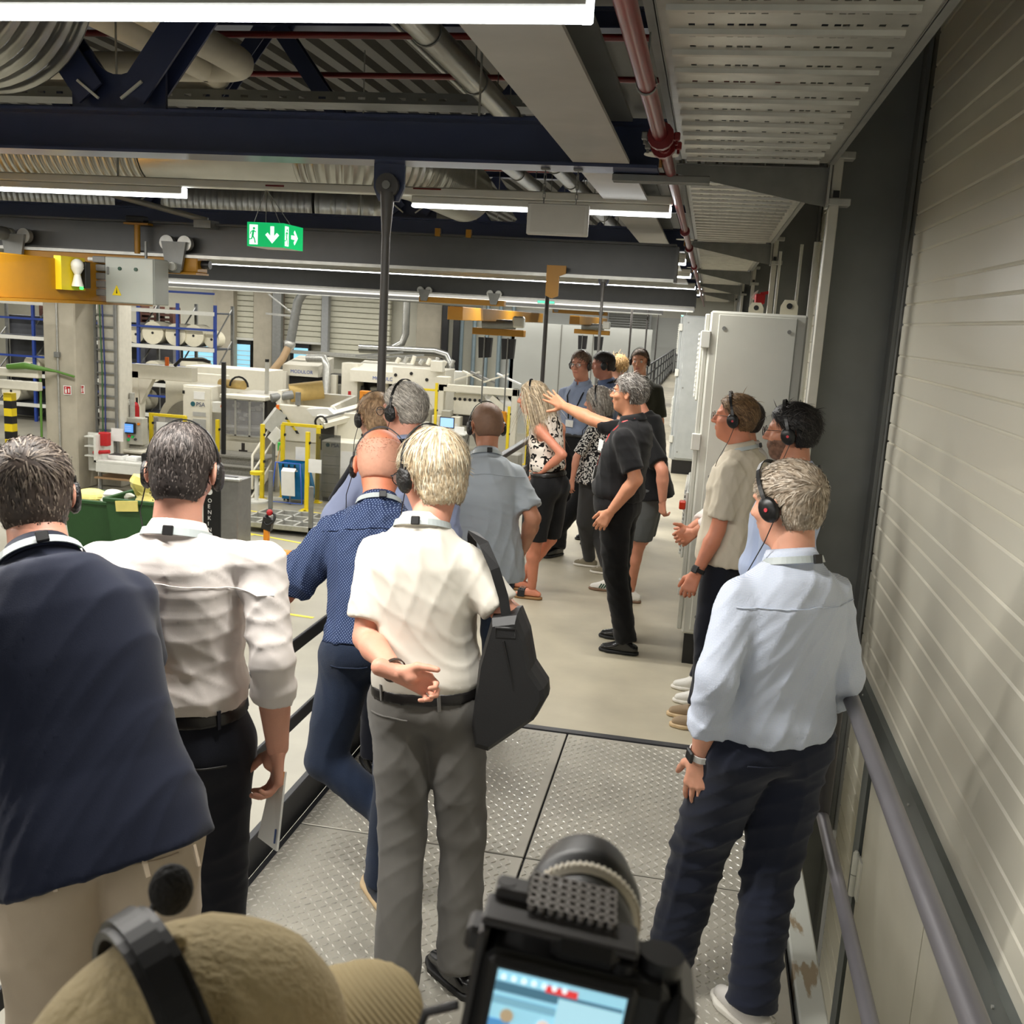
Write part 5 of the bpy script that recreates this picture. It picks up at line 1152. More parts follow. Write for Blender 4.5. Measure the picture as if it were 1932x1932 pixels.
# ---- gallery: tall cabinets along the wall
def tall_cabinet(x, y, w_, d_, h_, label, m, plinth=0.2):
    t = thing('electrical_cabinet', label, 'cabinet', (x, y, 0), group='tall electrical cabinets on the gallery')
    MB().bbox(0, w_, 0, d_, plinth, h_, b=0.012).build('body', m, t)
    MB().box(0.02, w_ - 0.02, 0.02, d_ - 0.02, 0, plinth).build('plinth', BLACK, t)
    sp_ = MB().bbox(0.05, w_ - 0.06, -0.012, 0.0, plinth + 0.03, h_ - 0.02, b=0.004).build('side_panel', m, t)
    for zx in ((0.085, h_ - 0.1), (w_ - 0.10, h_ - 0.1), (0.085, plinth + 0.12), (0.085, h_ * .55)): MB().cyl((zx[0], -0.016, zx[1]), (zx[0], -0.012, zx[1]), 0.012, n=10).build('screw', GALVD, sp_)
    dr = MB().bbox(-0.03, 0.0, 0.02, d_ - 0.02, plinth + 0.02, h_ - 0.02, b=0.006).build('door', m, t)
    for z in (h_ - 0.22, h_ * 0.62, plinth + 0.25): MB().bbox(-0.045, 0.01, -0.012, 0.035, z, z + 0.1, b=0.004).build('hinge', WHITEM, dr)
    gr = MB().bbox(-0.05, -0.03, 0.15, d_ - 0.15, h_ - 0.55, h_ - 0.12, b=0.008).build('vent_cover', WHITEM, t)
    for i in range(14): MB().bbox(-0.062, -0.05, 0.17, d_ - 0.17, h_ - 0.53 + i * 0.029, h_ - 0.515 + i * 0.029, b=0.003).build('vent_slat', WHITEM, gr)
    g2 = MB().bbox(-0.05, -0.03, 0.15, d_ - 0.15, plinth + 0.45, plinth + 0.88, b=0.008).build('vent_cover', WHITEM, t)
    for i in range(14): MB().bbox(-0.062, -0.05, 0.17, d_ - 0.17, plinth + 0.47 + i * 0.029, plinth + 0.485 + i * 0.029, b=0.003).build('vent_slat', WHITEM, g2)
    return t
cb1 = tall_cabinet(0.0, 6.2, 0.56, 1.2, 2.2, 'tall grey-white electrical cabinet behind the man in beige polo', CABWHITE)
MB().cyl((-0.06, 0.2, 1.05), (-0.03, 0.2, 1.05), 0.03, n=12).build('lock_boss', GALVD, cb1)
MB().bbox(-0.085, -0.045, 0.05, 0.12, 0.98, 1.03, b=0.006).build('red_indicator', mat('amber_red', (190, 50, 20), 0.3), cb1)
tall_cabinet(0.0 - 0.38, 14.6, 0.62, 1.0, 2.25, 'grey electrical cabinet farther down the gallery', mat('cabinet_grey2', (172, 176, 176), 0.45))
for x in (0.45, 0.30):
    l = thing('lifting_eye', 'ivory lifting eye bracket on top of the nearest cabinet, ' + ('front one' if x > .35 else 'rear one'), 'bracket', (x, 6.25 if x > .35 else 7.2, 2.2))
    g = [(-0.05, 0), (0.05, 0), (0.05, 0.05), (0.03, 0.085), (-0.03, 0.085), (-0.05, 0.05)]
    MB().prism(g, 0.012, 'y', 0).build('plate', mat('ivory_bracket', (200, 194, 170), 0.5), l); MB().cyl((0, -0.003, 0.05), (0, 0.015, 0.05), 0.017, n=14).build('hole', BLACK, l)
# conduits and fire alarm on wall beyond
for i, (x, y, lab) in enumerate(((0.72, 9.3, 'white vertical conduit on wall behind nearest cabinet'), (0.82, 9.0, 'thicker white vertical conduit behind nearest cabinet'), (0.60, 10.2, 'thin grey conduit behind nearest cabinet'))):
    o = MB().cyl((x, y, 0), (x, y, 2.85), 0.028 if i == 1 else 0.014, n=10).build('wall_conduit', WHITEM); tag(o, lab, 'conduit', 'vertical conduits near the cabinet')
fa = thing('fire_alarm', 'red fire alarm box on bracket above nearest cabinet', 'alarm', (0.47, 10.66, 2.36))
MB().bbox(-0.05, 0.05, -0.04, 0.04, 0, 0.1, b=0.01).build('box', fsm, fa); MB().prism([(-0.09, 0.06), (-0.05, 0.12), (-0.02, 0.14), (-0.05, 0.04)], 0.03, 'y', 0).build('flag', WPAPER, fa); MB().bar((0.0, 0, 0.1), (0.09, 0, 0.12), 0.03, 0.03).build('arm', fsm, fa)
gr2 = thing('far_railing', 'metal railing at the far end of the gallery', 'railing', (-1.2, 46.5, 0))
for z in (0.5, 0.8, 1.1): MB().cyl((-0.2, 0, z), (1.6, 0, z), 0.02, n=8).build('rail', RAILGREY, gr2)
for x in (-0.2, 0.7, 1.6): MB().cyl((x, 0, 0), (x, 0, 1.1), 0.02, n=8).build('post', RAILGREY, gr2)
MB().box(-0.2, 1.6, -0.02, 0.02, 0, 0.15).build('kick_plate', BLACK, gr2)
# figure joints in metres (world space)
JOINTS = {
  'P1': {'pelvis': (-1.171, 1.780, 0.998), 'hipL': (-1.249, 1.725, 0.967), 'hipR': (-1.093, 1.835, 0.967), 'knL': (-1.274, 1.746, 0.520), 'knR': (-1.104, 1.865, 0.520), 'anL': (-1.253, 1.697, 0.088), 'anR': (-1.065, 1.829, 0.088), 'neck': (-1.376, 1.903, 1.501), 'head': (-1.467, 1.999, 1.641), 'shL': (-1.485, 1.791, 1.396), 'shR': (-1.226, 1.990, 1.428), 'elL': (-1.568, 1.720, 1.118), 'elR': (-1.313, 2.190, 1.134), 'wrL': (-1.530, 1.750, 1.080), 'wrR': (-1.500, 2.350, 1.080), 'k': 1.039},
  'P2': {'pelvis': (-1.281, 2.300, 0.963), 'hipL': (-1.370, 2.278, 0.933), 'hipR': (-1.191, 2.322, 0.933), 'knL': (-1.385, 2.305, 0.501), 'knR': (-1.191, 2.353, 0.501), 'anL': (-1.383, 2.254, 0.085), 'anR': (-1.169, 2.307, 0.085), 'neck': (-1.280, 2.297, 1.485), 'head': (-1.297, 2.365, 1.657), 'shL': (-1.476, 2.269, 1.416), 'shR': (-1.060, 2.330, 1.445), 'elL': (-1.488, 2.470, 1.148), 'elR': (-0.995, 2.250, 1.224), 'wrL': (-1.500, 2.750, 1.080), 'wrR': (-1.003, 2.310, 0.961), 'k': 1.003},
  'P3': {'pelvis': (-1.070, 3.300, 0.911), 'hipL': (-1.153, 3.273, 0.883), 'hipR': (-0.986, 3.327, 0.883), 'knL': (-1.226, 3.250, 0.482), 'knR': (-0.935, 3.157, 0.515), 'anL': (-0.910, 3.218, 0.273), 'anR': (-0.981, 3.184, 0.090), 'neck': (-1.106, 3.411, 1.392), 'head': (-1.138, 3.509, 1.534), 'shL': (-1.245, 3.355, 1.308), 'shR': (-0.960, 3.447, 1.308), 'elL': (-1.453, 3.380, 1.042), 'elR': (-0.913, 3.448, 1.031), 'wrL': (-1.484, 3.628, 1.054), 'wrR': (-0.944, 3.527, 0.798), 'k': 0.949},
  'P4': {'pelvis': (-0.745, 2.850, 0.938), 'hipL': (-0.831, 2.856, 0.909), 'hipR': (-0.659, 2.844, 0.909), 'knL': (-0.793, 2.784, 0.500), 'knR': (-0.617, 2.851, 0.500), 'anL': (-0.755, 2.651, 0.090), 'anR': (-0.594, 2.797, 0.090), 'neck': (-0.790, 2.856, 1.448), 'head': (-0.785, 2.926, 1.614), 'shL': (-0.937, 2.875, 1.361), 'shR': (-0.641, 2.854, 1.361), 'elL': (-0.937, 2.800, 1.118), 'elR': (-0.500, 2.820, 1.218), 'wrL': (-0.785, 2.630, 1.083), 'wrR': (-0.550, 3.040, 1.198), 'k': 0.978},
  'P5': {'pelvis': (-1.255, 4.250, 0.965), 'hipL': (-1.335, 4.204, 0.935), 'hipR': (-1.175, 4.296, 0.935), 'knL': (-1.357, 4.226, 0.503), 'knR': (-1.183, 4.326, 0.503), 'anL': (-1.341, 4.177, 0.085), 'anR': (-1.149, 4.288, 0.085), 'neck': (-1.267, 4.271, 1.489), 'head': (-1.306, 4.339, 1.657), 'shL': (-1.408, 4.197, 1.399), 'shR': (-1.133, 4.356, 1.399), 'elL': (-1.564, 4.198, 1.180), 'elR': (-1.084, 4.366, 1.105), 'wrL': (-1.520, 4.300, 1.080), 'wrR': (-1.134, 4.442, 0.859), 'k': 1.006},
  'P6': {'pelvis': (-1.458, 4.720, 0.925), 'hipL': (-1.502, 4.643, 0.896), 'hipR': (-1.413, 4.797, 0.896), 'knL': (-1.531, 4.651, 0.482), 'knR': (-1.435, 4.818, 0.482), 'anL': (-1.494, 4.619, 0.082), 'anR': (-1.388, 4.802, 0.082), 'neck': (-1.503, 4.758, 1.421), 'head': (-1.553, 4.684, 1.574), 'shL': (-1.597, 4.624, 1.335), 'shR': (-1.444, 4.888, 1.335), 'elL': (-1.727, 4.558, 1.084), 'elR': (-1.409, 4.920, 1.054), 'wrL': (-1.679, 4.625, 0.818), 'wrR': (-1.487, 4.959, 0.818), 'k': 0.963},
  'P7': {'pelvis': (-1.047, 4.950, 0.895), 'hipL': (-1.132, 4.926, 0.867), 'hipR': (-0.962, 4.974, 0.867), 'knL': (-1.144, 4.951, 0.466), 'knR': (-0.965, 5.003, 0.466), 'anL': (-1.140, 4.904, 0.079), 'anR': (-0.943, 4.960, 0.079), 'neck': (-1.058, 4.988, 1.379), 'head': (-1.079, 5.063, 1.533), 'shL': (-1.204, 4.949, 1.296), 'shR': (-0.912, 5.032, 1.296), 'elL': (-1.244, 4.923, 1.024), 'elR': (-0.793, 4.980, 1.093), 'wrL': (-1.262, 5.005, 0.795), 'wrR': (-0.856, 5.120, 0.898), 'k': 0.933},
  'P8': {'pelvis': (-1.056, 7.300, 0.884), 'hipL': (-1.091, 7.236, 0.857), 'hipR': (-1.022, 7.364, 0.857), 'knL': (-1.124, 7.232, 0.461), 'knR': (-1.038, 7.394, 0.461), 'anL': (-1.140, 7.312, 0.090), 'anR': (-1.257, 7.529, 0.090), 'neck': (-1.121, 7.311, 1.384), 'head': (-1.230, 7.344, 1.518), 'shL': (-1.140, 7.203, 1.302), 'shR': (-1.022, 7.424, 1.302), 'elL': (-0.948, 7.120, 1.145), 'elR': (-0.993, 7.450, 1.013), 'wrL': (-1.121, 7.200, 0.984), 'wrR': (-1.068, 7.485, 0.787), 'k': 0.921},
  'P9': {'pelvis': (-1.074, 8.950, 0.992), 'hipL': (-0.986, 8.914, 0.961), 'hipR': (-1.162, 8.986, 0.961), 'knL': (-0.990, 8.883, 0.517), 'knR': (-1.181, 8.960, 0.517), 'anL': (-1.299, 8.736, 0.090), 'anR': (-1.173, 8.795, 0.090), 'neck': (-1.062, 8.979, 1.530), 'head': (-1.085, 8.921, 1.711), 'shL': (-0.916, 8.903, 1.439), 'shR': (-1.219, 9.026, 1.439), 'elL': (-0.866, 8.899, 1.137), 'elR': (-1.259, 9.058, 1.137), 'wrL': (-0.905, 8.815, 0.884), 'wrR': (-1.289, 8.970, 0.884), 'k': 1.034},
  'P10': {'pelvis': (-0.918, 9.500, 0.987), 'hipL': (-0.885, 9.411, 0.956), 'hipR': (-0.950, 9.589, 0.956), 'knL': (-0.911, 9.393, 0.514), 'knR': (-0.982, 9.586, 0.514), 'anL': (-0.860, 9.401, 0.087), 'anR': (-0.937, 9.613, 0.087), 'neck': (-0.889, 9.511, 1.522), 'head': (-0.947, 9.489, 1.701), 'shL': (-0.847, 9.353, 1.431), 'shR': (-0.959, 9.658, 1.431), 'elL': (-0.816, 9.313, 1.131), 'elR': (-0.961, 9.709, 1.131), 'wrL': (-0.905, 9.286, 0.879), 'wrR': (-1.046, 9.672, 0.879), 'k': 1.028},
  'P11': {'pelvis': (-0.896, 10.700, 0.949), 'hipL': (-0.942, 10.621, 0.920), 'hipR': (-0.851, 10.779, 0.920), 'knL': (-0.971, 10.629, 0.494), 'knR': (-0.872, 10.800, 0.494), 'anL': (-0.933, 10.596, 0.084), 'anR': (-0.825, 10.784, 0.084), 'neck': (-0.870, 10.685, 1.463), 'head': (-0.922, 10.715, 1.636), 'shL': (-0.961, 10.557, 1.376), 'shR': (-0.805, 10.828, 1.376), 'elL': (-0.972, 10.510, 1.088), 'elR': (-0.769, 10.861, 1.088), 'wrL': (-1.046, 10.558, 0.845), 'wrR': (-0.849, 10.901, 0.845), 'k': 0.989},
  'P12': {'pelvis': (-0.832, 8.400, 0.836), 'hipL': (-0.857, 8.331, 0.810), 'hipR': (-0.807, 8.469, 0.810), 'knL': (-0.886, 8.327, 0.435), 'knR': (-0.826, 8.491, 0.435), 'anL': (-0.841, 8.512, 0.080), 'anR': (-0.668, 8.305, 0.080), 'neck': (-0.807, 8.391, 1.289), 'head': (-0.856, 8.409, 1.441), 'shL': (-0.863, 8.277, 1.212), 'shR': (-0.776, 8.514, 1.212), 'elL': (-0.979, 8.220, 0.989), 'elR': (-0.751, 8.545, 0.958), 'wrL': (-0.998, 8.200, 0.799), 'wrR': (-0.826, 8.568, 0.745), 'k': 0.871},
  'P13': {'pelvis': (-0.465, 6.360, 0.965), 'hipL': (-0.482, 6.267, 0.935), 'hipR': (-0.449, 6.453, 0.935), 'knL': (-0.445, 6.270, 0.518), 'knR': (-0.454, 6.507, 0.518), 'anL': (-0.348, 6.273, 0.100), 'anR': (-0.379, 6.561, 0.100), 'neck': (-0.409, 6.350, 1.486), 'head': (-0.459, 6.359, 1.665), 'shL': (-0.456, 6.194, 1.398), 'shR': (-0.400, 6.513, 1.398), 'elL': (-0.356, 6.140, 1.160), 'elR': (-0.700, 6.620, 1.460), 'wrL': (-0.495, 6.120, 0.949), 'wrR': (-0.912, 6.740, 1.526), 'k': 1.006},
  'P14': {'pelvis': (-0.335, 7.500, 0.928), 'hipL': (-0.343, 7.407, 0.899), 'hipR': (-0.327, 7.593, 0.899), 'knL': (-0.373, 7.406, 0.483), 'knR': (-0.356, 7.599, 0.483), 'anL': (-0.408, 7.515, 0.100), 'anR': (-0.596, 7.772, 0.100), 'neck': (-0.411, 7.507, 1.425), 'head': (-0.503, 7.515, 1.579), 'shL': (-0.422, 7.347, 1.339), 'shR': (-0.394, 7.666, 1.339), 'elL': (-0.234, 7.150, 1.086), 'elR': (-0.375, 7.712, 1.057), 'wrL': (-0.217, 7.200, 0.861), 'wrR': (-0.462, 7.715, 0.820), 'k': 0.966},
  'P15': {'pelvis': (-0.630, 10.000, 1.009), 'hipL': (-0.527, 9.985, 0.977), 'hipR': (-0.734, 10.015, 0.977), 'knL': (-0.531, 9.954, 0.525), 'knR': (-0.739, 9.983, 0.525), 'anL': (-0.513, 10.005, 0.089), 'anR': (-0.742, 10.037, 0.089), 'neck': (-0.626, 10.031, 1.555), 'head': (-0.635, 9.969, 1.739), 'shL': (-0.451, 9.991, 1.462), 'shR': (-0.806, 10.041, 1.462), 'elL': (-0.396, 9.999, 1.156), 'elR': (-0.856, 10.064, 1.156), 'wrL': (-0.559, 9.798, 1.182), 'wrR': (-0.759, 9.798, 1.162), 'k': 1.051},
  'P16': {'pelvis': (0.200, 5.350, 0.955), 'hipL': (0.175, 5.262, 0.925), 'hipR': (0.226, 5.438, 0.925), 'knL': (0.144, 5.263, 0.497), 'knR': (0.199, 5.454, 0.497), 'anL': (0.150, 5.173, 0.090), 'anR': (0.129, 5.323, 0.090), 'neck': (0.229, 5.342, 1.472), 'head': (0.172, 5.358, 1.646), 'shL': (0.172, 5.195, 1.384), 'shR': (0.258, 5.497, 1.384), 'elL': (0.136, 5.170, 1.085), 'elR': (0.285, 5.538, 1.094), 'wrL': (0.050, 5.120, 0.858), 'wrR': (0.198, 5.558, 0.850), 'k': 0.994},
  'P17': {'pelvis': (0.258, 5.850, 0.922), 'hipL': (0.242, 5.763, 0.893), 'hipR': (0.273, 5.937, 0.893), 'knL': (0.213, 5.760, 0.480), 'knR': (0.246, 5.950, 0.480), 'anL': (0.147, 5.538, 0.090), 'anR': (0.130, 5.757, 0.090), 'neck': (0.286, 5.845, 1.422), 'head': (0.229, 5.855, 1.590), 'shL': (0.246, 5.698, 1.337), 'shR': (0.298, 5.997, 1.337), 'elL': (0.184, 5.569, 1.105), 'elR': (0.195, 5.908, 1.105), 'wrL': (0.022, 5.600, 0.973), 'wrR': (-0.008, 5.660, 0.973), 'k': 0.961},
  'P18': {'pelvis': (0.381, 4.500, 0.971), 'hipL': (0.343, 4.415, 0.940), 'hipR': (0.419, 4.585, 0.940), 'knL': (0.312, 4.420, 0.506), 'knR': (0.394, 4.605, 0.506), 'anL': (0.354, 4.390, 0.086), 'anR': (0.444, 4.593, 0.086), 'neck': (0.433, 4.476, 1.494), 'head': (0.387, 4.497, 1.674), 'shL': (0.350, 4.339, 1.406), 'shR': (0.480, 4.631, 1.406), 'elL': (0.345, 4.289, 1.111), 'elR': (0.514, 4.668, 1.111), 'wrL': (0.264, 4.331, 0.863), 'wrR': (0.428, 4.700, 0.863), 'k': 1.011},
  'P19': {'pelvis': (0.276, 2.880, 0.941), 'hipL': (0.198, 2.830, 0.912), 'hipR': (0.353, 2.930, 0.912), 'knL': (0.118, 2.955, 0.521), 'knR': (0.334, 2.933, 0.501), 'anL': (0.058, 2.980, 0.090), 'anR': (0.315, 2.856, 0.090), 'neck': (0.292, 2.855, 1.451), 'head': (0.260, 2.905, 1.622), 'shL': (0.151, 2.782, 1.365), 'shR': (0.416, 2.954, 1.365), 'elL': (0.107, 2.700, 1.155), 'elR': (0.481, 2.960, 1.119), 'wrL': (0.089, 2.800, 0.874), 'wrR': (0.471, 3.120, 0.957), 'k': 0.980},
  'P20': {'pelvis': (-0.325, 0.531, 0.895), 'hipL': (-0.400, 0.574, 0.867), 'hipR': (-0.251, 0.488, 0.867), 'knL': (-0.392, 0.602, 0.466), 'knR': (-0.231, 0.509, 0.466), 'anL': (-0.423, 0.566, 0.079), 'anR': (-0.246, 0.464, 0.079), 'neck': (-0.331, 0.522, 1.384), 'head': (-0.300, 0.575, 1.545), 'shL': (-0.453, 0.605, 1.301), 'shR': (-0.198, 0.458, 1.301), 'elL': (-0.261, 0.592, 1.226), 'elR': (-0.069, 0.434, 1.216), 'wrL': (-0.070, 0.500, 1.470), 'wrR': (0.020, 0.450, 1.470), 'k': 0.933},
}
# ================================================================== PEOPLE
def V(*a): return np.array(a, float)
def unit(v): v = np.asarray(v, float); return v / (np.linalg.norm(v) + 1e-12)
# ---- signed-distance helpers on point arrays (N,3)
def rc(P, a, b, ra, rb):
    a = np.asarray(a, float); b = np.asarray(b, float); ab = b - a
    t = np.clip(((P - a) @ ab) / (ab @ ab + 1e-12), 0, 1)
    return np.linalg.norm(P - a - t[:, None] * ab, axis=1) - (ra + (rb - ra) * t)
def ell(P, c, r, F=None):
    d = P - np.asarray(c, float)
    if F is not None: d = d @ F
    q = d / np.asarray(r, float); k0 = np.linalg.norm(q, axis=1); k1 = np.linalg.norm(q / np.asarray(r, float), axis=1)
    return k0 * (k0 - 1.0) / (k1 + 1e-9)
def smin(a, b, k):
    h = np.clip(0.5 + 0.5 * (b - a) / k, 0, 1); return b * (1 - h) + a * h - k * h * (1 - h)
def smax(a, b, k): return -smin(-a, -b, k)
def half(P, p, n): return (P - np.asarray(p, float)) @ unit(n)
def surface(f, lo, hi, h):
    """surface nets on a regular grid"""
    lo = np.asarray(lo, float); hi = np.asarray(hi, float)
    n = np.maximum(np.ceil((hi - lo) / h).astype(int) + 1, 4)
    ax = [lo[i] + h * np.arange(n[i]) for i in range(3)]
    B = 5; nc = -(-n // B)
    cx = [lo[i] + h * (B * np.arange(nc[i]) + (B - 1) / 2) for i in range(3)]
    Gc = np.stack(np.meshgrid(*cx, indexing='ij'), -1).reshape(-1, 3)
    Dc = f(Gc).reshape(nc); near = np.abs(Dc) < h * B * 2.0 + 0.012
    D = Dc.repeat(B, 0).repeat(B, 1).repeat(B, 2)[:n[0], :n[1], :n[2]].copy()
    M = near.repeat(B, 0).repeat(B, 1).repeat(B, 2)[:n[0], :n[1], :n[2]]
    I3 = np.argwhere(M); D[M] = f(lo + h * I3)
    D[0], D[-1], D[:, 0], D[:, -1], D[:, :, 0], D[:, :, -1] = [np.maximum(x, 1e-3) for x in (D[0], D[-1], D[:, 0], D[:, -1], D[:, :, 0], D[:, :, -1])]
    S = D < 0
    c = np.zeros(n - 1, int)
    for dx in (0, 1):
        for dy in (0, 1):
            for dz in (0, 1): c += S[dx:n[0] - 1 + dx, dy:n[1] - 1 + dy, dz:n[2] - 1 + dz]
    cell = (c > 0) & (c < 8)
    I = np.argwhere(cell); idx = -np.ones(n - 1, int); idx[cell] = np.arange(len(I))
    acc = np.zeros((len(I), 3)); cnt = np.zeros(len(I))
    cor = [(a, b, d) for a in (0, 1) for b in (0, 1) for d in (0, 1)]
    for p in range(8):
        for q in range(p + 1, 8):
            df = [cor[q][i] - cor[p][i] for i in range(3)]
            if sum(abs(x) for x in df) != 1: continue
            A = D[I[:, 0] + cor[p][0], I[:, 1] + cor[p][1], I[:, 2] + cor[p][2]]; B = D[I[:, 0] + cor[q][0], I[:, 1] + cor[q][1], I[:, 2] + cor[q][2]]
            m = (A < 0) != (B < 0); t = np.where(m, A / (A - B + 1e-12), 0)
            acc += np.where(m[:, None], np.array(cor[p]) + t[:, None] * np.array(df), 0); cnt += m
    vert = lo + (I + acc / cnt[:, None]) * h
    F = []
    for a in range(3):
        b, d = (a + 1) % 3, (a + 2) % 3
        sl0 = [slice(None)] * 3; sl1 = [slice(None)] * 3; sl0[a] = slice(0, n[a] - 1); sl1[a] = slice(1, n[a])
        A = S[tuple(sl0)]; B = S[tuple(sl1)]
        E = np.argwhere(A != B)
        ok = (E[:, b] > 0) & (E[:, d] > 0) & (E[:, b] < n[b] - 1) & (E[:, d] < n[d] - 1); E = E[ok]
        sgn = A[tuple(E.T)]
        def g(ob, od):
            Q = E.copy(); Q[:, b] += ob; Q[:, d] += od; return idx[tuple(Q.T)]
        q = np.stack([g(-1, -1), g(0, -1), g(0, 0), g(-1, 0)], 1)
        q[~sgn] = q[~sgn][:, ::-1]; F.append(q)
    return vert, np.concatenate(F)
def vnormals(v, q):
    n = np.cross(v[q[:, 2]] - v[q[:, 0]], v[q[:, 3]] - v[q[:, 1]]); Q = q.ravel()
    N = np.stack([np.bincount(Q, np.repeat(n[:, c], 4), len(v)) for c in range(3)], 1)
    return N / (np.linalg.norm(N, axis=1)[:, None] + 1e-12)
def smoothv(v, q, it=1, lam=0.5):
    for _ in range(it):
        a = q.ravel(); b = q[:, [1, 2, 3, 0]].ravel(); ab = np.concatenate([a, b]); ba = np.concatenate([b, a])
        s = np.stack([np.bincount(ab, v[ba, i], len(v)) for i in range(3)], 1); c = np.bincount(ab, minlength=len(v))
        v = v * (1 - lam) + lam * s / np.maximum(c, 1)[:, None]
    return v
def qmesh(name, v, q, m, parent, smooth=True, extra=None):
    if extra is not None:
        for v2, q2 in extra: q = np.concatenate([q, q2 + len(v)]); v = np.concatenate([v, v2])
    me = bpy.data.meshes.new(name)
    me.vertices.add(len(v)); me.vertices.foreach_set('co', v.astype(np.float32).ravel())
    me.loops.add(q.size); me.loops.foreach_set('vertex_index', q.astype(np.int32).ravel())
    me.polygons.add(len(q)); me.polygons.foreach_set('loop_start', np.arange(0, q.size, 4, dtype=np.int32))
    me.polygons.foreach_set('loop_total', np.full(len(q), 4, np.int32))
    me.polygons.foreach_set('use_smooth', np.full(len(q), smooth))
    me.materials.append(m); me.update(); me.validate()
    o = bpy.data.objects.new(name, me); COL.objects.link(o)
    if parent is not None: o.parent = parent; o.location = tuple(-wloc(parent))
    return o
def folds(v, seed, amp, freq=1.0, diag=0.4):
    """soft cloth creases: warped ridged waves running mostly downwards"""
    r = np.random.RandomState(seed); out = np.zeros(len(v))
    warp = sum(np.sin(v @ (r.randn(3) * 7) + r.rand() * 6) for _ in range(3))
    for i in range(5):
        d = r.randn(3); d[1] *= .35; d[2] *= diag; d = d / np.linalg.norm(d) * (22 + 38 * r.rand()) * freq
        s = np.sin(v @ d + warp * 1.1 + r.rand() * 6)
        mask = np.clip(0.5 + 0.9 * np.sin(v @ (r.randn(3) * 6) + r.rand() * 6), 0, 1)
        out += (1 - np.abs(s)) ** 2 * mask
    return amp * (out / 2.2 - 0.35)

# ---- materials for cloth, skin, hair
def cloth(name, col, rough=0.85, bump=0.07, bs=420, var=0.05):
    m = mat(name, col, rough, 0, var=var, scale=4, bump=bump, bscale=bs, spec=0.25)
    b = m.node_tree.nodes['Principled BSDF']; b.inputs['Sheen Weight'].default_value = 0.12; b.inputs['Sheen Roughness'].default_value = 0.5
    return m
def skin(name, col):
    if name in MATS: return MATS[name]
    m = mat(name, col, 0.48, 0, var=0.09, scale=9, bump=0.06, bscale=140, spec=0.4)
    b = m.node_tree.nodes['Principled BSDF']; b.inputs['Subsurface Weight'].default_value = 0.12
    b.inputs['Subsurface Radius'].default_value = (0.012, 0.005, 0.003)
    return m
def pattern_mat(name, base, ink, kind, scale):
    if name in MATS: return MATS[name]
    m = mat(name, base, 0.85, 0, var=0, bump=0.15, bscale=200, spec=0.25); nt = m.node_tree; b = nt.nodes['Principled BSDF']
    tc = nt.nodes.new('ShaderNodeTexCoord'); src = tc.outputs['Object']
    mix = nt.nodes.new('ShaderNodeMix'); mix.data_type = 'RGBA'
    mix.inputs['A'].default_value = rgb(base) + (1,); mix.inputs['B'].default_value = rgb(ink) + (1,)
    def math_(op, a, b_=None):
        n = nt.nodes.new('ShaderNodeMath'); n.operation = op
        for i, x in enumerate((a, b_)):
            if x is None: continue
            if isinstance(x, (int, float)): n.inputs[i].default_value = x
            else: nt.links.new(x, n.inputs[i])
        return n.outputs[0]
    if kind in ('dots', 'weave'):
        mp = nt.nodes.new('ShaderNodeMapping'); mp.inputs['Rotation'].default_value = (0, 0, 0.3); nt.links.new(src, mp.inputs[0])
        sx = nt.nodes.new('ShaderNodeSeparateXYZ'); nt.links.new(mp.outputs[0], sx.inputs[0])
        s1 = math_('ADD', sx.outputs[0], math_('MULTIPLY', sx.outputs[1], 0.35)); s2 = sx.outputs[2]
        u = math_('ADD', s1, s2); v_ = math_('SUBTRACT', s1, s2)
        w1 = math_('SINE', math_('MULTIPLY', u, scale)); w2 = math_('SINE', math_('MULTIPLY', v_, scale))
        fac = math_('GREATER_THAN', math_('MULTIPLY', w1, w2) if kind == 'weave' else math_('ADD', w1, w2), 0.3 if kind == 'weave' else 1.15)
        nt.links.new(fac, mix.inputs['Factor'])
    elif kind == 'leopard':
        n = nt.nodes.new('ShaderNodeTexNoise'); n.inputs['Scale'].default_value = scale; n.inputs['Detail'].default_value = 0.5; n.inputs['Distortion'].default_value = 1.2
        nt.links.new(src, n.inputs['Vector']); nt.links.new(math_('GREATER_THAN', n.outputs['Fac'], 0.56), mix.inputs['Factor'])
    else:
        wv = nt.nodes.new('ShaderNodeTexWave'); wv.wave_type = 'RINGS'; wv.inputs['Scale'].default_value = scale; wv.inputs['Distortion'].default_value = 9; wv.inputs['Detail'].default_value = 1.2; wv.inputs['Detail Scale'].default_value = 2.5
        nt.links.new(src, wv.inputs['Vector']); nt.links.new(math_('GREATER_THAN', wv.outputs['Fac'], 0.55), mix.inputs['Factor'])
    nt.links.new(mix.outputs['Result'], b.inputs['Base Color'])
    return m
def hair_mat(name, col, var=0.35):
    m = mat(name, col, 0.55, 0, var=var, scale=60, spec=0.35); return m

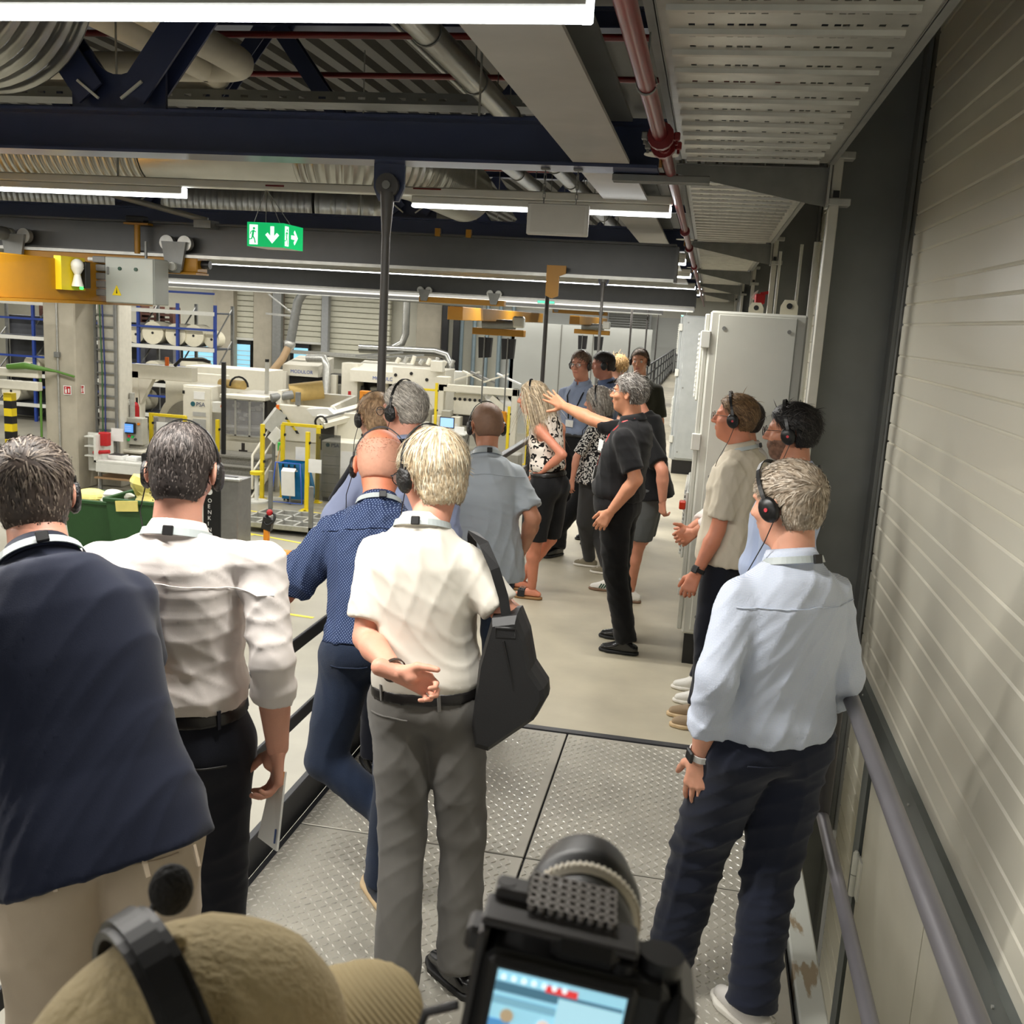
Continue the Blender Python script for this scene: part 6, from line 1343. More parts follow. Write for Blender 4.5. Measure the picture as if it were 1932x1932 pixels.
# ---- head
def frame(fwd, roll=0.0):
    f = unit(fwd); r = unit(np.cross(f, V(0, 0, 1))); u = np.cross(r, f)
    if roll: r, u = r * math.cos(roll) + u * math.sin(roll), u * math.cos(roll) - r * math.sin(roll)
    return np.stack([r, f, u], 1)      # columns: right, forward, up
def head_sdf(P, ears=True, fat=1.0):
    d = ell(P, (0, -0.014, 0.034), (0.0765, 0.098, 0.084))
    d = smin(d, ell(P, (0, 0.022, -0.038), (0.058 * fat, 0.070, 0.080)), 0.03)
    d = smin(d, rc(P, (0, 0.060, -0.094), (0, 0.030, -0.098), 0.022 * fat, 0.030 * fat), 0.03)
    d = smin(d, ell(P, (0, 0.074, 0.027), (0.050, 0.017, 0.010)), 0.016)
    for s in (-1, 1):
        d = smin(d, ell(P, (s * 0.042, 0.060, -0.022), (0.020, 0.02, 0.018)), 0.02)
        d = smax(d, -ell(P, (s * 0.032, 0.098, 0.006), (0.017, 0.016, 0.010)), 0.012)
    d = smin(d, rc(P, (0, 0.086, 0.016), (0, 0.109, -0.024), 0.008, 0.0125), 0.012)
    for s in (-1, 1): d = smin(d, ell(P, (s * 0.011, 0.098, -0.028), (0.009, 0.010, 0.008)), 0.008)
    d = smin(d, ell(P, (0, 0.086, -0.052), (0.024, 0.012, 0.007)), 0.006)
    d = smin(d, ell(P, (0, 0.084, -0.064), (0.022, 0.012, 0.007)), 0.006)
    if ears:
        for s in (-1, 1):
            F = np.array([[math.cos(.35 * s), -math.sin(.35 * s), 0], [math.sin(.35 * s), math.cos(.35 * s), 0], [0, 0, 1.0]])
            e = ell(P, (s * 0.081, -0.012, -0.004), (0.0085, 0.020, 0.032), F)
            e = smax(e, -ell(P, (s * 0.090, -0.008, -0.002), (0.007, 0.011, 0.020), F), 0.006)
            d = smin(d, e, 0.006)
    return d
def hair_mask(P, style, nape=0.0):
    """positive where hair grows (head space)"""
    x, y, z = P[:, 0], P[:, 1], P[:, 2]
    back = -0.058 - nape + 0.0 * x
    line = np.where(y > 0.0, 0.028 + 0.62 * np.maximum(y - 0.015, 0) + 0.28 * np.maximum(y - 0.05, 0), np.where(y > -0.03, -0.005 + (y + 0.03) * 1.0, back))
    if style == 'long': line = line - 0.01
    m = z - line
    ear = ((y + 0.010) / 0.026) ** 2 + ((z + 0.004) / 0.036) ** 2
    return np.where((np.abs(x) > 0.055) & (ear < 1.0), -0.01, m)
CRN = V(0.0, -0.055, 0.095)
def crown_flow(p, n, style):
    """tangent direction of combing at head-space points p with normals n"""
    if style == 'back': d = np.tile(V(0.0, -1.0, -0.35), (len(p), 1)) + np.stack([np.sign(p[:, 0]) * .15, np.zeros(len(p)), -np.maximum(0, .06 - p[:, 2]) * 9], 1)
    elif style == 'long': d = np.tile(V(0, -0.25, -1.0), (len(p), 1)) + (p - CRN) * V(3.0, 0, 0) + np.where(p[:, 1:2] > .01, np.stack([np.sign(p[:, 0]) * 1.6, -1.4 + 0 * p[:, 0], 0 * p[:, 0]], 1), 0)
    elif style == 'fore': d = np.tile(V(0.25, 1.0, 0.1), (len(p), 1)) + np.stack([np.zeros(len(p)), -np.maximum(0, .05 - p[:, 2]) * 8, -np.maximum(0, .07 - p[:, 2]) * 14], 1)
    else: d = p - CRN; d = d + V(0, 0, -0.02)
    d = d - n * np.sum(d * n, 1)[:, None]
    return d / (np.linalg.norm(d, axis=1)[:, None] + 1e-9)
def make_hair(par, F, C0, cols, style, length, count, seed, thick=0.012, bald=None, width=0.0016, rough=0.35, h=0.007, nape=0.0):
    r = np.random.RandomState(seed); h2 = F[:, 0] @ F[:, 0]
    def f(Q):
        P = (Q - C0) @ F / h2
        d = ell(P, (0, -0.014, 0.034), (0.0765 + thick, 0.098 + thick, 0.084 + thick))
        d = smin(d, ell(P, (0, -0.03, -0.02 - nape * .6), (0.066 + thick * .5, 0.070 + thick * .6, 0.060 + nape * .6)), 0.03)
        d = np.maximum(d, -hair_mask(P, style, nape) * 0.8)
        if bald is not None: d = smax(d, -ell(P, bald[0], bald[1]), 0.01)
        return smax(d, -ell(P, (0, 0.05, -0.06), (0.075, 0.075, 0.075)), 0.006) if style != 'long' else d
    v, q = surface(f, C0 - 0.16, C0 + 0.16, h)
    v = smoothv(v, q, 1)
    m0 = hair_mat('hair_base_%d_%d_%d' % cols[0], cols[0], .06 if count < 1000 else .35)
    ho = qmesh('hair', v, q, m0, par)
    # strands
    P = (v - C0) @ F / h2; N = vnormals(v, q) @ F / math.sqrt(h2)
    keep = (hair_mask(P, style, nape) > 0.002) & (np.sum(N * (P - V(0, -.01, .02)), 1) > 0)
    ids = np.argwhere(keep)[:, 0]
    if len(ids) == 0: return ho
    for ci, c in enumerate(cols):
        k = count // len(cols)
        s = ids[r.randint(0, len(ids), k)]
        p = P[s] + r.randn(k, 3) * h * .5; n = N[s]
        t = crown_flow(p, n, style) + r.randn(k, 3) * rough; t = t - n * (np.sum(t * n, 1) * .6)[:, None]; t = t / np.linalg.norm(t, axis=1)[:, None]
        L = length * (0.6 + 0.7 * r.rand(k)); fall = np.clip((0.05 - p[:, 2]) / 0.1, 0.25, 1)
        if style != 'long': L = L * np.clip(0.3 + (p[:, 2] + .045) * 7, .25, 1.0)
        nseg = 4 if style == 'long' else 3
        pts = []; cur = p - n * 0.003; dirv = t + n * (0.16 if style in ('crown', 'short', 'fore') else 0.08)
        for g in range(nseg + 1):
            pts.append(cur.copy())
            dirv = dirv - n * 0.16 + np.array([0, 0, -0.10 if style != 'long' else -0.5]); dirv = dirv / np.linalg.norm(dirv, axis=1)[:, None]
            nx = cur + dirv * (L / nseg)[:, None]
            # stay outside the skull
            e = V(0.079, 0.1005, 0.0865) + thick * .75; o_ = V(0, -0.014, 0.034); qv = (nx - o_) / e; ln = np.linalg.norm(qv, axis=1)
            ins = (ln < 1) & (nx[:, 2] > -0.03); nx = np.where(ins[:, None], o_ + (nx - o_) / ln[:, None], nx); cur = nx
        side = np.cross(t, n); side = side / (np.linalg.norm(side, axis=1)[:, None] + 1e-9)
        vv = []; wv = [1, 1, .8, .5, .15][:nseg] + [.1]
        for g in range(nseg + 1):
            vv.append(pts[g] - side * width * wv[g]); vv.append(pts[g] + side * width * wv[g])
        A = np.stack(vv, 1)      # k, 2*(nseg+1), 3
        base = np.arange(k)[:, None] * (2 * (nseg + 1)); Q = []
        for g in range(nseg): Q.append(np.concatenate([base + 2 * g, base + 2 * g + 1, base + 2 * g + 3, base + 2 * g + 2], 1))
        vs = A.reshape(-1, 3) @ F.T + C0
        so = qmesh('hair_strands', vs, np.concatenate(Q), hair_mat('hair_%d_%d_%d' % c, c), ho); so['kind'] = 'stuff'
    return ho

def hand_geo(W, dirv, palm, side, curl=(0.5, 0.5, 0.5, 0.5), thumb=(0.5, 0.3), spread=0.06, s=1.0, h=0.0045, close=0.0):
    """W wrist, dirv wrist->knuckles, palm = palm normal (pointing out of the palm), side=+1 thumb on +cross(dirv,palm)"""
    d = unit(dirv); pn = np.asarray(palm, float); pn = unit(pn - d * (pn @ d)); x = np.cross(d, pn) * side
    prim = []; pk = []
    kx = [0.030, 0.010, -0.010, -0.028]; kl = [0.092, 0.096, 0.091, 0.082]; ln = [0.074, 0.082, 0.076, 0.060]; rad = [0.0092, 0.0095, 0.009, 0.008]
    for i in range(4):
        k = W + s * (d * kl[i] + x * kx[i]); pk.append((W + s * (x * kx[i] * 0.55 + d * 0.01), k, 0.0135 * s, 0.0115 * s))
        ang = 0.0; p = k; dd = unit(d + x * spread * (1.5 - i) * 1.0)
        for j, fr in enumerate((0.46, 0.30, 0.24)):
            ang += curl[i] * (0.9 if j == 0 else 1.15)
            a = dd * math.cos(ang) + pn * math.sin(ang); e = p + a * ln[i] * fr * s
            prim.append((p, e, rad[i] * s * (1 - .08 * j), rad[i] * s * (0.93 - .10 * j))); p = e
    t0 = W + s * (d * 0.022 + x * 0.022 + pn * 0.008); a1 = unit(d * 0.75 + x * (0.75 + thumb[0] * .4) + pn * thumb[1]); t1 = t0 + a1 * 0.042 * s
    a2 = unit(d * (1.0 - .2 * thumb[0]) + x * (0.25 + thumb[0] * .5) + pn * thumb[1] * 1.2); t2 = t1 + a2 * 0.034 * s; t3 = t2 + unit(a2 + d * .1 + pn * .15) * 0.027 * s
    th = [(t0, t1, 0.0155 * s, 0.0125 * s), (t1, t2, 0.0115 * s, 0.0105 * s), (t2, t3, 0.0105 * s, 0.0085 * s)]
    def f(P):
        D = rc(P, W - d * 0.05 * s, W, 0.0265 * s, 0.024 * s)
        for a in pk: D = smin(D, rc(P, *a), 0.012 * s)
        D = smin(D, ell(P, W + s * (d * 0.045 + pn * 0.012 + x * 0.016), (0.022 * s, 0.022 * s, 0.022 * s)), 0.014)
        D = smin(D, rc(P, *th[0]), 0.012 * s)
        D2 = np.minimum.reduce([rc(P, *a) for a in prim]); D = smin(D, D2, 0.005 * s)
        return smin(D, smin(rc(P, *th[1]), rc(P, *th[2]), 0.003), 0.006 * s)
    pts = np.array([p for a in prim + th for p in a[:2]] + [W - d * 0.05]); v, q = surface(f, pts.min(0) - 0.03, pts.max(0) + 0.03, h)
    tips = [(prim[i * 3 + 2], pn) for i in range(4)]
    return smoothv(v, q, 1, .35), q, tips

STN = np.array([-0.42, -0.22, 0.0, 0.20, 0.40, 0.62, 0.82, 0.95, 1.05, 1.2])
def torso_fn(J, w=1.0, belly=0.0, fem=0.0, deep=1.0):
    k = J['k']; pe, nk = J['pelvis'], J['neck']; u = unit(nk - pe); L = np.linalg.norm(nk - pe)
    rh = unit(J['hipR'] - J['hipL']); rs = unit(J['shR'] - J['shL'])
    A = np.array([.148, .166, .164, .146, .142, .152, .142, .094, .060, .050]) * k * w
    B = np.array([.10, .118, .120, .112, .112, .120, .108, .088, .066, .05]) * k * w * deep
    if fem: A = A * np.array([1.05, 1.06, 1.0, .92, .90, .93, .90, .88, .9, 1]); B = B * np.array([1, 1.02, .95, .88, .9, 1.02, .9, .9, 1, 1])
    O = np.array([-.012, -.012, 0.0, .006, .008, .010, 0.0, -.010, -.01, 0]) * k
    bb = np.array([0, .25, .7, 1, .9, .45, .1, 0, 0, 0]) * belly
    B = B + bb * .5; O = O + bb * .5; A = A + bb * .35
    def f(P, off=0.0, s0=-0.42, s1=1.0):
        s = ((P - pe) @ u) / L; sc = np.clip(s, STN[0], STN[-1]); t = np.clip(sc, 0, 1)
        a = np.interp(sc, STN, A) + off; b = np.interp(sc, STN, B) + off; o = np.interp(sc, STN, O)
        r = rh * (1 - t)[:, None] + rs * t[:, None]; r = r / np.linalg.norm(r, axis=1)[:, None]; fw = np.cross(np.tile(u, (len(P), 1)), r)
        d = P - pe - s[:, None] * L * u
        x = np.sum(d * r, 1) / a; y = (np.sum(d * fw, 1) - o) / b
        e = (np.abs(x) ** 2.35 + np.abs(y) ** 2.35) ** (1 / 2.35)
        D = (e - 1) * np.minimum(a, b) * 0.92
        if s1 is not None: D = smax(D, (s - s1) * L, 0.02)
        if s0 is not None: D = smax(D, (s0 - s) * L, 0.02)
        return D
    return f, u, L
def person(key, label, yaw_head, pitch_head=0.0, roll_head=0.0, skin_c=(205, 152, 128), near=1.0, w=1.0, belly=0.0, fem=0.0, fat=1.0, shirt=None, trousers=None, hair=None, bare=None, seed=1, glasses=None, hsc=1.0,
           shoes=None, hands=None, collar=None, lanyard=None, belt=None, headset=True, hs_kind='foam', hs_tilt=0.0, beard=None, eyes=False, cable=1, no_body=False):
    J = {a: (np.array(v) if a != 'k' else v) for a, v in JOINTS[key].items()}; k = J['k']
    base = V((J['anL'][0] + J['anR'][0]) / 2, (J['anL'][1] + J['anR'][1]) / 2, 0)
    root = thing('person', label, 'person', tuple(base)); SK = skin('skin_%d_%d_%d' % skin_c, skin_c)
    yaw = math.radians(yaw_head); pit = math.radians(pitch_head)
    F = frame(V(-math.sin(yaw) * math.cos(pit), math.cos(yaw) * math.cos(pit), math.sin(pit)), math.radians(roll_head)) * hsc; HC = J['head']; h2 = hsc * hsc
    tf, u, L = torso_fn(J, w, belly, fem)
    # ---------- body
    aw = 0.86 if fem else (1.0 + (w - 1) * .8)
    def body(P):
        D = tf(P, -0.022, -0.02, 0.98)
        D = smin(D, rc(P, J['neck'] - u * 0.03, HC + F @ V(0, -0.024, -0.055), 0.066 * k * (0.82 if fem else 1), 0.056 * k * (0.85 if fem else 1) * fat), 0.03)
        for s in 'LR':
            sh, el, wr = J['sh' + s], J['el' + s], J['wr' + s]
            D = smin(D, rc(P, J['neck'] - u * .015, sh, 0.036 * k, 0.040 * k), 0.04)
            D = smin(D, rc(P, sh, el, 0.046 * k * aw, 0.040 * k * aw), 0.03)
            mid = el + (wr - el) * .3
            D = smin(D, rc(P, el, mid, 0.040 * k * aw, 0.043 * k * aw), 0.012); D = smin(D, rc(P, mid, wr, 0.043 * k * aw, 0.0275 * k * aw), 0.012)
            hp, kn, an = J['hip' + s], J['kn' + s], J['an' + s]; D = smin(D, rc(P, hp, kn, 0.082 * k, 0.056 * k), 0.03)
            cf = kn + (an - kn) * .32; bk = unit(np.cross(unit(an - kn), unit(J['hipR'] - J['hipL'])))
            D = smin(D, rc(P, kn, cf + bk * -0.012, 0.054 * k, 0.056 * k), 0.02); D = smin(D, rc(P, cf + bk * -0.012, an, 0.056 * k, 0.036 * k), 0.02)
        return D
    pts = np.array([v for a, v in J.items() if a not in ('k', 'head')])
    v, q = surface(body, pts.min(0) - 0.15, np.append((pts.max(0) + 0.15)[:2], HC[2] - 0.05), 0.016 / near ** .5)
    v = smoothv(v, q, 1)
    extra = []
    hh = 0.0062 / near ** .7
    hv, hq = surface(lambda P: smin(head_sdf((P - HC) @ F / h2, fat=fat) * hsc, rc(P, J['neck'] - u * 0.03, HC + F @ V(0, -0.024, -0.055), 0.062 * k * (0.82 if fem else 1), 0.056 * k * (0.85 if fem else 1) * fat), 0.025), HC - 0.18, HC + 0.17, hh)
    extra.append((smoothv(hv, hq, 1, .3), hq))
    hands = {a: dict(b) for a, b in (hands or {}).items()}
    for s in 'LR':
        hd = hands.get(s) or dict(palm=unit(J['shR'] - J['shL']) * (1 if s == 'L' else -1), curl=(.45, .5, .5, .55))
        el, wr = J['el' + s], J['wr' + s]; d = hd.pop('d', None); d = unit(wr - el) if d is None else unit(d)
        hv, hq, tips = hand_geo(wr, d, hd.pop('palm'), -1 if s == 'L' else 1, s=k * (0.9 if fem else 1.02), h=0.0046 / near ** .5, **{a: b for a, b in hd.items()}); extra.append((hv, hq))
    bo = qmesh('body', v, q, SK, root, extra=extra)
    # ---------- shirt
    if shirt:
        so = dict(off=0.014, sleeve=0.62, sr=1.0, hem=0.185, amp=0.006, tuck=True, flare=0.0, freq=1.0); so.update(shirt)
        def sh_f(P):
            s = ((P - J['pelvis']) @ u) / L
            off = so['off'] + (0 if so['tuck'] else .009) + so['flare'] * np.clip(0.5 - s, 0, 1) + (0.016 * np.exp(-((s - so['hem'] - .09) / .09) ** 2) if so['tuck'] else 0)
            D = tf(P, off, None, 1.02)
            D = smin(D, rc(P, J['neck'] - u * 0.045, J['neck'] + u * 0.012, 0.084 * k, 0.070 * k), 0.035)
            for sd in 'LR':
                sh, el, wr = J['sh' + sd], J['el' + sd], J['wr' + sd]
                D = smin(D, rc(P, J['neck'] - u * .02, sh, 0.046 * k, 0.052 * k), 0.05)
                sl = so['sleeve'] if not isinstance(so['sleeve'], dict) else so['sleeve'][sd]
                if sl <= 0: D = smax(D, -rc(P, sh + unit(sh - J['neck']) * .02, sh + unit(sh - J['neck']) * .2 - u * .02, 0.075 * k, 0.12), 0.01); continue
                if sl <= 1:
                    e = sh + (el - sh) * sl; A = rc(P, sh, el, 0.057 * k * (.6 + .4 * so['sr']) * aw, 0.060 * k * so['sr'] * aw); A = smax(A, half(P, e, el - sh), 0.008)
                    D = smin(D, A, 0.022)
                else:
                    e = el + (wr - el) * (sl - 1); A = rc(P, sh, el, 0.058 * k * (.6 + .4 * so['sr']) * aw, 0.053 * k * so['sr'] * aw)
                    B = smax(rc(P, el, wr, 0.056 * k * so['sr'] * aw, 0.045 * k * so['sr'] * aw), half(P, e, wr - el), 0.006)
                    D = smin(D, smin(A, B, 0.012), 0.018)
                    if so.get('cuff'):
                        c0 = e - unit(wr - el) * 0.055; D = smin(D, np.maximum(rc(P, c0, e, 0.062 * k * so['sr'], 0.060 * k * so['sr']), np.maximum(half(P, e, wr - el), -half(P, c0, wr - el))), 0.004)
            D = smax(D, (so['hem'] - s) * L, 0.006)
            if so.get('neck', 1): D = smax(D, half(P, J['neck'] + u * 0.03, u + unit(np.cross(u, J['shR'] - J['shL'])) * .35), 0.008)
            return D
        sp = np.array([J[a] for a in ('pelvis', 'neck', 'shL', 'shR', 'elL', 'elR', 'wrL', 'wrR')])
        sv, sq = surface(sh_f, sp.min(0) - 0.22, np.append((sp.max(0) + 0.22)[:2], J['neck'][2] + .1), 0.0115 / near ** .5)
        sv = smoothv(sv, sq, 1, .4); N = vnormals(sv, sq); sv = sv + N * folds(sv, seed, so['amp'], so['freq'])[:, None]
        sho = qmesh(so.get('name', 'shirt'), sv, sq, so['mat'], root)
        if so.get('yoke'):   # seam across the upper back
            bw = -unit(np.cross(u, J['shR'] - J['shL'])); pc = J['pelvis'] + u * L * 0.86; rr_ = unit(J['shR'] - J['shL'])
            dists = np.abs((sv - pc) @ u + 0.03 * np.abs((sv - pc) @ rr_) * 3); sel = (dists < 0.012) & (((sv - pc) @ bw) > 0.02)
            ps = sv[sel]; xs_ = ps @ rr_; order = np.argsort(xs_); ps = ps[order]; xs_ = xs_[order]
            if len(ps) > 20:
                xb = np.linspace(xs_[0] + .02, xs_[-1] - .02, 26); path = []
                for x_ in xb:
                    m_ = np.abs(xs_ - x_) < 0.012
                    if m_.any(): path.append(ps[m_].mean(0) + bw * 0.0035)
                if len(path) > 5: wb(MB().tube(path, 0.0016, 5), 'yoke_seam', so['mat'], root)
    # ---------- trousers
    if trousers:
        to = dict(top=0.20, off=0.010, bottom=1.0, amp=0.006, lr=1.0, hemr=0.062, freq=.8); to.update(trousers)
        def tr_f(P):
            s = ((P - J['pelvis']) @ u) / L
            D = smax(tf(P, to['off'], None, None), (-0.17 - s) * L, 0.09); D = smax(D, (s - to['top']) * L, 0.005); LG = None
            for sd in 'LR':
                hp, kn, an = J['hip' + sd], J['kn' + sd], J['an' + sd]
                bt = to['bottom']
                T1 = rc(P, hp, kn, 0.103 * k * to['lr'] * (1 + (w - 1) * .5), 0.080 * k * to['lr'])
                if bt <= 1: e = hp + (kn - hp) * bt; T1 = smax(T1, half(P, e, kn - hp), 0.006) if bt < 1 else T1
                if bt > 1 or bt == 1.0 and to.get('full', 1):
                    e = an + (an - kn) * 0.05; T2 = smax(rc(P, kn, an + (an - kn) * .1, 0.075 * k * to['lr'], to['hemr'] * k * to['lr']), half(P, e, an - kn), 0.006); T1 = smin(T1, T2, 0.02)
                LG = T1 if LG is None else smin(LG, T1, 0.015)
            return smax(smin(D, LG, 0.05), (s - to['top']) * L, 0.004)
        tp = np.array([J[a] for a in ('pelvis', 'hipL', 'hipR', 'knL', 'knR', 'anL', 'anR')])
        tv, tq = surface(tr_f, tp.min(0) - 0.22, tp.max(0) + 0.24, 0.0125 / near ** .5)
        tv = smoothv(tv, tq, 1, .4); N = vnormals(tv, tq)
        kb = sum(np.exp(-((np.linalg.norm(tv - J['kn' + s], axis=1) / .16) ** 2)) for s in 'LR') + sum(np.exp(-((np.linalg.norm(tv - J['an' + s], axis=1) / .14) ** 2)) for s in 'LR')
        tv = tv + N * (folds(tv, seed + 50, to['amp'], to['freq'], 0.5) + folds(tv, seed + 80, to['amp'] * .2, .8, 2.2) * np.clip(kb, 0, 1))[:, None]
        qmesh('shorts' if to['bottom'] < 1 else 'trousers', tv, tq, to['mat'], root)
        if belt:
            bv, bq = surface(lambda P: smax(tf(P, to['off'] + 0.012, None, None), np.abs(((P - J['pelvis']) @ u) / L - to['top'] + .025) * L - 0.019, 0.002), J['pelvis'] - .3, J['pelvis'] + .34, 0.0105 / near ** .5)
            be = qmesh('belt', smoothv(bv, bq, 1, .3), bq, belt, root)
        if to.get('pocket'):
            bw = -unit(np.cross(unit(J['hipR'] - J['hipL']) * -1, V(0, 0, 1))); bw = unit(np.cross(V(0, 0, 1), J['hipR'] - J['hipL'])) * -1; rr_ = unit(J['hipR'] - J['hipL'])
            for sx in to['pocket']:
                path = []
                for t_ in np.linspace(-.065, .065, 9):
                    p0 = J['pelvis'] + rr_ * (sx * .085 + t_) - V(0, 0, .035) - bw * 0
                    D_ = (tv - p0); dd_ = D_ - np.outer(D_ @ bw, bw); mm = np.linalg.norm(dd_, axis=1) + np.where(D_ @ bw > 0, 0, 1); path.append(tv[np.argmin(mm)] + bw * .002)
                path = np.array(path); path[1:-1] = (path[:-2] + path[1:-1] + path[2:]) / 3
                wb(MB().tube(list(path), 0.003, 5), 'pocket_welt', to.get('pmat', to['mat']), root)
    # ---------- shoes
    if shoes:
        for sd in 'LR':
            an, kn = J['an' + sd], J['kn' + sd]; yw = math.radians(shoes.get('yaw' + sd, shoes.get('yaw', 0))); fw = V(-math.sin(yw), math.cos(yw), 0); rt = V(fw[1], -fw[0], 0)
            z0 = max(0.0, an[2] - 0.09 * k - 0.01) if an[2] > 0.16 else 0.0
            hl = V(an[0], an[1], z0) - fw * 0.055 * k; to_ = V(an[0], an[1], z0) + fw * 0.165 * k
            def foot2(P, off=0.0):
                A = V(*hl[:2], 0); Bq = V(*to_[:2], 0); Q = P * V(1, 1, 0); return rc(Q, A, A + (Bq - A) * .72, 0.034 * k + off, 0.043 * k + off) if False else np.minimum(rc(Q, A, A + (Bq - A) * .70, 0.032 * k, 0.044 * k), rc(Q, A + (Bq - A) * .70, Bq - fw * .03, 0.044 * k, 0.030 * k)) - off
            def shoe_f(P):
                D = smin(rc(P, hl + V(0, 0, .035), hl + (to_ - hl) * .35 + V(0, 0, .042), 0.036 * k, 0.042 * k), rc(P, hl + (to_ - hl) * .35 + V(0, 0, .042), to_ - fw * .035 + V(0, 0, .022), 0.043 * k, 0.030 * k), 0.03)
                D = smin(D, rc(P, an - V(0, 0, .03), hl + fw * .05 + V(0, 0, .05), 0.040 * k, 0.042 * k), 0.03)
                D = smax(D, foot2(P, 0.001), 0.01); D = smax(D, P[:, 2] - (z0 + shoes.get('top', 0.085)), 0.006); return smax(D, (z0 + 0.018) - P[:, 2], 0.003)
            lo = np.minimum(hl, to_) - .08; hi = np.maximum(hl, to_) + .08; lo[2] = z0 - .01; hi[2] = z0 + .13
            if shoes.get('sandal'):
                # foot is skin already at ankle: build a bare foot, sole and strap
                fv, fq = surface(lambda P: smax(shoe_f(P) + 0.006, (z0 + .02) - P[:, 2], .002), lo, hi, 0.0075 / near ** .5); qmesh('bare_foot', smoothv(fv, fq), fq, SK, root)
            else:
                fv, fq = surface(shoe_f, lo, hi, 0.0075 / near ** .5); qmesh('shoe', smoothv(fv, fq), fq, shoes['mat'], root)
            fv, fq = surface(lambda P: np.maximum(foot2(P, 0.005), np.abs(P[:, 2] - (z0 + .011)) - .0105), lo, hi, 0.008 / near ** .5); qmesh('sole', fv, fq, shoes['sole'], root)
            if shoes.get('lace') is not None:
                for i in range(4):
                    c_ = hl + (to_ - hl) * (.42 + .08 * i); z_ = z0 + 0.088 - i * 0.009
                    wb(MB().tube([c_ - rt * .022 + V(0, 0, z_ - z0 - .008), c_ + V(0, 0, z_ - z0), c_ + rt * .022 + V(0, 0, z_ - z0 - .008)], 0.0035, 5), 'lace', shoes['lace'], root)
            if shoes.get('stripes') is not None:
                for i in range(3):
                    for sg in (-1, 1):
                        c_ = hl + (to_ - hl) * (.36 + .09 * i) + rt * sg * .043 * k
                        wb(MB().bar(c_ + V(0, 0, .028) + fw * .012, c_ + V(0, 0, .062) - fw * .008 - rt * sg * .006, 0.006, 0.010, up=fw), 'stripe', shoes['stripes'], root)
            if shoes.get('sandal'):
                c_ = hl + (to_ - hl) * .62; path = [c_ - rt * .046 * k + V(0, 0, .02), c_ - rt * .034 + V(0, 0, .062), c_ + V(0, 0, .072), c_ + rt * .034 + V(0, 0, .062), c_ + rt * .046 * k + V(0, 0, .02)]
                wb(MB().ribbon(path, 0.055, 0.005, [(-rt), (-rt * .5 + V(0, 0, 1)), V(0, 0, 1), (rt * .5 + V(0, 0, 1)), rt]), 'strap', shoes['mat'], root)
                wb(MB().tube([c_ + V(-.015, -.02, .082), c_ + V(.02, -.02, .08), c_ + V(.02, .02, .08), c_ + V(-.015, .02, .082)], 0.0025, 5, closed=True), 'buckle', GALV, root)
    # ---------- collar, lanyard
    nk = J['neck']; fwd = unit(np.cross(u, J['shR'] - J['shL'])); rs = unit(J['shR'] - J['shL'])
    tilt = unit(u + fwd * 0.35); fd = unit(fwd - tilt * (fwd @ tilt)); sx_ = np.cross(fd, tilt)
    def ring(rad, z, a0, a1, n, ry=1.0): return [nk + tilt * z + fd * 0.006 + sx_ * rad * math.cos(a) + fd * rad * ry * math.sin(a) for a in np.linspace(a0, a1, n)]
    if collar is not None:
        n_ = 30; rows = [(0.062, 0.052), (0.066, 0.056), (0.074, 0.040), (0.084, 0.016), (0.081, 0.010), (0.064, 0.030)]
        vv = []; 
        for (r_, z_) in rows: vv += ring(r_ * k, z_ * k, math.radians(-262), math.radians(82), n_, 1.08)
        Fq = [(i * n_ + j, i * n_ + j + 1, ((i + 1) % 6) * n_ + j + 1, ((i + 1) % 6) * n_ + j) for i in range(6) for j in range(n_ - 1)]
        wb(MB().add(vv, Fq, True), 'collar', collar, root)
    if lanyard is not None:
        pts = [p - fd * 0 - tilt * .045 * max(0, math.sin(a_)) for p, a_ in zip(ring(0.0865 * k, 0.022 * k, math.radians(-215), math.radians(35), 30, 1.06), np.linspace(math.radians(-215), math.radians(35), 30))]
        nr = [unit(p - nk) * 1 for p in pts]
        fr = [nk + fwd * 0.13 * k + sx_ * s_ * 0.03 - u * 0.24 for s_ in (1, -1)]
        wb(MB().ribbon(pts, 0.020, 0.0025, nr), 'lanyard', lanyard, root)
        # clip on the back of the neck
        c_ = nk + tilt * 0.022 * k - fd * (0.0895 * 1.06 * k) + sx_ * 0.012; B_ = np.stack([sx_, fd, tilt], 1)
        mb = MB().bbox(-.013, .013, -.006, .004, -.0125, .0125, b=.002); mb.v = [tuple(c_ + B_ @ np.array(p)) for p in mb.v]; wb(mb, 'lanyard_clip', BLACK, root)
    # ---------- hair, beard, eyes, glasses
    if hair:
        hr = dict(hair); make_hair(root, F, HC, hr.pop('cols'), hr.pop('style'), hr.pop('length'), int(hr.pop('count')), seed, h=0.0075 / near ** .5, **hr)
    if beard is not None:
        r = np.random.RandomState(seed + 7); hm = hair_mat('beard_%d_%d_%d' % beard, beard)
        bv, bq = surface(lambda P: smax(smax(head_sdf((P - HC) @ F / h2, False) - 0.0025, ((P - HC) @ F / h2)[:, 2] + 0.028 + 0.25 * np.maximum(((P - HC) @ F / h2)[:, 1] - .06, 0), 0.006), 0.002 - ((P - HC) @ F / h2)[:, 1], 0.006), HC - .16, HC + .15, 0.0075)
        qmesh('beard', bv, bq, hm, root)
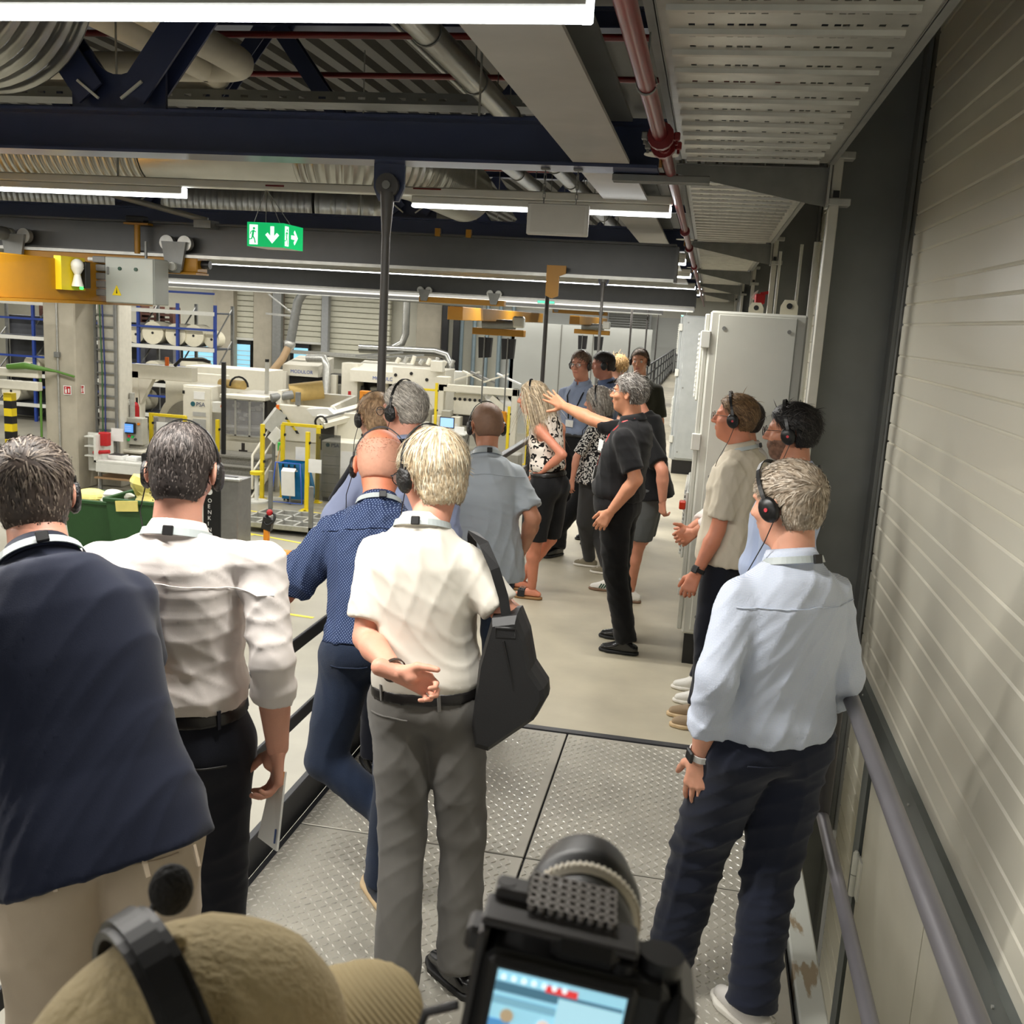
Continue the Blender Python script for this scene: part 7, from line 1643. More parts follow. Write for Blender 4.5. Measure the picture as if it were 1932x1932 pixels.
    if eyes:
        for s in (-1, 1):
            c_ = HC + F @ V(s * .031, .0775, .007); eo = wb(MB().sphere(c_, 0.0118, 12, 8), 'eye', mat('eye_white', (225, 220, 212), 0.25), root)
            wb(MB().sphere(HC + F @ V(s * .031, .0845, .007), 0.0058, 8, 6), 'iris', mat('iris_dark', (50, 40, 34), 0.2), eo)
            wb(MB().tube([HC + F @ V(s * .048, .083, .026), HC + F @ V(s * .032, .092, .031), HC + F @ V(s * .016, .094, .027)], 0.0032, 5), 'eyebrow', hair_mat('brow_%d' % seed, hair['cols'][0] if hair else (90, 70, 55)), root)
        wb(MB().tube([HC + F @ V(-.02, .0945, -.0585), HC + F @ V(0, .0985, -.0575), HC + F @ V(.02, .0945, -.0585)], 0.0032, 6), 'lips', mat('lip_tone', (176, 100, 92), 0.5), root)
    if glasses:
        gm = glasses
        for s in (-1, 1):
            c_ = V(s * .034, .112, .004); pts = [HC + F @ (c_ + V(.024 * math.cos(a), 0, .019 * math.sin(a))) for a in np.linspace(0, 2 * math.pi, 18)[:-1]]
            wb(MB().tube(pts, 0.0017, 6, closed=True), 'glasses_rim', gm, root)
            wb(MB().add(pts, [tuple(range(len(pts)))]), 'lens', mat('lens_glass', (220, 225, 225), 0.05, var=0, alpha=0.15), root)
            wb(MB().tube([HC + F @ V(s * .058, .110, .010), HC + F @ V(s * .079, .085, .012), HC + F @ V(s * .083, 0.0, .012), HC + F @ V(s * .082, -.02, -.004)], 0.0016, 5), 'glasses_arm', gm, root)
        wb(MB().tube([HC + F @ V(-.010, .113, .008), HC + F @ V(0, .117, .010), HC + F @ V(.010, .113, .008)], 0.0016, 5), 'glasses_bridge', gm, root)
    info = dict(J=J, F=F, HC=HC, u=u, L=L, fwd=fwd, rs=rs, root=root, tf=tf, nk=nk)
    if headset: make_headset(info, headset, hair, hs_kind, hs_tilt, cable)
    return info
HSB = mat('headset_black', (20, 20, 21), 0.35, 0.0, var=0.08, scale=30)
HSF = mat('headset_foam', (24, 23, 23), 0.42, 0.0, var=0.25, scale=50, bump=1.0, bscale=45)
def make_headset(I, label, hair, kind, tilt, cable):
    F, HC = I['F'], I['HC']; root = thing('headset', label, 'headset', tuple(HC), group='black visitor headsets')
    th = (hair or {}).get('thick', 0.004) if hair else 0.0
    ct, st_ = math.cos(math.radians(tilt)), math.sin(math.radians(tilt))
    def H(x, y, z): y, z = y * ct - z * st_, y * st_ + z * ct; return F @ V(x, y, z)
    a = np.linspace(math.radians(8), math.radians(172), 26)
    pts = [H((0.084 + th * .6) * math.cos(t) * (1.06 if abs(math.cos(t)) > .5 else 1), -0.004, 0.0 + (0.126 + th) * math.sin(t)) for t in a]
    MB().ribbon(pts, 0.013, 0.0035, [unit(p) for p in pts]).build('headband', HSB, root)
    for s in (-1, 1):
        c = lambda x, y=0.0, z=0.0: H(s * x, 0.002 + y, -0.008 + z)
        MB().tube([c(.092, 0, .022), c(.0905, 0, .05)], 0.0045, 8).build('slider', HSB, root)
        cup = MB(); n = 20; prof = [(0.078, 0.012), (0.079, 0.030), (0.086, 0.036), (0.095, 0.0345), (0.101, 0.028), (0.1035, 0.012), (0.104, 0.0)]
        vv = [c(x, r_ * math.cos(t) * .88, r_ * math.sin(t) * 1.08) for x, r_ in prof for t in np.linspace(0, 2 * math.pi, n + 1)[:-1]]
        cup.add(vv, [(i * n + j, i * n + (j + 1) % n, (i + 1) * n + (j + 1) % n, (i + 1) * n + j) for i in range(len(prof) - 1) for j in range(n)], True)
        e = cup.build('ear_cup', HSF if kind == 'foam' else HSB, root)
        if kind != 'foam': MB().cyl(c(.1035), c(.106), 0.006, n=8).build('red_dot', mat('red_dot', (200, 60, 70), .5), e)
    if cable:
        J = I['J']; sd = -1 if cable > 0 else 1
        p0 = H(sd * .094, 0.002, -.044); fr = (J['neck'] + I['fwd'] * .14 - I['u'] * .20 + I['rs'] * sd * .06) - HC
        mid = (p0 + fr) / 2 + F @ V(sd * .035, .01, -.01); pl = [p0, p0 * .75 + mid * .25 + F @ V(sd * .012, 0, -.02), mid, mid * .4 + fr * .6, fr]
        MB().tube(pl, 0.0017, 5).build('cable', HSB, root)
    return root
NAVY = cloth('navy_pique', (23, 29, 48)); OFFW = cloth('white_shirt_cotton', (222, 214, 209), bump=0.05, bs=500); POLO = cloth('white_polo_pique', (224, 219, 207), bump=0.08, bs=600)
BLKC = cloth('black_cotton', (20, 20, 22)); GREYT = cloth('grey_wool', (104, 102, 98)); BEIGET = cloth('beige_chino', (186, 170, 148)); DNAVY = cloth('dark_navy_trouser', (22, 25, 36))
JEANS = cloth('blue_denim', (34, 46, 68), bump=0.4, var=0.2); LEATH = mat('black_leather', (16, 16, 17), 0.25, var=0.05, coat=0.3); BELTM = mat('belt_leather', (24, 22, 22), 0.35)
LAN = mat('lanyard_silver', (176, 184, 184), 0.4, var=0.04); SOLEW = mat('sole_white', (226, 222, 212), 0.6); SOLEB = mat('sole_black', (18, 18, 18), 0.6); GUM = mat('sole_gum', (120, 92, 70), 0.6)
WIRE = mat('glasses_wire', (120, 112, 104), 0.3, 0.7); BLKG = mat('glasses_black', (16, 16, 18), 0.3)
def G(c): return [c]
# --- foreground row along the railing
p1 = person('P1', 'man in navy polo and beige trousers leaning on the railing, far left', 40, -24, skin_c=(206, 148, 126), near=1.9, w=1.06, belly=.0, seed=11,
    shirt=dict(mat=NAVY, off=.026, sleeve=.7, hem=-.16, tuck=False, flare=.0, amp=0.0080, freq=.7, name='polo_shirt', sr=1.05), trousers=dict(mat=BEIGET, off=.004, amp=0.0070, pocket=(-1, 1), lr=1.08), collar=NAVY, lanyard=LAN,
    hair=dict(cols=[(62, 52, 46), (92, 80, 70), (124, 112, 100)], style='fore', length=.032, count=8000, rough=.25, nape=.032), shoes=dict(mat=LEATH, sole=SOLEB, yaw=35), headset='black headset on the dark-haired man in navy polo', cable=1, hs_tilt=16)
p2 = person('P2', 'man in white shirt with rolled sleeves holding a brochure', 16, -24, skin_c=(212, 156, 134), near=1.9, w=1.06, seed=5,
    shirt=dict(mat=OFFW, sleeve=dict(L=1.5, R=1.42), hem=.185, amp=0.0085, cuff=True, yoke=True, sr=.97), trousers=dict(mat=DNAVY, amp=0.0070, pocket=(1,), pmat=BELTM), belt=BELTM, collar=OFFW, lanyard=LAN,
    hair=dict(cols=[(46, 40, 38), (62, 55, 52), (108, 100, 96)], style='crown', length=.026, count=9000, rough=.22, thick=.007, nape=.03), shoes=dict(mat=LEATH, sole=SOLEB, yaw=14), headset='black headset on the man in white shirt with rolled sleeves', hs_tilt=16,
    hands=dict(R=dict(palm=(-.75, -.5, 0), curl=(.55, .6, .65, .7), thumb=(.1, .7), d=(-.02, .03, -1))))
p3 = person('P3', 'bald man in dotted blue shirt and jeans leaning on the railing', 14, -24, skin_c=(222, 138, 106), near=1.6, w=1.06, belly=.01, seed=3, fat=1.08, hsc=1.09,
    shirt=dict(mat=pattern_mat('dotted_shirt', (44, 58, 92), (128, 144, 178), 'dots', 560.0), sleeve=.85, sr=1.42, hem=.03, tuck=False, amp=0.0135, yoke=True), trousers=dict(mat=JEANS, amp=0.0070, pocket=(-1,), top=.05), collar=MATS['dotted_shirt'], lanyard=LAN,
    hair=dict(cols=[(206, 152, 128)], style='short', length=.004, count=600, thick=.004, bald=((0, .0, .115), (.090, .125, .080))), shoes=dict(mat=cloth('blue_suede', (44, 50, 62)), sole=mat('sole_tan', (206, 180, 140), .6), yaw=35, lace=BLKC), headset='black headset on the bald man in dotted shirt', hs_tilt=8)
p4 = person('P4', 'blond-grey man in white polo and grey trousers, hand on his back', 50, -16, skin_c=(222, 160, 136), near=1.9, w=1.0, seed=8, hsc=1.1,
    shirt=dict(mat=POLO, sleeve=.78, sr=1.15, hem=.075, amp=0.0075, name='polo_shirt'), trousers=dict(mat=GREYT, amp=0.0070, pocket=(-1,), lr=.98, hemr=.074, top=.09), belt=BELTM, collar=POLO, lanyard=LAN, glasses=BLKG,
    hair=dict(cols=[(206, 188, 158), (178, 158, 128), (230, 218, 196)], style='crown', length=.05, count=10000, rough=.2, thick=.014, nape=.028), shoes=dict(mat=LEATH, sole=SOLEB, yaw=48), headset='black foam headset on the blond-grey man in white polo',
    hands=dict(L=dict(palm=(.15, -1, -.25), d=(.93, .1, -.28), curl=(.75, .7, .75, .8), thumb=(.15, .05), spread=.02)))
p5 = person('P5', 'tall grey-haired man with glasses in light blue shirt by the railing', 66, -8, skin_c=(212, 152, 130), near=1.4, w=1.12, seed=12, belly=.03,
    shirt=dict(mat=cloth('pale_blue_shirt', (150, 160, 192), bump=.12), sleeve=1.9, hem=.1, amp=0.0120), trousers=dict(mat=DNAVY), collar=MATS['pale_blue_shirt'], lanyard=BLKC, glasses=BLKG,
    hair=dict(cols=[(176, 170, 160), (206, 200, 190), (142, 136, 128)], style='back', length=.06, count=4500, rough=.2, thick=.013), shoes=dict(mat=LEATH, sole=SOLEB, yaw=30), headset='black foam headset on the tall grey-haired man', hs_tilt=6)
p6 = person('P6', 'man in black polo half hidden behind the tall grey-haired man', 45, -8, skin_c=(210, 156, 134), near=1.2, w=1.05, seed=13, shirt=dict(mat=cloth('black_blue_polo', (16, 18, 28)), sleeve=.75, hem=.0, tuck=False, name='polo_shirt'),
    trousers=dict(mat=DNAVY), collar=MATS['black_blue_polo'], hair=dict(cols=[(176, 146, 112), (150, 122, 94)], style='crown', length=.04, count=2500), shoes=dict(mat=LEATH, sole=SOLEB, yaw=60), headset='black foam headset on the man in black polo behind the tall man')
p7 = person('P7', 'shaven-headed bearded man in grey-blue short-sleeved shirt', 28, -16, skin_c=(196, 138, 108), near=1.3, w=1.10, seed=14, belly=.02,
    shirt=dict(mat=cloth('grey_blue_shirt', (178, 186, 192), bump=.05), sleeve=.8, sr=1.2, hem=-.28, tuck=False, flare=.05, amp=0.0135, yoke=True), trousers=dict(mat=cloth('dark_blue_short', (40, 50, 68))), collar=MATS['grey_blue_shirt'], lanyard=LAN, glasses=BLKG, beard=(74, 54, 44),
    hair=dict(cols=[(128, 98, 78)], style='short', length=.004, count=400, thick=.0045), shoes=dict(mat=LEATH, sole=SOLEB, yaw=16), headset='black headset on the shaven-headed bearded man')
# --- group farther along
p8 = person('P8', 'blonde woman in sleeveless black and white leopard top', 88, -6, skin_c=(218, 144, 116), near=.9, w=.95, fem=1, seed=15, shirt=dict(mat=pattern_mat('leopard_print', (232, 222, 210), (20, 18, 18), 'leopard', 26.0), sleeve=0, hem=.22, amp=0.0060, name='sleeveless_top'),
    trousers=dict(mat=BLKC, bottom=.97, full=0, off=.016, lr=1.12), belt=BELTM, hair=dict(cols=[(186, 166, 136), (150, 132, 108), (206, 190, 164)], style='long', length=.34, count=2600, rough=.12, width=.003, thick=.011), eyes=True,
    shoes=dict(mat=LEATH, sole=mat('cork', (150, 112, 70), .7), yaw=85, sandal=True), headset='black headset on the blonde woman', hs_tilt=-4,
    hands=dict(L=dict(palm=(.3, 1, 0), curl=(.4, .45, .5, .5))))
p9 = person('P9', 'man with glasses in grey-blue shirt facing the camera', 160, -2, skin_c=(196, 136, 112), near=.7, seed=16, shirt=dict(mat=cloth('grey_blue_shirt2', (136, 148, 172), bump=.12), sleeve=.85, sr=1.15, hem=.185, amp=0.0090), trousers=dict(mat=BLKC, lr=1.05, hemr=.08), belt=BELTM, collar=MATS['grey_blue_shirt2'], glasses=BLKG, eyes=True,
    hair=dict(cols=[(88, 68, 54), (112, 92, 76)], style='crown', length=.035, count=1500), shoes=dict(mat=LEATH, sole=SOLEB, yaw=150), headset='black headset on the bespectacled man facing the camera', cable=0)
p10 = person('P10', 'dark-haired man in blue-grey shirt seen in profile behind the pointing hand', 105, -6, skin_c=(176, 118, 96), near=.7, seed=17, shirt=dict(mat=cloth('slate_shirt', (92, 106, 136)), sleeve=.8, hem=.1), trousers=dict(mat=BLKC), collar=MATS['slate_shirt'], lanyard=BLKC,
    hair=dict(cols=[(36, 28, 25), (52, 42, 36)], style='crown', length=.035, count=1500), shoes=dict(mat=LEATH, sole=SOLEB, yaw=110), headset='black headset on the dark-haired man in profile', cable=0)
p11 = person('P11', 'person with curly blond hair at the back of the group', 75, -6, skin_c=(200, 146, 120), near=.6, seed=18, shirt=dict(mat=cloth('dark_top', (36, 36, 40)), sleeve=.8, hem=.1), trousers=dict(mat=BLKC),
    hair=dict(cols=[(196, 162, 110), (160, 126, 84)], style='crown', length=.06, count=1800, rough=.8, thick=.02), shoes=dict(mat=LEATH, sole=SOLEB, yaw=60), headset='black headset on the curly blond person', cable=0)
p12 = person('P12', 'grey-bobbed woman in black and white patterned blouse', 84, -6, skin_c=(208, 146, 120), near=.85, w=1.02, fem=1, seed=19, belly=.02, shirt=dict(mat=pattern_mat('maze_print', (24, 24, 26), (205, 202, 196), 'maze', 15.0), sleeve=.9, sr=1.15, hem=-.16, tuck=False, flare=.05, name='blouse'), trousers=dict(mat=cloth('charcoal_trouser', (58, 58, 58)), lr=1.02), lanyard=BLKC, eyes=True,
    hair=dict(cols=[(150, 142, 132), (188, 182, 172), (116, 108, 100)], style='long', length=.17, count=2400, rough=.15, width=.003, thick=.016), shoes=dict(mat=cloth('olive_canvas', (136, 128, 108)), sole=SOLEW, yaw=82, lace=SOLEW), headset='black headset on the grey-bobbed woman', hs_tilt=-4)
dR = JOINTS['P13']; dd = unit(np.array(dR['wrR']) - np.array(dR['elR'])); dd = unit(dd + V(-.15, 0, .25)); xx = V(-.25, -.1, -.9)
p13 = person('P13', 'guide in black polo with red lanyard pointing into the hall', 78, 2, skin_c=(216, 152, 118), near=1.15, w=1.08, belly=.03, seed=20, shirt=dict(mat=cloth('guide_polo', (24, 24, 26)), sleeve=.80, sr=1.15, hem=.08, tuck=True, amp=0.0090, name='polo_shirt'), trousers=dict(mat=cloth('guide_trouser', (17, 17, 19)), amp=0.0090, hemr=.07), belt=BELTM, collar=MATS['guide_polo'], glasses=WIRE, eyes=True,
    hair=dict(cols=[(122, 116, 110), (172, 168, 162), (72, 68, 64)], style='back', length=.06, count=3200, rough=.5, thick=.014), shoes=dict(mat=LEATH, sole=SOLEB, yaw=84, lace=BLKC), headset=None,
    hands=dict(R=dict(palm=np.cross(xx, dd), d=dd, curl=(.06, .03, .08, .12), thumb=(.9, .0), spread=.16), L=dict(palm=(.2, 1, 0), curl=(.5, .55, .6, .6), thumb=(.1, .4))))
p14 = person('P14', 'man in black T-shirt and grey shorts with hands behind his back', 88, -4, skin_c=(214, 148, 122), near=.95, w=1.12, belly=.04, seed=21, shirt=dict(mat=cloth('black_tee', (18, 18, 20)), sleeve=.85, sr=1.25, hem=-.2, tuck=False, flare=.03, name='t_shirt'), trousers=dict(mat=cloth('grey_short', (84, 86, 86)), bottom=.92, full=0, lr=1.2),
    hair=dict(cols=[(60, 50, 44)], style='crown', length=.03, count=1000), shoes=dict(mat=mat('white_trainer', (226, 224, 216), .5), sole=GUM, yaw=88, lace=SOLEW, stripes=mat('stripe_green', (20, 70, 52), .6)), headset=None, hands=dict(L=dict(palm=(.6, .5, 0), curl=(.7, .7, .75, .8))))
p15 = person('P15', 'man in dark olive polo facing the camera with folded arms', 172, -6, skin_c=(196, 138, 108), near=.7, w=1.12, seed=22, shirt=dict(mat=cloth('olive_polo', (40, 40, 28)), sleeve=.85, sr=1.15, hem=-.05, tuck=False, name='polo_shirt'), trousers=dict(mat=DNAVY), collar=MATS['olive_polo'], eyes=True,
    hair=dict(cols=[(92, 70, 50), (72, 54, 40)], style='short', length=.02, count=1200, thick=.007), shoes=dict(mat=LEATH, sole=SOLEB, yaw=172), headset='black headset on the man in dark olive polo', cable=0)
# --- right side
p16 = person('P16', 'light brown-haired man with glasses in beige polo beside the cabinet', 82, 2, skin_c=(206, 134, 104), near=1.3, w=1.02, seed=23, shirt=dict(mat=cloth('beige_polo', (206, 196, 176)), sleeve=.8, sr=1.12, hem=-.12, tuck=False, flare=.03, amp=0.0090, name='polo_shirt'), trousers=dict(mat=DNAVY), collar=MATS['beige_polo'], lanyard=LAN, glasses=WIRE,
    hair=dict(cols=[(116, 90, 62), (142, 114, 82), (90, 68, 48)], style='back', length=.05, count=3500, rough=.35, thick=.014), shoes=dict(mat=cloth('tan_suede', (158, 138, 112)), sole=mat('sole_tan', (206, 180, 140), .6), yaw=92, top=.062), headset='black headset with red dot on the man in beige polo', hs_kind='hard', hs_tilt=-18,
    hands=dict(L=dict(palm=(.3, 1, 0), curl=(.55, .65, .7, .75), thumb=(.1, .5))))
p17 = person('P17', 'man in white shirt hidden behind the man in beige polo', 82, 0, skin_c=(204, 140, 112), near=1.0, w=1.04, belly=.03, seed=24, shirt=dict(mat=OFFW, sleeve=1.75, hem=.05, sr=1.1), trousers=dict(mat=DNAVY), collar=OFFW, hair=dict(cols=[(44, 34, 28), (60, 48, 40)], style='back', length=.045, count=1500, thick=.013),
    shoes=dict(mat=mat('white_trainer', (226, 224, 216), .5), sole=SOLEW, yaw=92, lace=SOLEW), headset=None, hands=dict(L=dict(palm=(.3, 1, 0), curl=(.7, .75, .8, .8))))
p18 = person('P18', 'black-haired bearded man with round glasses in light blue shirt', 78, -2, skin_c=(192, 132, 104), near=1.5, w=1.06, seed=25, shirt=dict(mat=cloth('sky_shirt', (186, 200, 230), bump=.12), sleeve=1.8, hem=.1), trousers=dict(mat=DNAVY), collar=MATS['sky_shirt'], lanyard=LAN, glasses=BLKG, beard=(112, 82, 66),
    hair=dict(cols=[(20, 18, 18), (34, 31, 30), (52, 48, 46)], style='back', length=.05, count=5000, rough=.45, thick=.018), shoes=dict(mat=LEATH, sole=SOLEB, yaw=75), headset='black headset with red dot on the black-haired man', hs_kind='hard', hs_tilt=-16, eyes=False)
p19 = person('P19', 'grey-haired man in light blue shirt and navy trousers, hand in pocket', 52, -10, skin_c=(216, 158, 132), near=1.9, w=1.10, belly=.02, seed=26, shirt=dict(mat=pattern_mat('fine_blue_weave', (204, 210, 222), (170, 184, 210), 'weave', 900.0), sleeve=dict(L=1.62, R=1.6), hem=.045, tuck=True, sr=1.04, amp=0.0115, cuff=True, yoke=True),
    trousers=dict(mat=cloth('navy_trouser', (27, 32, 48)), amp=0.0120, pocket=(-1,), lr=1.1, hemr=.072, top=.075), collar=MATS['fine_blue_weave'], lanyard=LAN,
    hair=dict(cols=[(164, 150, 132), (132, 116, 98), (196, 184, 168)], style='fore', length=.032, count=10000, rough=.22, thick=.012, nape=.012), shoes=dict(mat=mat('pale_trainer', (206, 202, 196), .6), sole=SOLEW, yaw=40, lace=SOLEW), headset='black headset with red dot on the grey-haired man in light blue shirt', hs_kind='hard', hs_tilt=-28,
    hands=dict(L=dict(palm=(.4, .8, .2), curl=(.2, .2, .2, .2), d=(-.05, .12, -1))))
# ================================================================== THINGS PEOPLE CARRY, AND THE FOREGROUND
# shoulder bag of the man in white polo
bagm = mat('bag_nylon', (24, 24, 25), 0.5, var=0.08, scale=20, bump=0.08, bscale=300)
bg_ = thing('shoulder_bag', 'black shoulder bag hanging at the right hip of the man in white polo', 'bag', (-0.47, 2.80, 0.83))
ol = [(-0.545, 1.245), (-0.470, 1.262), (-0.440, 1.20), (-0.415, 1.10), (-0.372, 1.045), (-0.366, 1.01), (-0.395, 0.945), (-0.53, 0.828), (-0.57, 0.835), (-0.585, 0.90), (-0.575, 1.10)]
cx_, cz_ = np.mean([a for a, b in ol]), np.mean([b for a, b in ol]); n_ = len(ol); vv = []
for y, s in ((-0.075, .86), (-0.055, .96), (0, 1.0), (0.045, .97), (0.06, .86)): vv += [(cx_ + (a - cx_) * s, 2.80 + y + (b - 1.0) * .06, cz_ + (b - cz_) * s) for a, b in ol]
Fq = [(i * n_ + j, i * n_ + (j + 1) % n_, (i + 1) * n_ + (j + 1) % n_, (i + 1) * n_ + j) for i in range(4) for j in range(n_)] + [tuple(range(n_)), tuple(range(4 * n_, 5 * n_))[::-1]]
wb(MB().add(vv, Fq, False), 'bag_body', bagm, bg_)
sp_ = [V(-.50, 2.77, 1.235), V(-.515, 2.775, 1.30), V(-.545, 2.775, 1.38), V(-.585, 2.795, 1.445), V(-.635, 2.86, 1.462), V(-.66, 2.96, 1.42), V(-.655, 3.02, 1.30)]
wb(MB().ribbon(sp_, 0.029, 0.004, [V(.2, -1, .1), V(.2, -1, .1), V(.2, -1, .3), V(.1, -.7, .7), V(.2, 0, 1), V(.2, .7, .6), V(0, 1, 0)]), 'strap', bagm, bg_)
wb(MB().tube([V(-.525, 2.742, 1.215), V(-.468, 2.742, 1.218), V(-.466, 2.742, 1.19), V(-.523, 2.742, 1.187)], 0.006, 6, closed=True), 'buckle', BLACK, bg_)
wb(MB().tube([V(-.50, 2.733, 1.18), V(-.455, 2.73, 1.02), V(-.45, 2.728, .93)], 0.004, 5), 'seam', BLACK, bg_)
# brochure
br_ = thing('brochure', 'white folded brochure held by the man in white shirt', 'brochure', (-1.0, 2.3, 0.70))
c_ = [V(-1.025, 2.335, .895), V(-.978, 2.30, .902), V(-.985, 2.27, .692), V(-1.056, 2.31, .70)]; nn = unit(np.cross(c_[1] - c_[0], c_[3] - c_[0])) * .006
wb(MB().add([p for p in c_] + [p + nn for p in c_], [(0, 1, 2, 3), (7, 6, 5, 4), (0, 4, 5, 1), (1, 5, 6, 2), (2, 6, 7, 3), (3, 7, 4, 0)]), 'pages', WPAPER, br_)
e1, e2 = c_[1], c_[2]; off = -nn * .2
sgn = 1 if nn[1] > 0 else -1
wb(MB().bar(e1 + (c_[0] - e1) * .06 - nn * sgn * .3, e1 + (e2 - e1) * .16 + (c_[0] - e1) * .05 - nn * sgn * .3, .006, .006), 'orange_edge', mat('print_orange', (232, 150, 40), .5), br_)
wb(MB().bar(e2 + (e1 - e2) * .08 + (c_[3] - e2) * .12 - nn * sgn * .3, e2 + (e1 - e2) * .26 + (c_[3] - e2) * .12 - nn * sgn * .3, .004, .002), 'print_line', mat('print_blue', (60, 80, 130), .5), br_)
# watches and bands
def band(I, sd, t, r, m, wd, name, face=None):
    J = I['J']; el, wr = J['el' + sd], J['wr' + sd]; d = unit(wr - el); c0 = el + (wr - el) * t; _, a, b = _basis(d)
    pts = [c0 + r * (a * math.cos(x) + b * math.sin(x)) for x in np.linspace(0, 2 * math.pi, 21)]; o = wb(MB().ribbon(pts, wd, .003, [unit(p - c0) for p in pts]), name, m, I['root'])
    if face is not None:
        f = unit(face); f = unit(f - d * (f @ d)); p = c0 + f * r; sx = np.cross(d, f); B_ = np.stack([sx, f, d], 1); mb = MB().bbox(-.017, .017, 0, .010, -.02, .02, b=.004); mb.v = [tuple(p + B_ @ np.array(q)) for q in mb.v]; wb(mb, 'watch_face', BLACK, I['root'])
band(p19, 'L', .93, .034, mat('watch_white', (222, 222, 220), .5), .022, 'watch_band', face=(-.8, -.5, 0))
band(p16, 'L', .93, .032, BLACK, .022, 'watch_band', face=(-.5, -.8, 0)); band(p4, 'L', .92, .0335, mat('bracelet', (52, 40, 34), .4), .012, 'bracelet')
# guide's red lanyard with badge
RL_ = mat('lanyard_red', (206, 36, 36), .5); I = p13; nk = I['nk']; fw = I['fwd']; rs = I['rs']; u_ = I['u']
for s in (-1, 1):
    pts = [nk + rs * s * .07 - fw * .02 + u_ * .03, nk + rs * s * .085 + fw * .05 + u_ * .0, nk + rs * s * .075 + fw * .125 - u_ * .10, nk + rs * s * .035 + fw * .165 - u_ * .22, nk + fw * .185 - u_ * .31]
    wb(MB().ribbon(pts, .018, .0025, [rs * s, rs * s + fw, fw + rs * s * .6, fw, fw]), 'lanyard', RL_, I['root'])
bc = nk + fw * .193 - u_ * .36; wb(MB().bar(bc - u_ * .045, bc + u_ * .045, .07, .003, up=fw), 'badge', WPAPER, I['root'])
bc = nk + fw * .165 - u_ * .17 - rs * .085; wb(MB().bar(bc - u_ * .035, bc + u_ * .035, .055, .003, up=unit(fw - rs)), 'name_tag', WPAPER, I['root'])
bkp = nk - fw * .125 - u_ * .10; B_ = np.stack([-rs, u_, -fw], 1)
# badges on far group
for I, c in ((p9, BLKC), (p12, BLKC), (p5, BLKC)):
    nk, fw, rs, u_ = I['nk'], I['fwd'], I['rs'], I['u']
    for s in (-1, 1): wb(MB().ribbon([nk + rs * s * .075 + fw * .04 + u_ * .01, nk + rs * s * .07 + fw * .13 - u_ * .10, nk + rs * s * .03 + fw * .155 - u_ * .24, nk + fw * .16 - u_ * .30 + rs * .02 * s], .012, .0025, [rs * s + fw, fw, fw, fw]), 'lanyard', c, I['root'])
    b_ = nk + fw * .172 - u_ * .34; wb(MB().bar(b_ - u_ * .03, b_ + u_ * .03, .075, .004, up=fw), 'badge', WPAPER, I['root'])
# lanyard straps running down to the chest are worn at the back by the nearer visitors

# --- cameraman with cap, close to the lens
CAPM = cloth('cap_khaki', (178, 160, 120), bump=.3, bs=160, var=.10)
p20 = person('P20', 'camera operator in khaki baseball cap at the bottom edge', -40, 4, skin_c=(206, 150, 126), near=1.2, seed=30, shirt=dict(mat=cloth('operator_shirt', (60, 60, 64)), sleeve=.8, hem=0, tuck=False), trousers=dict(mat=DNAVY), hair=dict(cols=[(70, 56, 46)], style='short', length=.02, count=600, thick=.004),
    shoes=dict(mat=LEATH, sole=SOLEB, yaw=-50), headset=None, hands=dict(R=dict(palm=(-.6, .3, .7), d=(.1, .4, .3), curl=(.7, .7, .7, .7)), L=dict(palm=(.5, 0, .8), d=(.5, .2, .5), curl=(.5, .5, .5, .5))))
F, HC = p20['F'], p20['HC']; R20 = p20['root']
def crown(Q):
    P = (Q - HC) @ F; D = ell(P, (0, -0.012, 0.03), (0.096, 0.117, 0.100))
    ang = np.arctan2(P[:, 0], P[:, 1] + .012); D = D + 0.0022 * np.exp(-(np.sin(ang * 3) / .10) ** 2) * (P[:, 2] > .03)
    D = smax(D, -ell(P, (0, -.012, .02), (.090, .111, .092)), .002)
    return smax(D, 0.012 + .06 * P[:, 1] - P[:, 2], .003)
v, q = surface(crown, HC - .16, HC + .17, .0042); v = smoothv(v, q, 1); N = vnormals(v, q); v = v + N * folds(v, 77, .003, 1.0, 1.0)[:, None]
co = qmesh('cap_crown', v, q, CAPM, R20)
wb(MB().sphere(HC + F @ V(0, -.012, .132), (.008, .008, .005), 10, 6), 'cap_button', CAPM, co)
gm = []; nx, ny = 33, 14
for lay in (0, 1):
    for i in range(nx):
        s = -1 + 2 * i / (nx - 1)
        for j in range(ny):
            t = j / (ny - 1); a = s * 1.15; x = math.sin(a) * (.088 + .006 * t); y0 = .105 * math.cos(a * .92) - .012; y = y0 + t * .078 * math.sqrt(max(0, 1 - (s * .97) ** 2)) ** .6
            z = .030 - .030 * (x / .09) ** 2 - t * .012 - (.004 if lay else 0) + (0.0008 * math.cos(y * 1500) if lay == 0 else 0)
            gm.append(HC + F @ V(x, y, z))
o_ = nx * ny; Fq = []
for i in range(nx - 1):
    for j in range(ny - 1): Fq.append((i * ny + j, i * ny + j + 1, (i + 1) * ny + j + 1, (i + 1) * ny + j)); Fq.append((o_ + (i + 1) * ny + j, o_ + (i + 1) * ny + j + 1, o_ + i * ny + j + 1, o_ + i * ny + j))
for i in range(nx - 1): j = ny - 1; Fq.append((i * ny + j, o_ + i * ny + j, o_ + (i + 1) * ny + j, (i + 1) * ny + j))
brm = mat('cap_brim_cord', (186, 168, 128), .85, var=0.03, spec=.2); nt = brm.node_tree
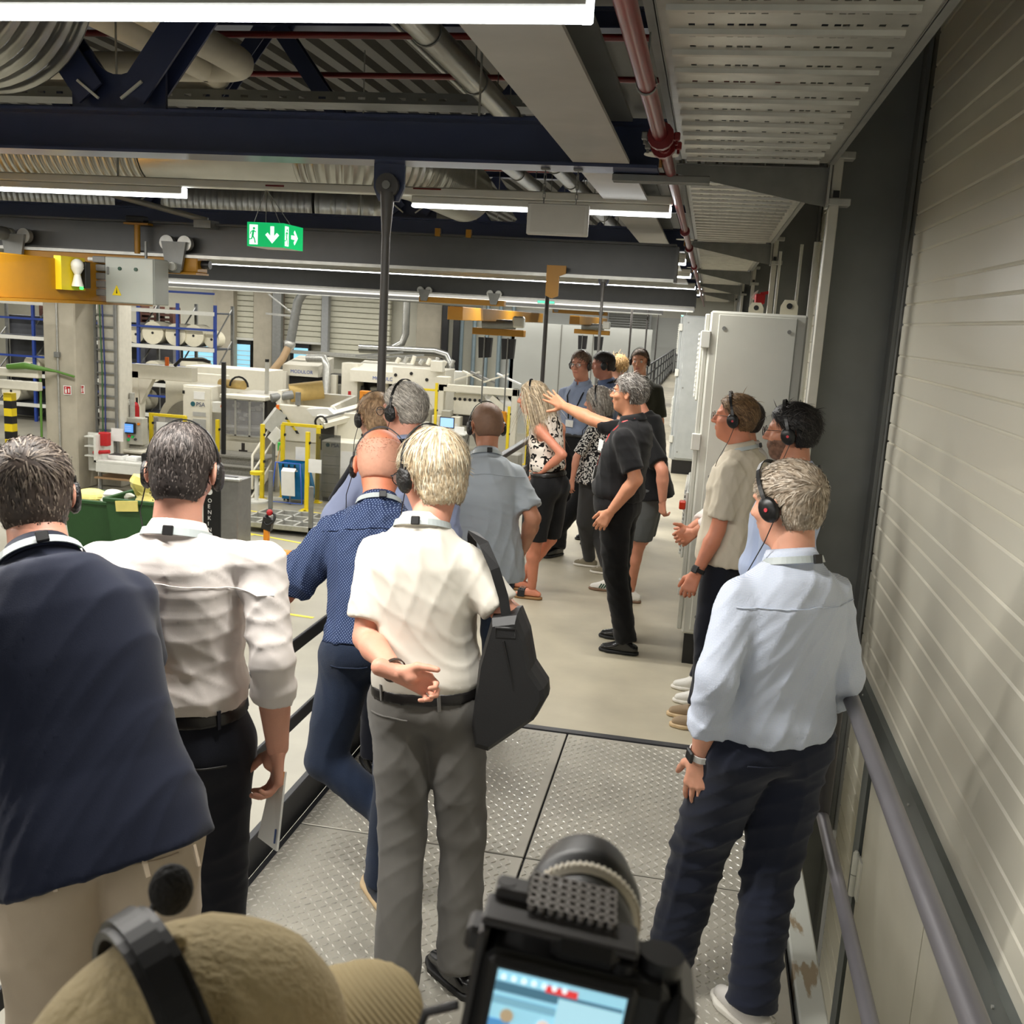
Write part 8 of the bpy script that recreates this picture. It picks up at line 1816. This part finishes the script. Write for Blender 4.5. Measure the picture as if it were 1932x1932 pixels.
_w = nt.nodes.new('ShaderNodeTexWave'); _w.inputs['Scale'].default_value = 95; _w.bands_direction = 'DIAGONAL'; _t = nt.nodes.new('ShaderNodeTexCoord'); _b = nt.nodes.new('ShaderNodeBump'); _b.inputs['Strength'].default_value = .5; _b.inputs['Distance'].default_value = .002
nt.links.new(_t.outputs['Object'], _w.inputs['Vector']); nt.links.new(_w.outputs['Fac'], _b.inputs['Height']); nt.links.new(_b.outputs[0], nt.nodes['Principled BSDF'].inputs['Normal'])
wb(MB().add(gm, Fq, True), 'cap_brim', brm, R20)
# operator's headphones over the cap
hp_ = thing('headphones', 'wide-banded black headphones with foam microphone over the khaki cap', 'headphones', tuple(HC))
wide = mat('headphone_black', (34, 33, 33), .45, var=.06)
pts = [F @ V(.106 * math.cos(t), -.022 - .01 * math.sin(t), .0 + .140 * math.sin(t)) for t in np.linspace(.05, math.pi - .05, 30)]
MB().ribbon(pts, .030, .006, [unit(p) for p in pts]).build('headband', wide, hp_)
pts2 = [p * 1.045 for p in pts[4:-4]]; MB().ribbon(pts2, .018, .004, [unit(p) for p in pts2]).build('band_pad', BLACK, hp_)
for s in (-1, 1):
    MB().cyl(F @ V(s * .088, -.02, -.015), F @ V(s * .118, -.02, -.015), .040, .034, n=24).build('ear_cup', wide, hp_)
    MB().bar(F @ V(s * .110, -.022, .0), F @ V(s * .111, -.024, .045), .014, .006, up=F @ V(1, 0, 0)).build('slider', mat('slider_grey', (70, 66, 64), .4), hp_)
mc = V(-.380, .671, 1.636) - HC; MB().sphere(mc, (.0175, .0175, .021), 14, 10).build('foam_microphone', mat('mic_foam', (14, 13, 13), .9, var=.2, bump=.6, bscale=200), hp_)
MB().tube([F @ V(-.115, -.02, -.0), F @ V(-.12, 0, .06), (mc + F @ V(-.118, 0, .08)) / 2, mc], .003, 6).build('microphone_boom', BLACK, hp_)
# --- camera rig
CR = thing('camera_rig', 'black mirrorless camera in a cage with big lens and lit screen', 'camera', (-0.043, 0.555, 1.690))
CR.rotation_euler = (math.radians(-3), math.radians(7), math.radians(4))
CB = mat('camera_black', (20, 20, 21), .42, var=.08, scale=40); ALU = mat('cage_metal', (66, 64, 64), .45, .4, var=.05)
MB().bbox(-.060, .052, -.028, .028, -.055, .034, b=.006).build('camera_body', CB, CR)
MB().bbox(-.022, .020, -.022, .030, .030, .046, b=.006).build('viewfinder_hump', CB, CR)
MB().bbox(.046, .070, -.030, .040, -.055, .030, b=.011).build('grip', CB, CR)
MB().cyl((.045, 0, .030), (.045, 0, .042), .014, n=18).cyl((.022, -.012, .034), (.022, -.012, .040), .009, n=14).build('dial', CB, CR)
MB().cyl((.072, -.01, -.02), (.098, -.012, -.022), .019, .0185, n=24).build('side_knob', CB, CR)
cg = MB().bbox(-.066, -.060, -.024, .024, -.06, .042, b=.002).bbox(-.066, .030, -.016, .016, .041, .047, b=.002).build('cage_frame', ALU, CR)
MB().bbox(-.074, -.062, -.012, .012, .020, .036, b=.003).build('cable_clamp', ALU, CR)
# perforated top plate
tp = MB(); PX = np.linspace(-.038, .012, 9); PY = np.linspace(.006, .040, 5); cell = PX[1] - PX[0]; ch_ = PY[1] - PY[0]
n8 = 10
for x in PX:
    for y in PY:
        ring_ = [(x + .0021 * math.cos(a), y + .0027 * math.sin(a)) for a in np.linspace(0, 2 * math.pi, n8 + 1)[:-1]]; sq = []
        for a in np.linspace(0, 2 * math.pi, n8 + 1)[:-1]:
            cxx, syy = math.cos(a), math.sin(a); m_ = max(abs(cxx), abs(syy)); sq.append((x + cell / 2 * cxx / m_, y + ch_ / 2 * syy / m_))
        vv = [(a, b, .052) for a, b in sq] + [(a, b, .052) for a, b in ring_] + [(a, b, .047) for a, b in ring_]
        tp.add(vv, [(i, (i + 1) % n8, n8 + (i + 1) % n8, n8 + i) for i in range(n8)] + [(n8 + i, n8 + (i + 1) % n8, 2 * n8 + (i + 1) % n8, 2 * n8 + i) for i in range(n8)])
tp.build('top_plate', mat('cage_plate', (140, 135, 131), .4, .3, var=.04), CR)
MB().bbox(-.041, .015, .002, .044, .0445, .0472, b=.001).build('plate_base', BLACK, CR)
MB().bbox(-.062, -.040, .010, .030, .046, .053, b=.002).cyl((-.056, .02, .040), (-.056, .02, .0535), .006, n=12).bbox(-.060, -.050, .012, .026, .0, .046, b=.002).build('side_arm', ALU, CR)
# lens
ln = MB(); pr = [(.026, .030), (.045, .033), (.075, .035), (.078, .0375), (.088, .0385)]
def lathe(mb, prof, n=32):
    vv = [(r * math.cos(t), y, -.008 + r * math.sin(t)) for y, r in prof for t in np.linspace(0, 2 * math.pi, n + 1)[:-1]]
    return mb.add(vv, [(i * n + j, i * n + (j + 1) % n, (i + 1) * n + (j + 1) % n, (i + 1) * n + j) for i in range(len(prof) - 1) for j in range(n)], True)
lathe(ln, pr); ln.build('lens_barrel', CB, CR)
lathe(MB(), [(.100, .036), (.101, .0415), (.109, .0415), (.110, .036)]).build('white_gear_ring', mat('ring_white', (224, 216, 198), .6), CR)
mb = MB()
for i in range(60):
    a = 2 * math.pi * i / 60; mb.bbox(-.0011 + .0, .0011, .1015, .1085, 0, .0016, b=.0003); k0 = len(mb.v) - 24
    for t in range(k0, len(mb.v)): x, y, z = mb.v[t]; r = .0414 + z; mb.v[t] = (r * math.cos(a) - x * math.sin(a), y, -.008 + r * math.sin(a) + x * math.cos(a))
mb.build('gear_teeth', MATS['ring_white'], CR)
lathe(MB(), [(.088, .0385), (.100, .0375), (.112, .039), (.118, .043), (.128, .0435), (.160, .037), (.166, .036), (.166, .031), (.130, .030)]).build('lens_hood', CB, CR)
# rear screen with the live picture
scn = MB().bbox(-.056, .032, -.036, -.028, -.052, .035, b=.003).build('screen_bezel', BLACK, CR)
def em(name, c): return mat(name, c, .3, var=0, emit=c, estr=.75)
MB().box(-.050, .026, -.0366, -.036, -.048, .030).build('screen_picture', em('scr_bg', (150, 205, 225)), scn)
pic = [((-.048, .024), (.006, .012), (70, 110, 130)), ((-.048, .0), (-.002, .003), (120, 170, 190)), ((-.02, -.002), (.012, .016), (220, 60, 60)), ((-.012, .024), (-.048, .010), (170, 215, 230)), ((.005, .022), (-.048, -.020), (90, 180, 215)), ((-.048, -.036), (-.048, -.012), (80, 140, 190)), ((-.026, -.016), (-.048, -.018), (190, 70, 70)), ((-.018, -.010), (-.048, -.016), (40, 50, 60))]
pic = [((a * 1.04, b * 1.04), (c * 1.0 + .011 if c > -.04 else c, d + .011), e) for (a, b), (c, d), e in pic]
for i, (xr, zr, c) in enumerate(pic): MB().box(xr[0], xr[1], -.0372 - i * .0001, -.0366, zr[0], zr[1]).build('picture_patch', em('scr_%d' % i, c), scn)
for i, (x, z, r, c) in enumerate(((-.018, -.010, .004, (226, 200, 190)), (.012, -.012, .006, (190, 170, 150)), (-.003, -.016, .004, (150, 110, 90)), (-.040, -.008, .004, (170, 150, 120)))): MB().cyl((x, -.0385, z + .011), (x, -.037, z + .011), r, n=12).build('picture_patch', em('scr_h%d' % i, c), scn)
for i in range(7): MB().cyl((-.046 + i * .006, -.0380, .0265), (-.046 + i * .006, -.037, .0265), .0016, n=8).build('picture_patch', em('scr_w', (235, 250, 255)), scn)
MB().tube([(-.07, -.02, -.01), (-.088, -.02, -.02), (-.092, -.02, -.05), (-.085, -.02, -.1)], .003, 6).build('cable', BLACK, CR)
# belt loops
def loops(I, m, top, off, angs, h=.05):
    J, u, L, tf = I['J'], I['u'], I['L'], I['tf']; rh = unit(J['hipR'] - J['hipL']); bw = -np.cross(u, rh)
    c = J['pelvis'] + u * L * (top - .025)
    for a in angs:
        d = rh * math.sin(a) + bw * math.cos(a); ts = np.linspace(.05, .3, 120); D = tf(c[None] + ts[:, None] * d, off + .014, None, None); i = int(np.argmax(D > 0)); p = c + d * ts[i]
        wb(MB().bar(p - u * h / 2, p + u * h / 2, .010, .004, up=d), 'belt_loop', m, I['root'])
loops(p4, GREYT, .09, .010, (-.75, .55)); loops(p2, DNAVY, .20, .010, (.15, .9)); loops(p1, BEIGET, -.13, .010, (-.6, .35, .9), .045)
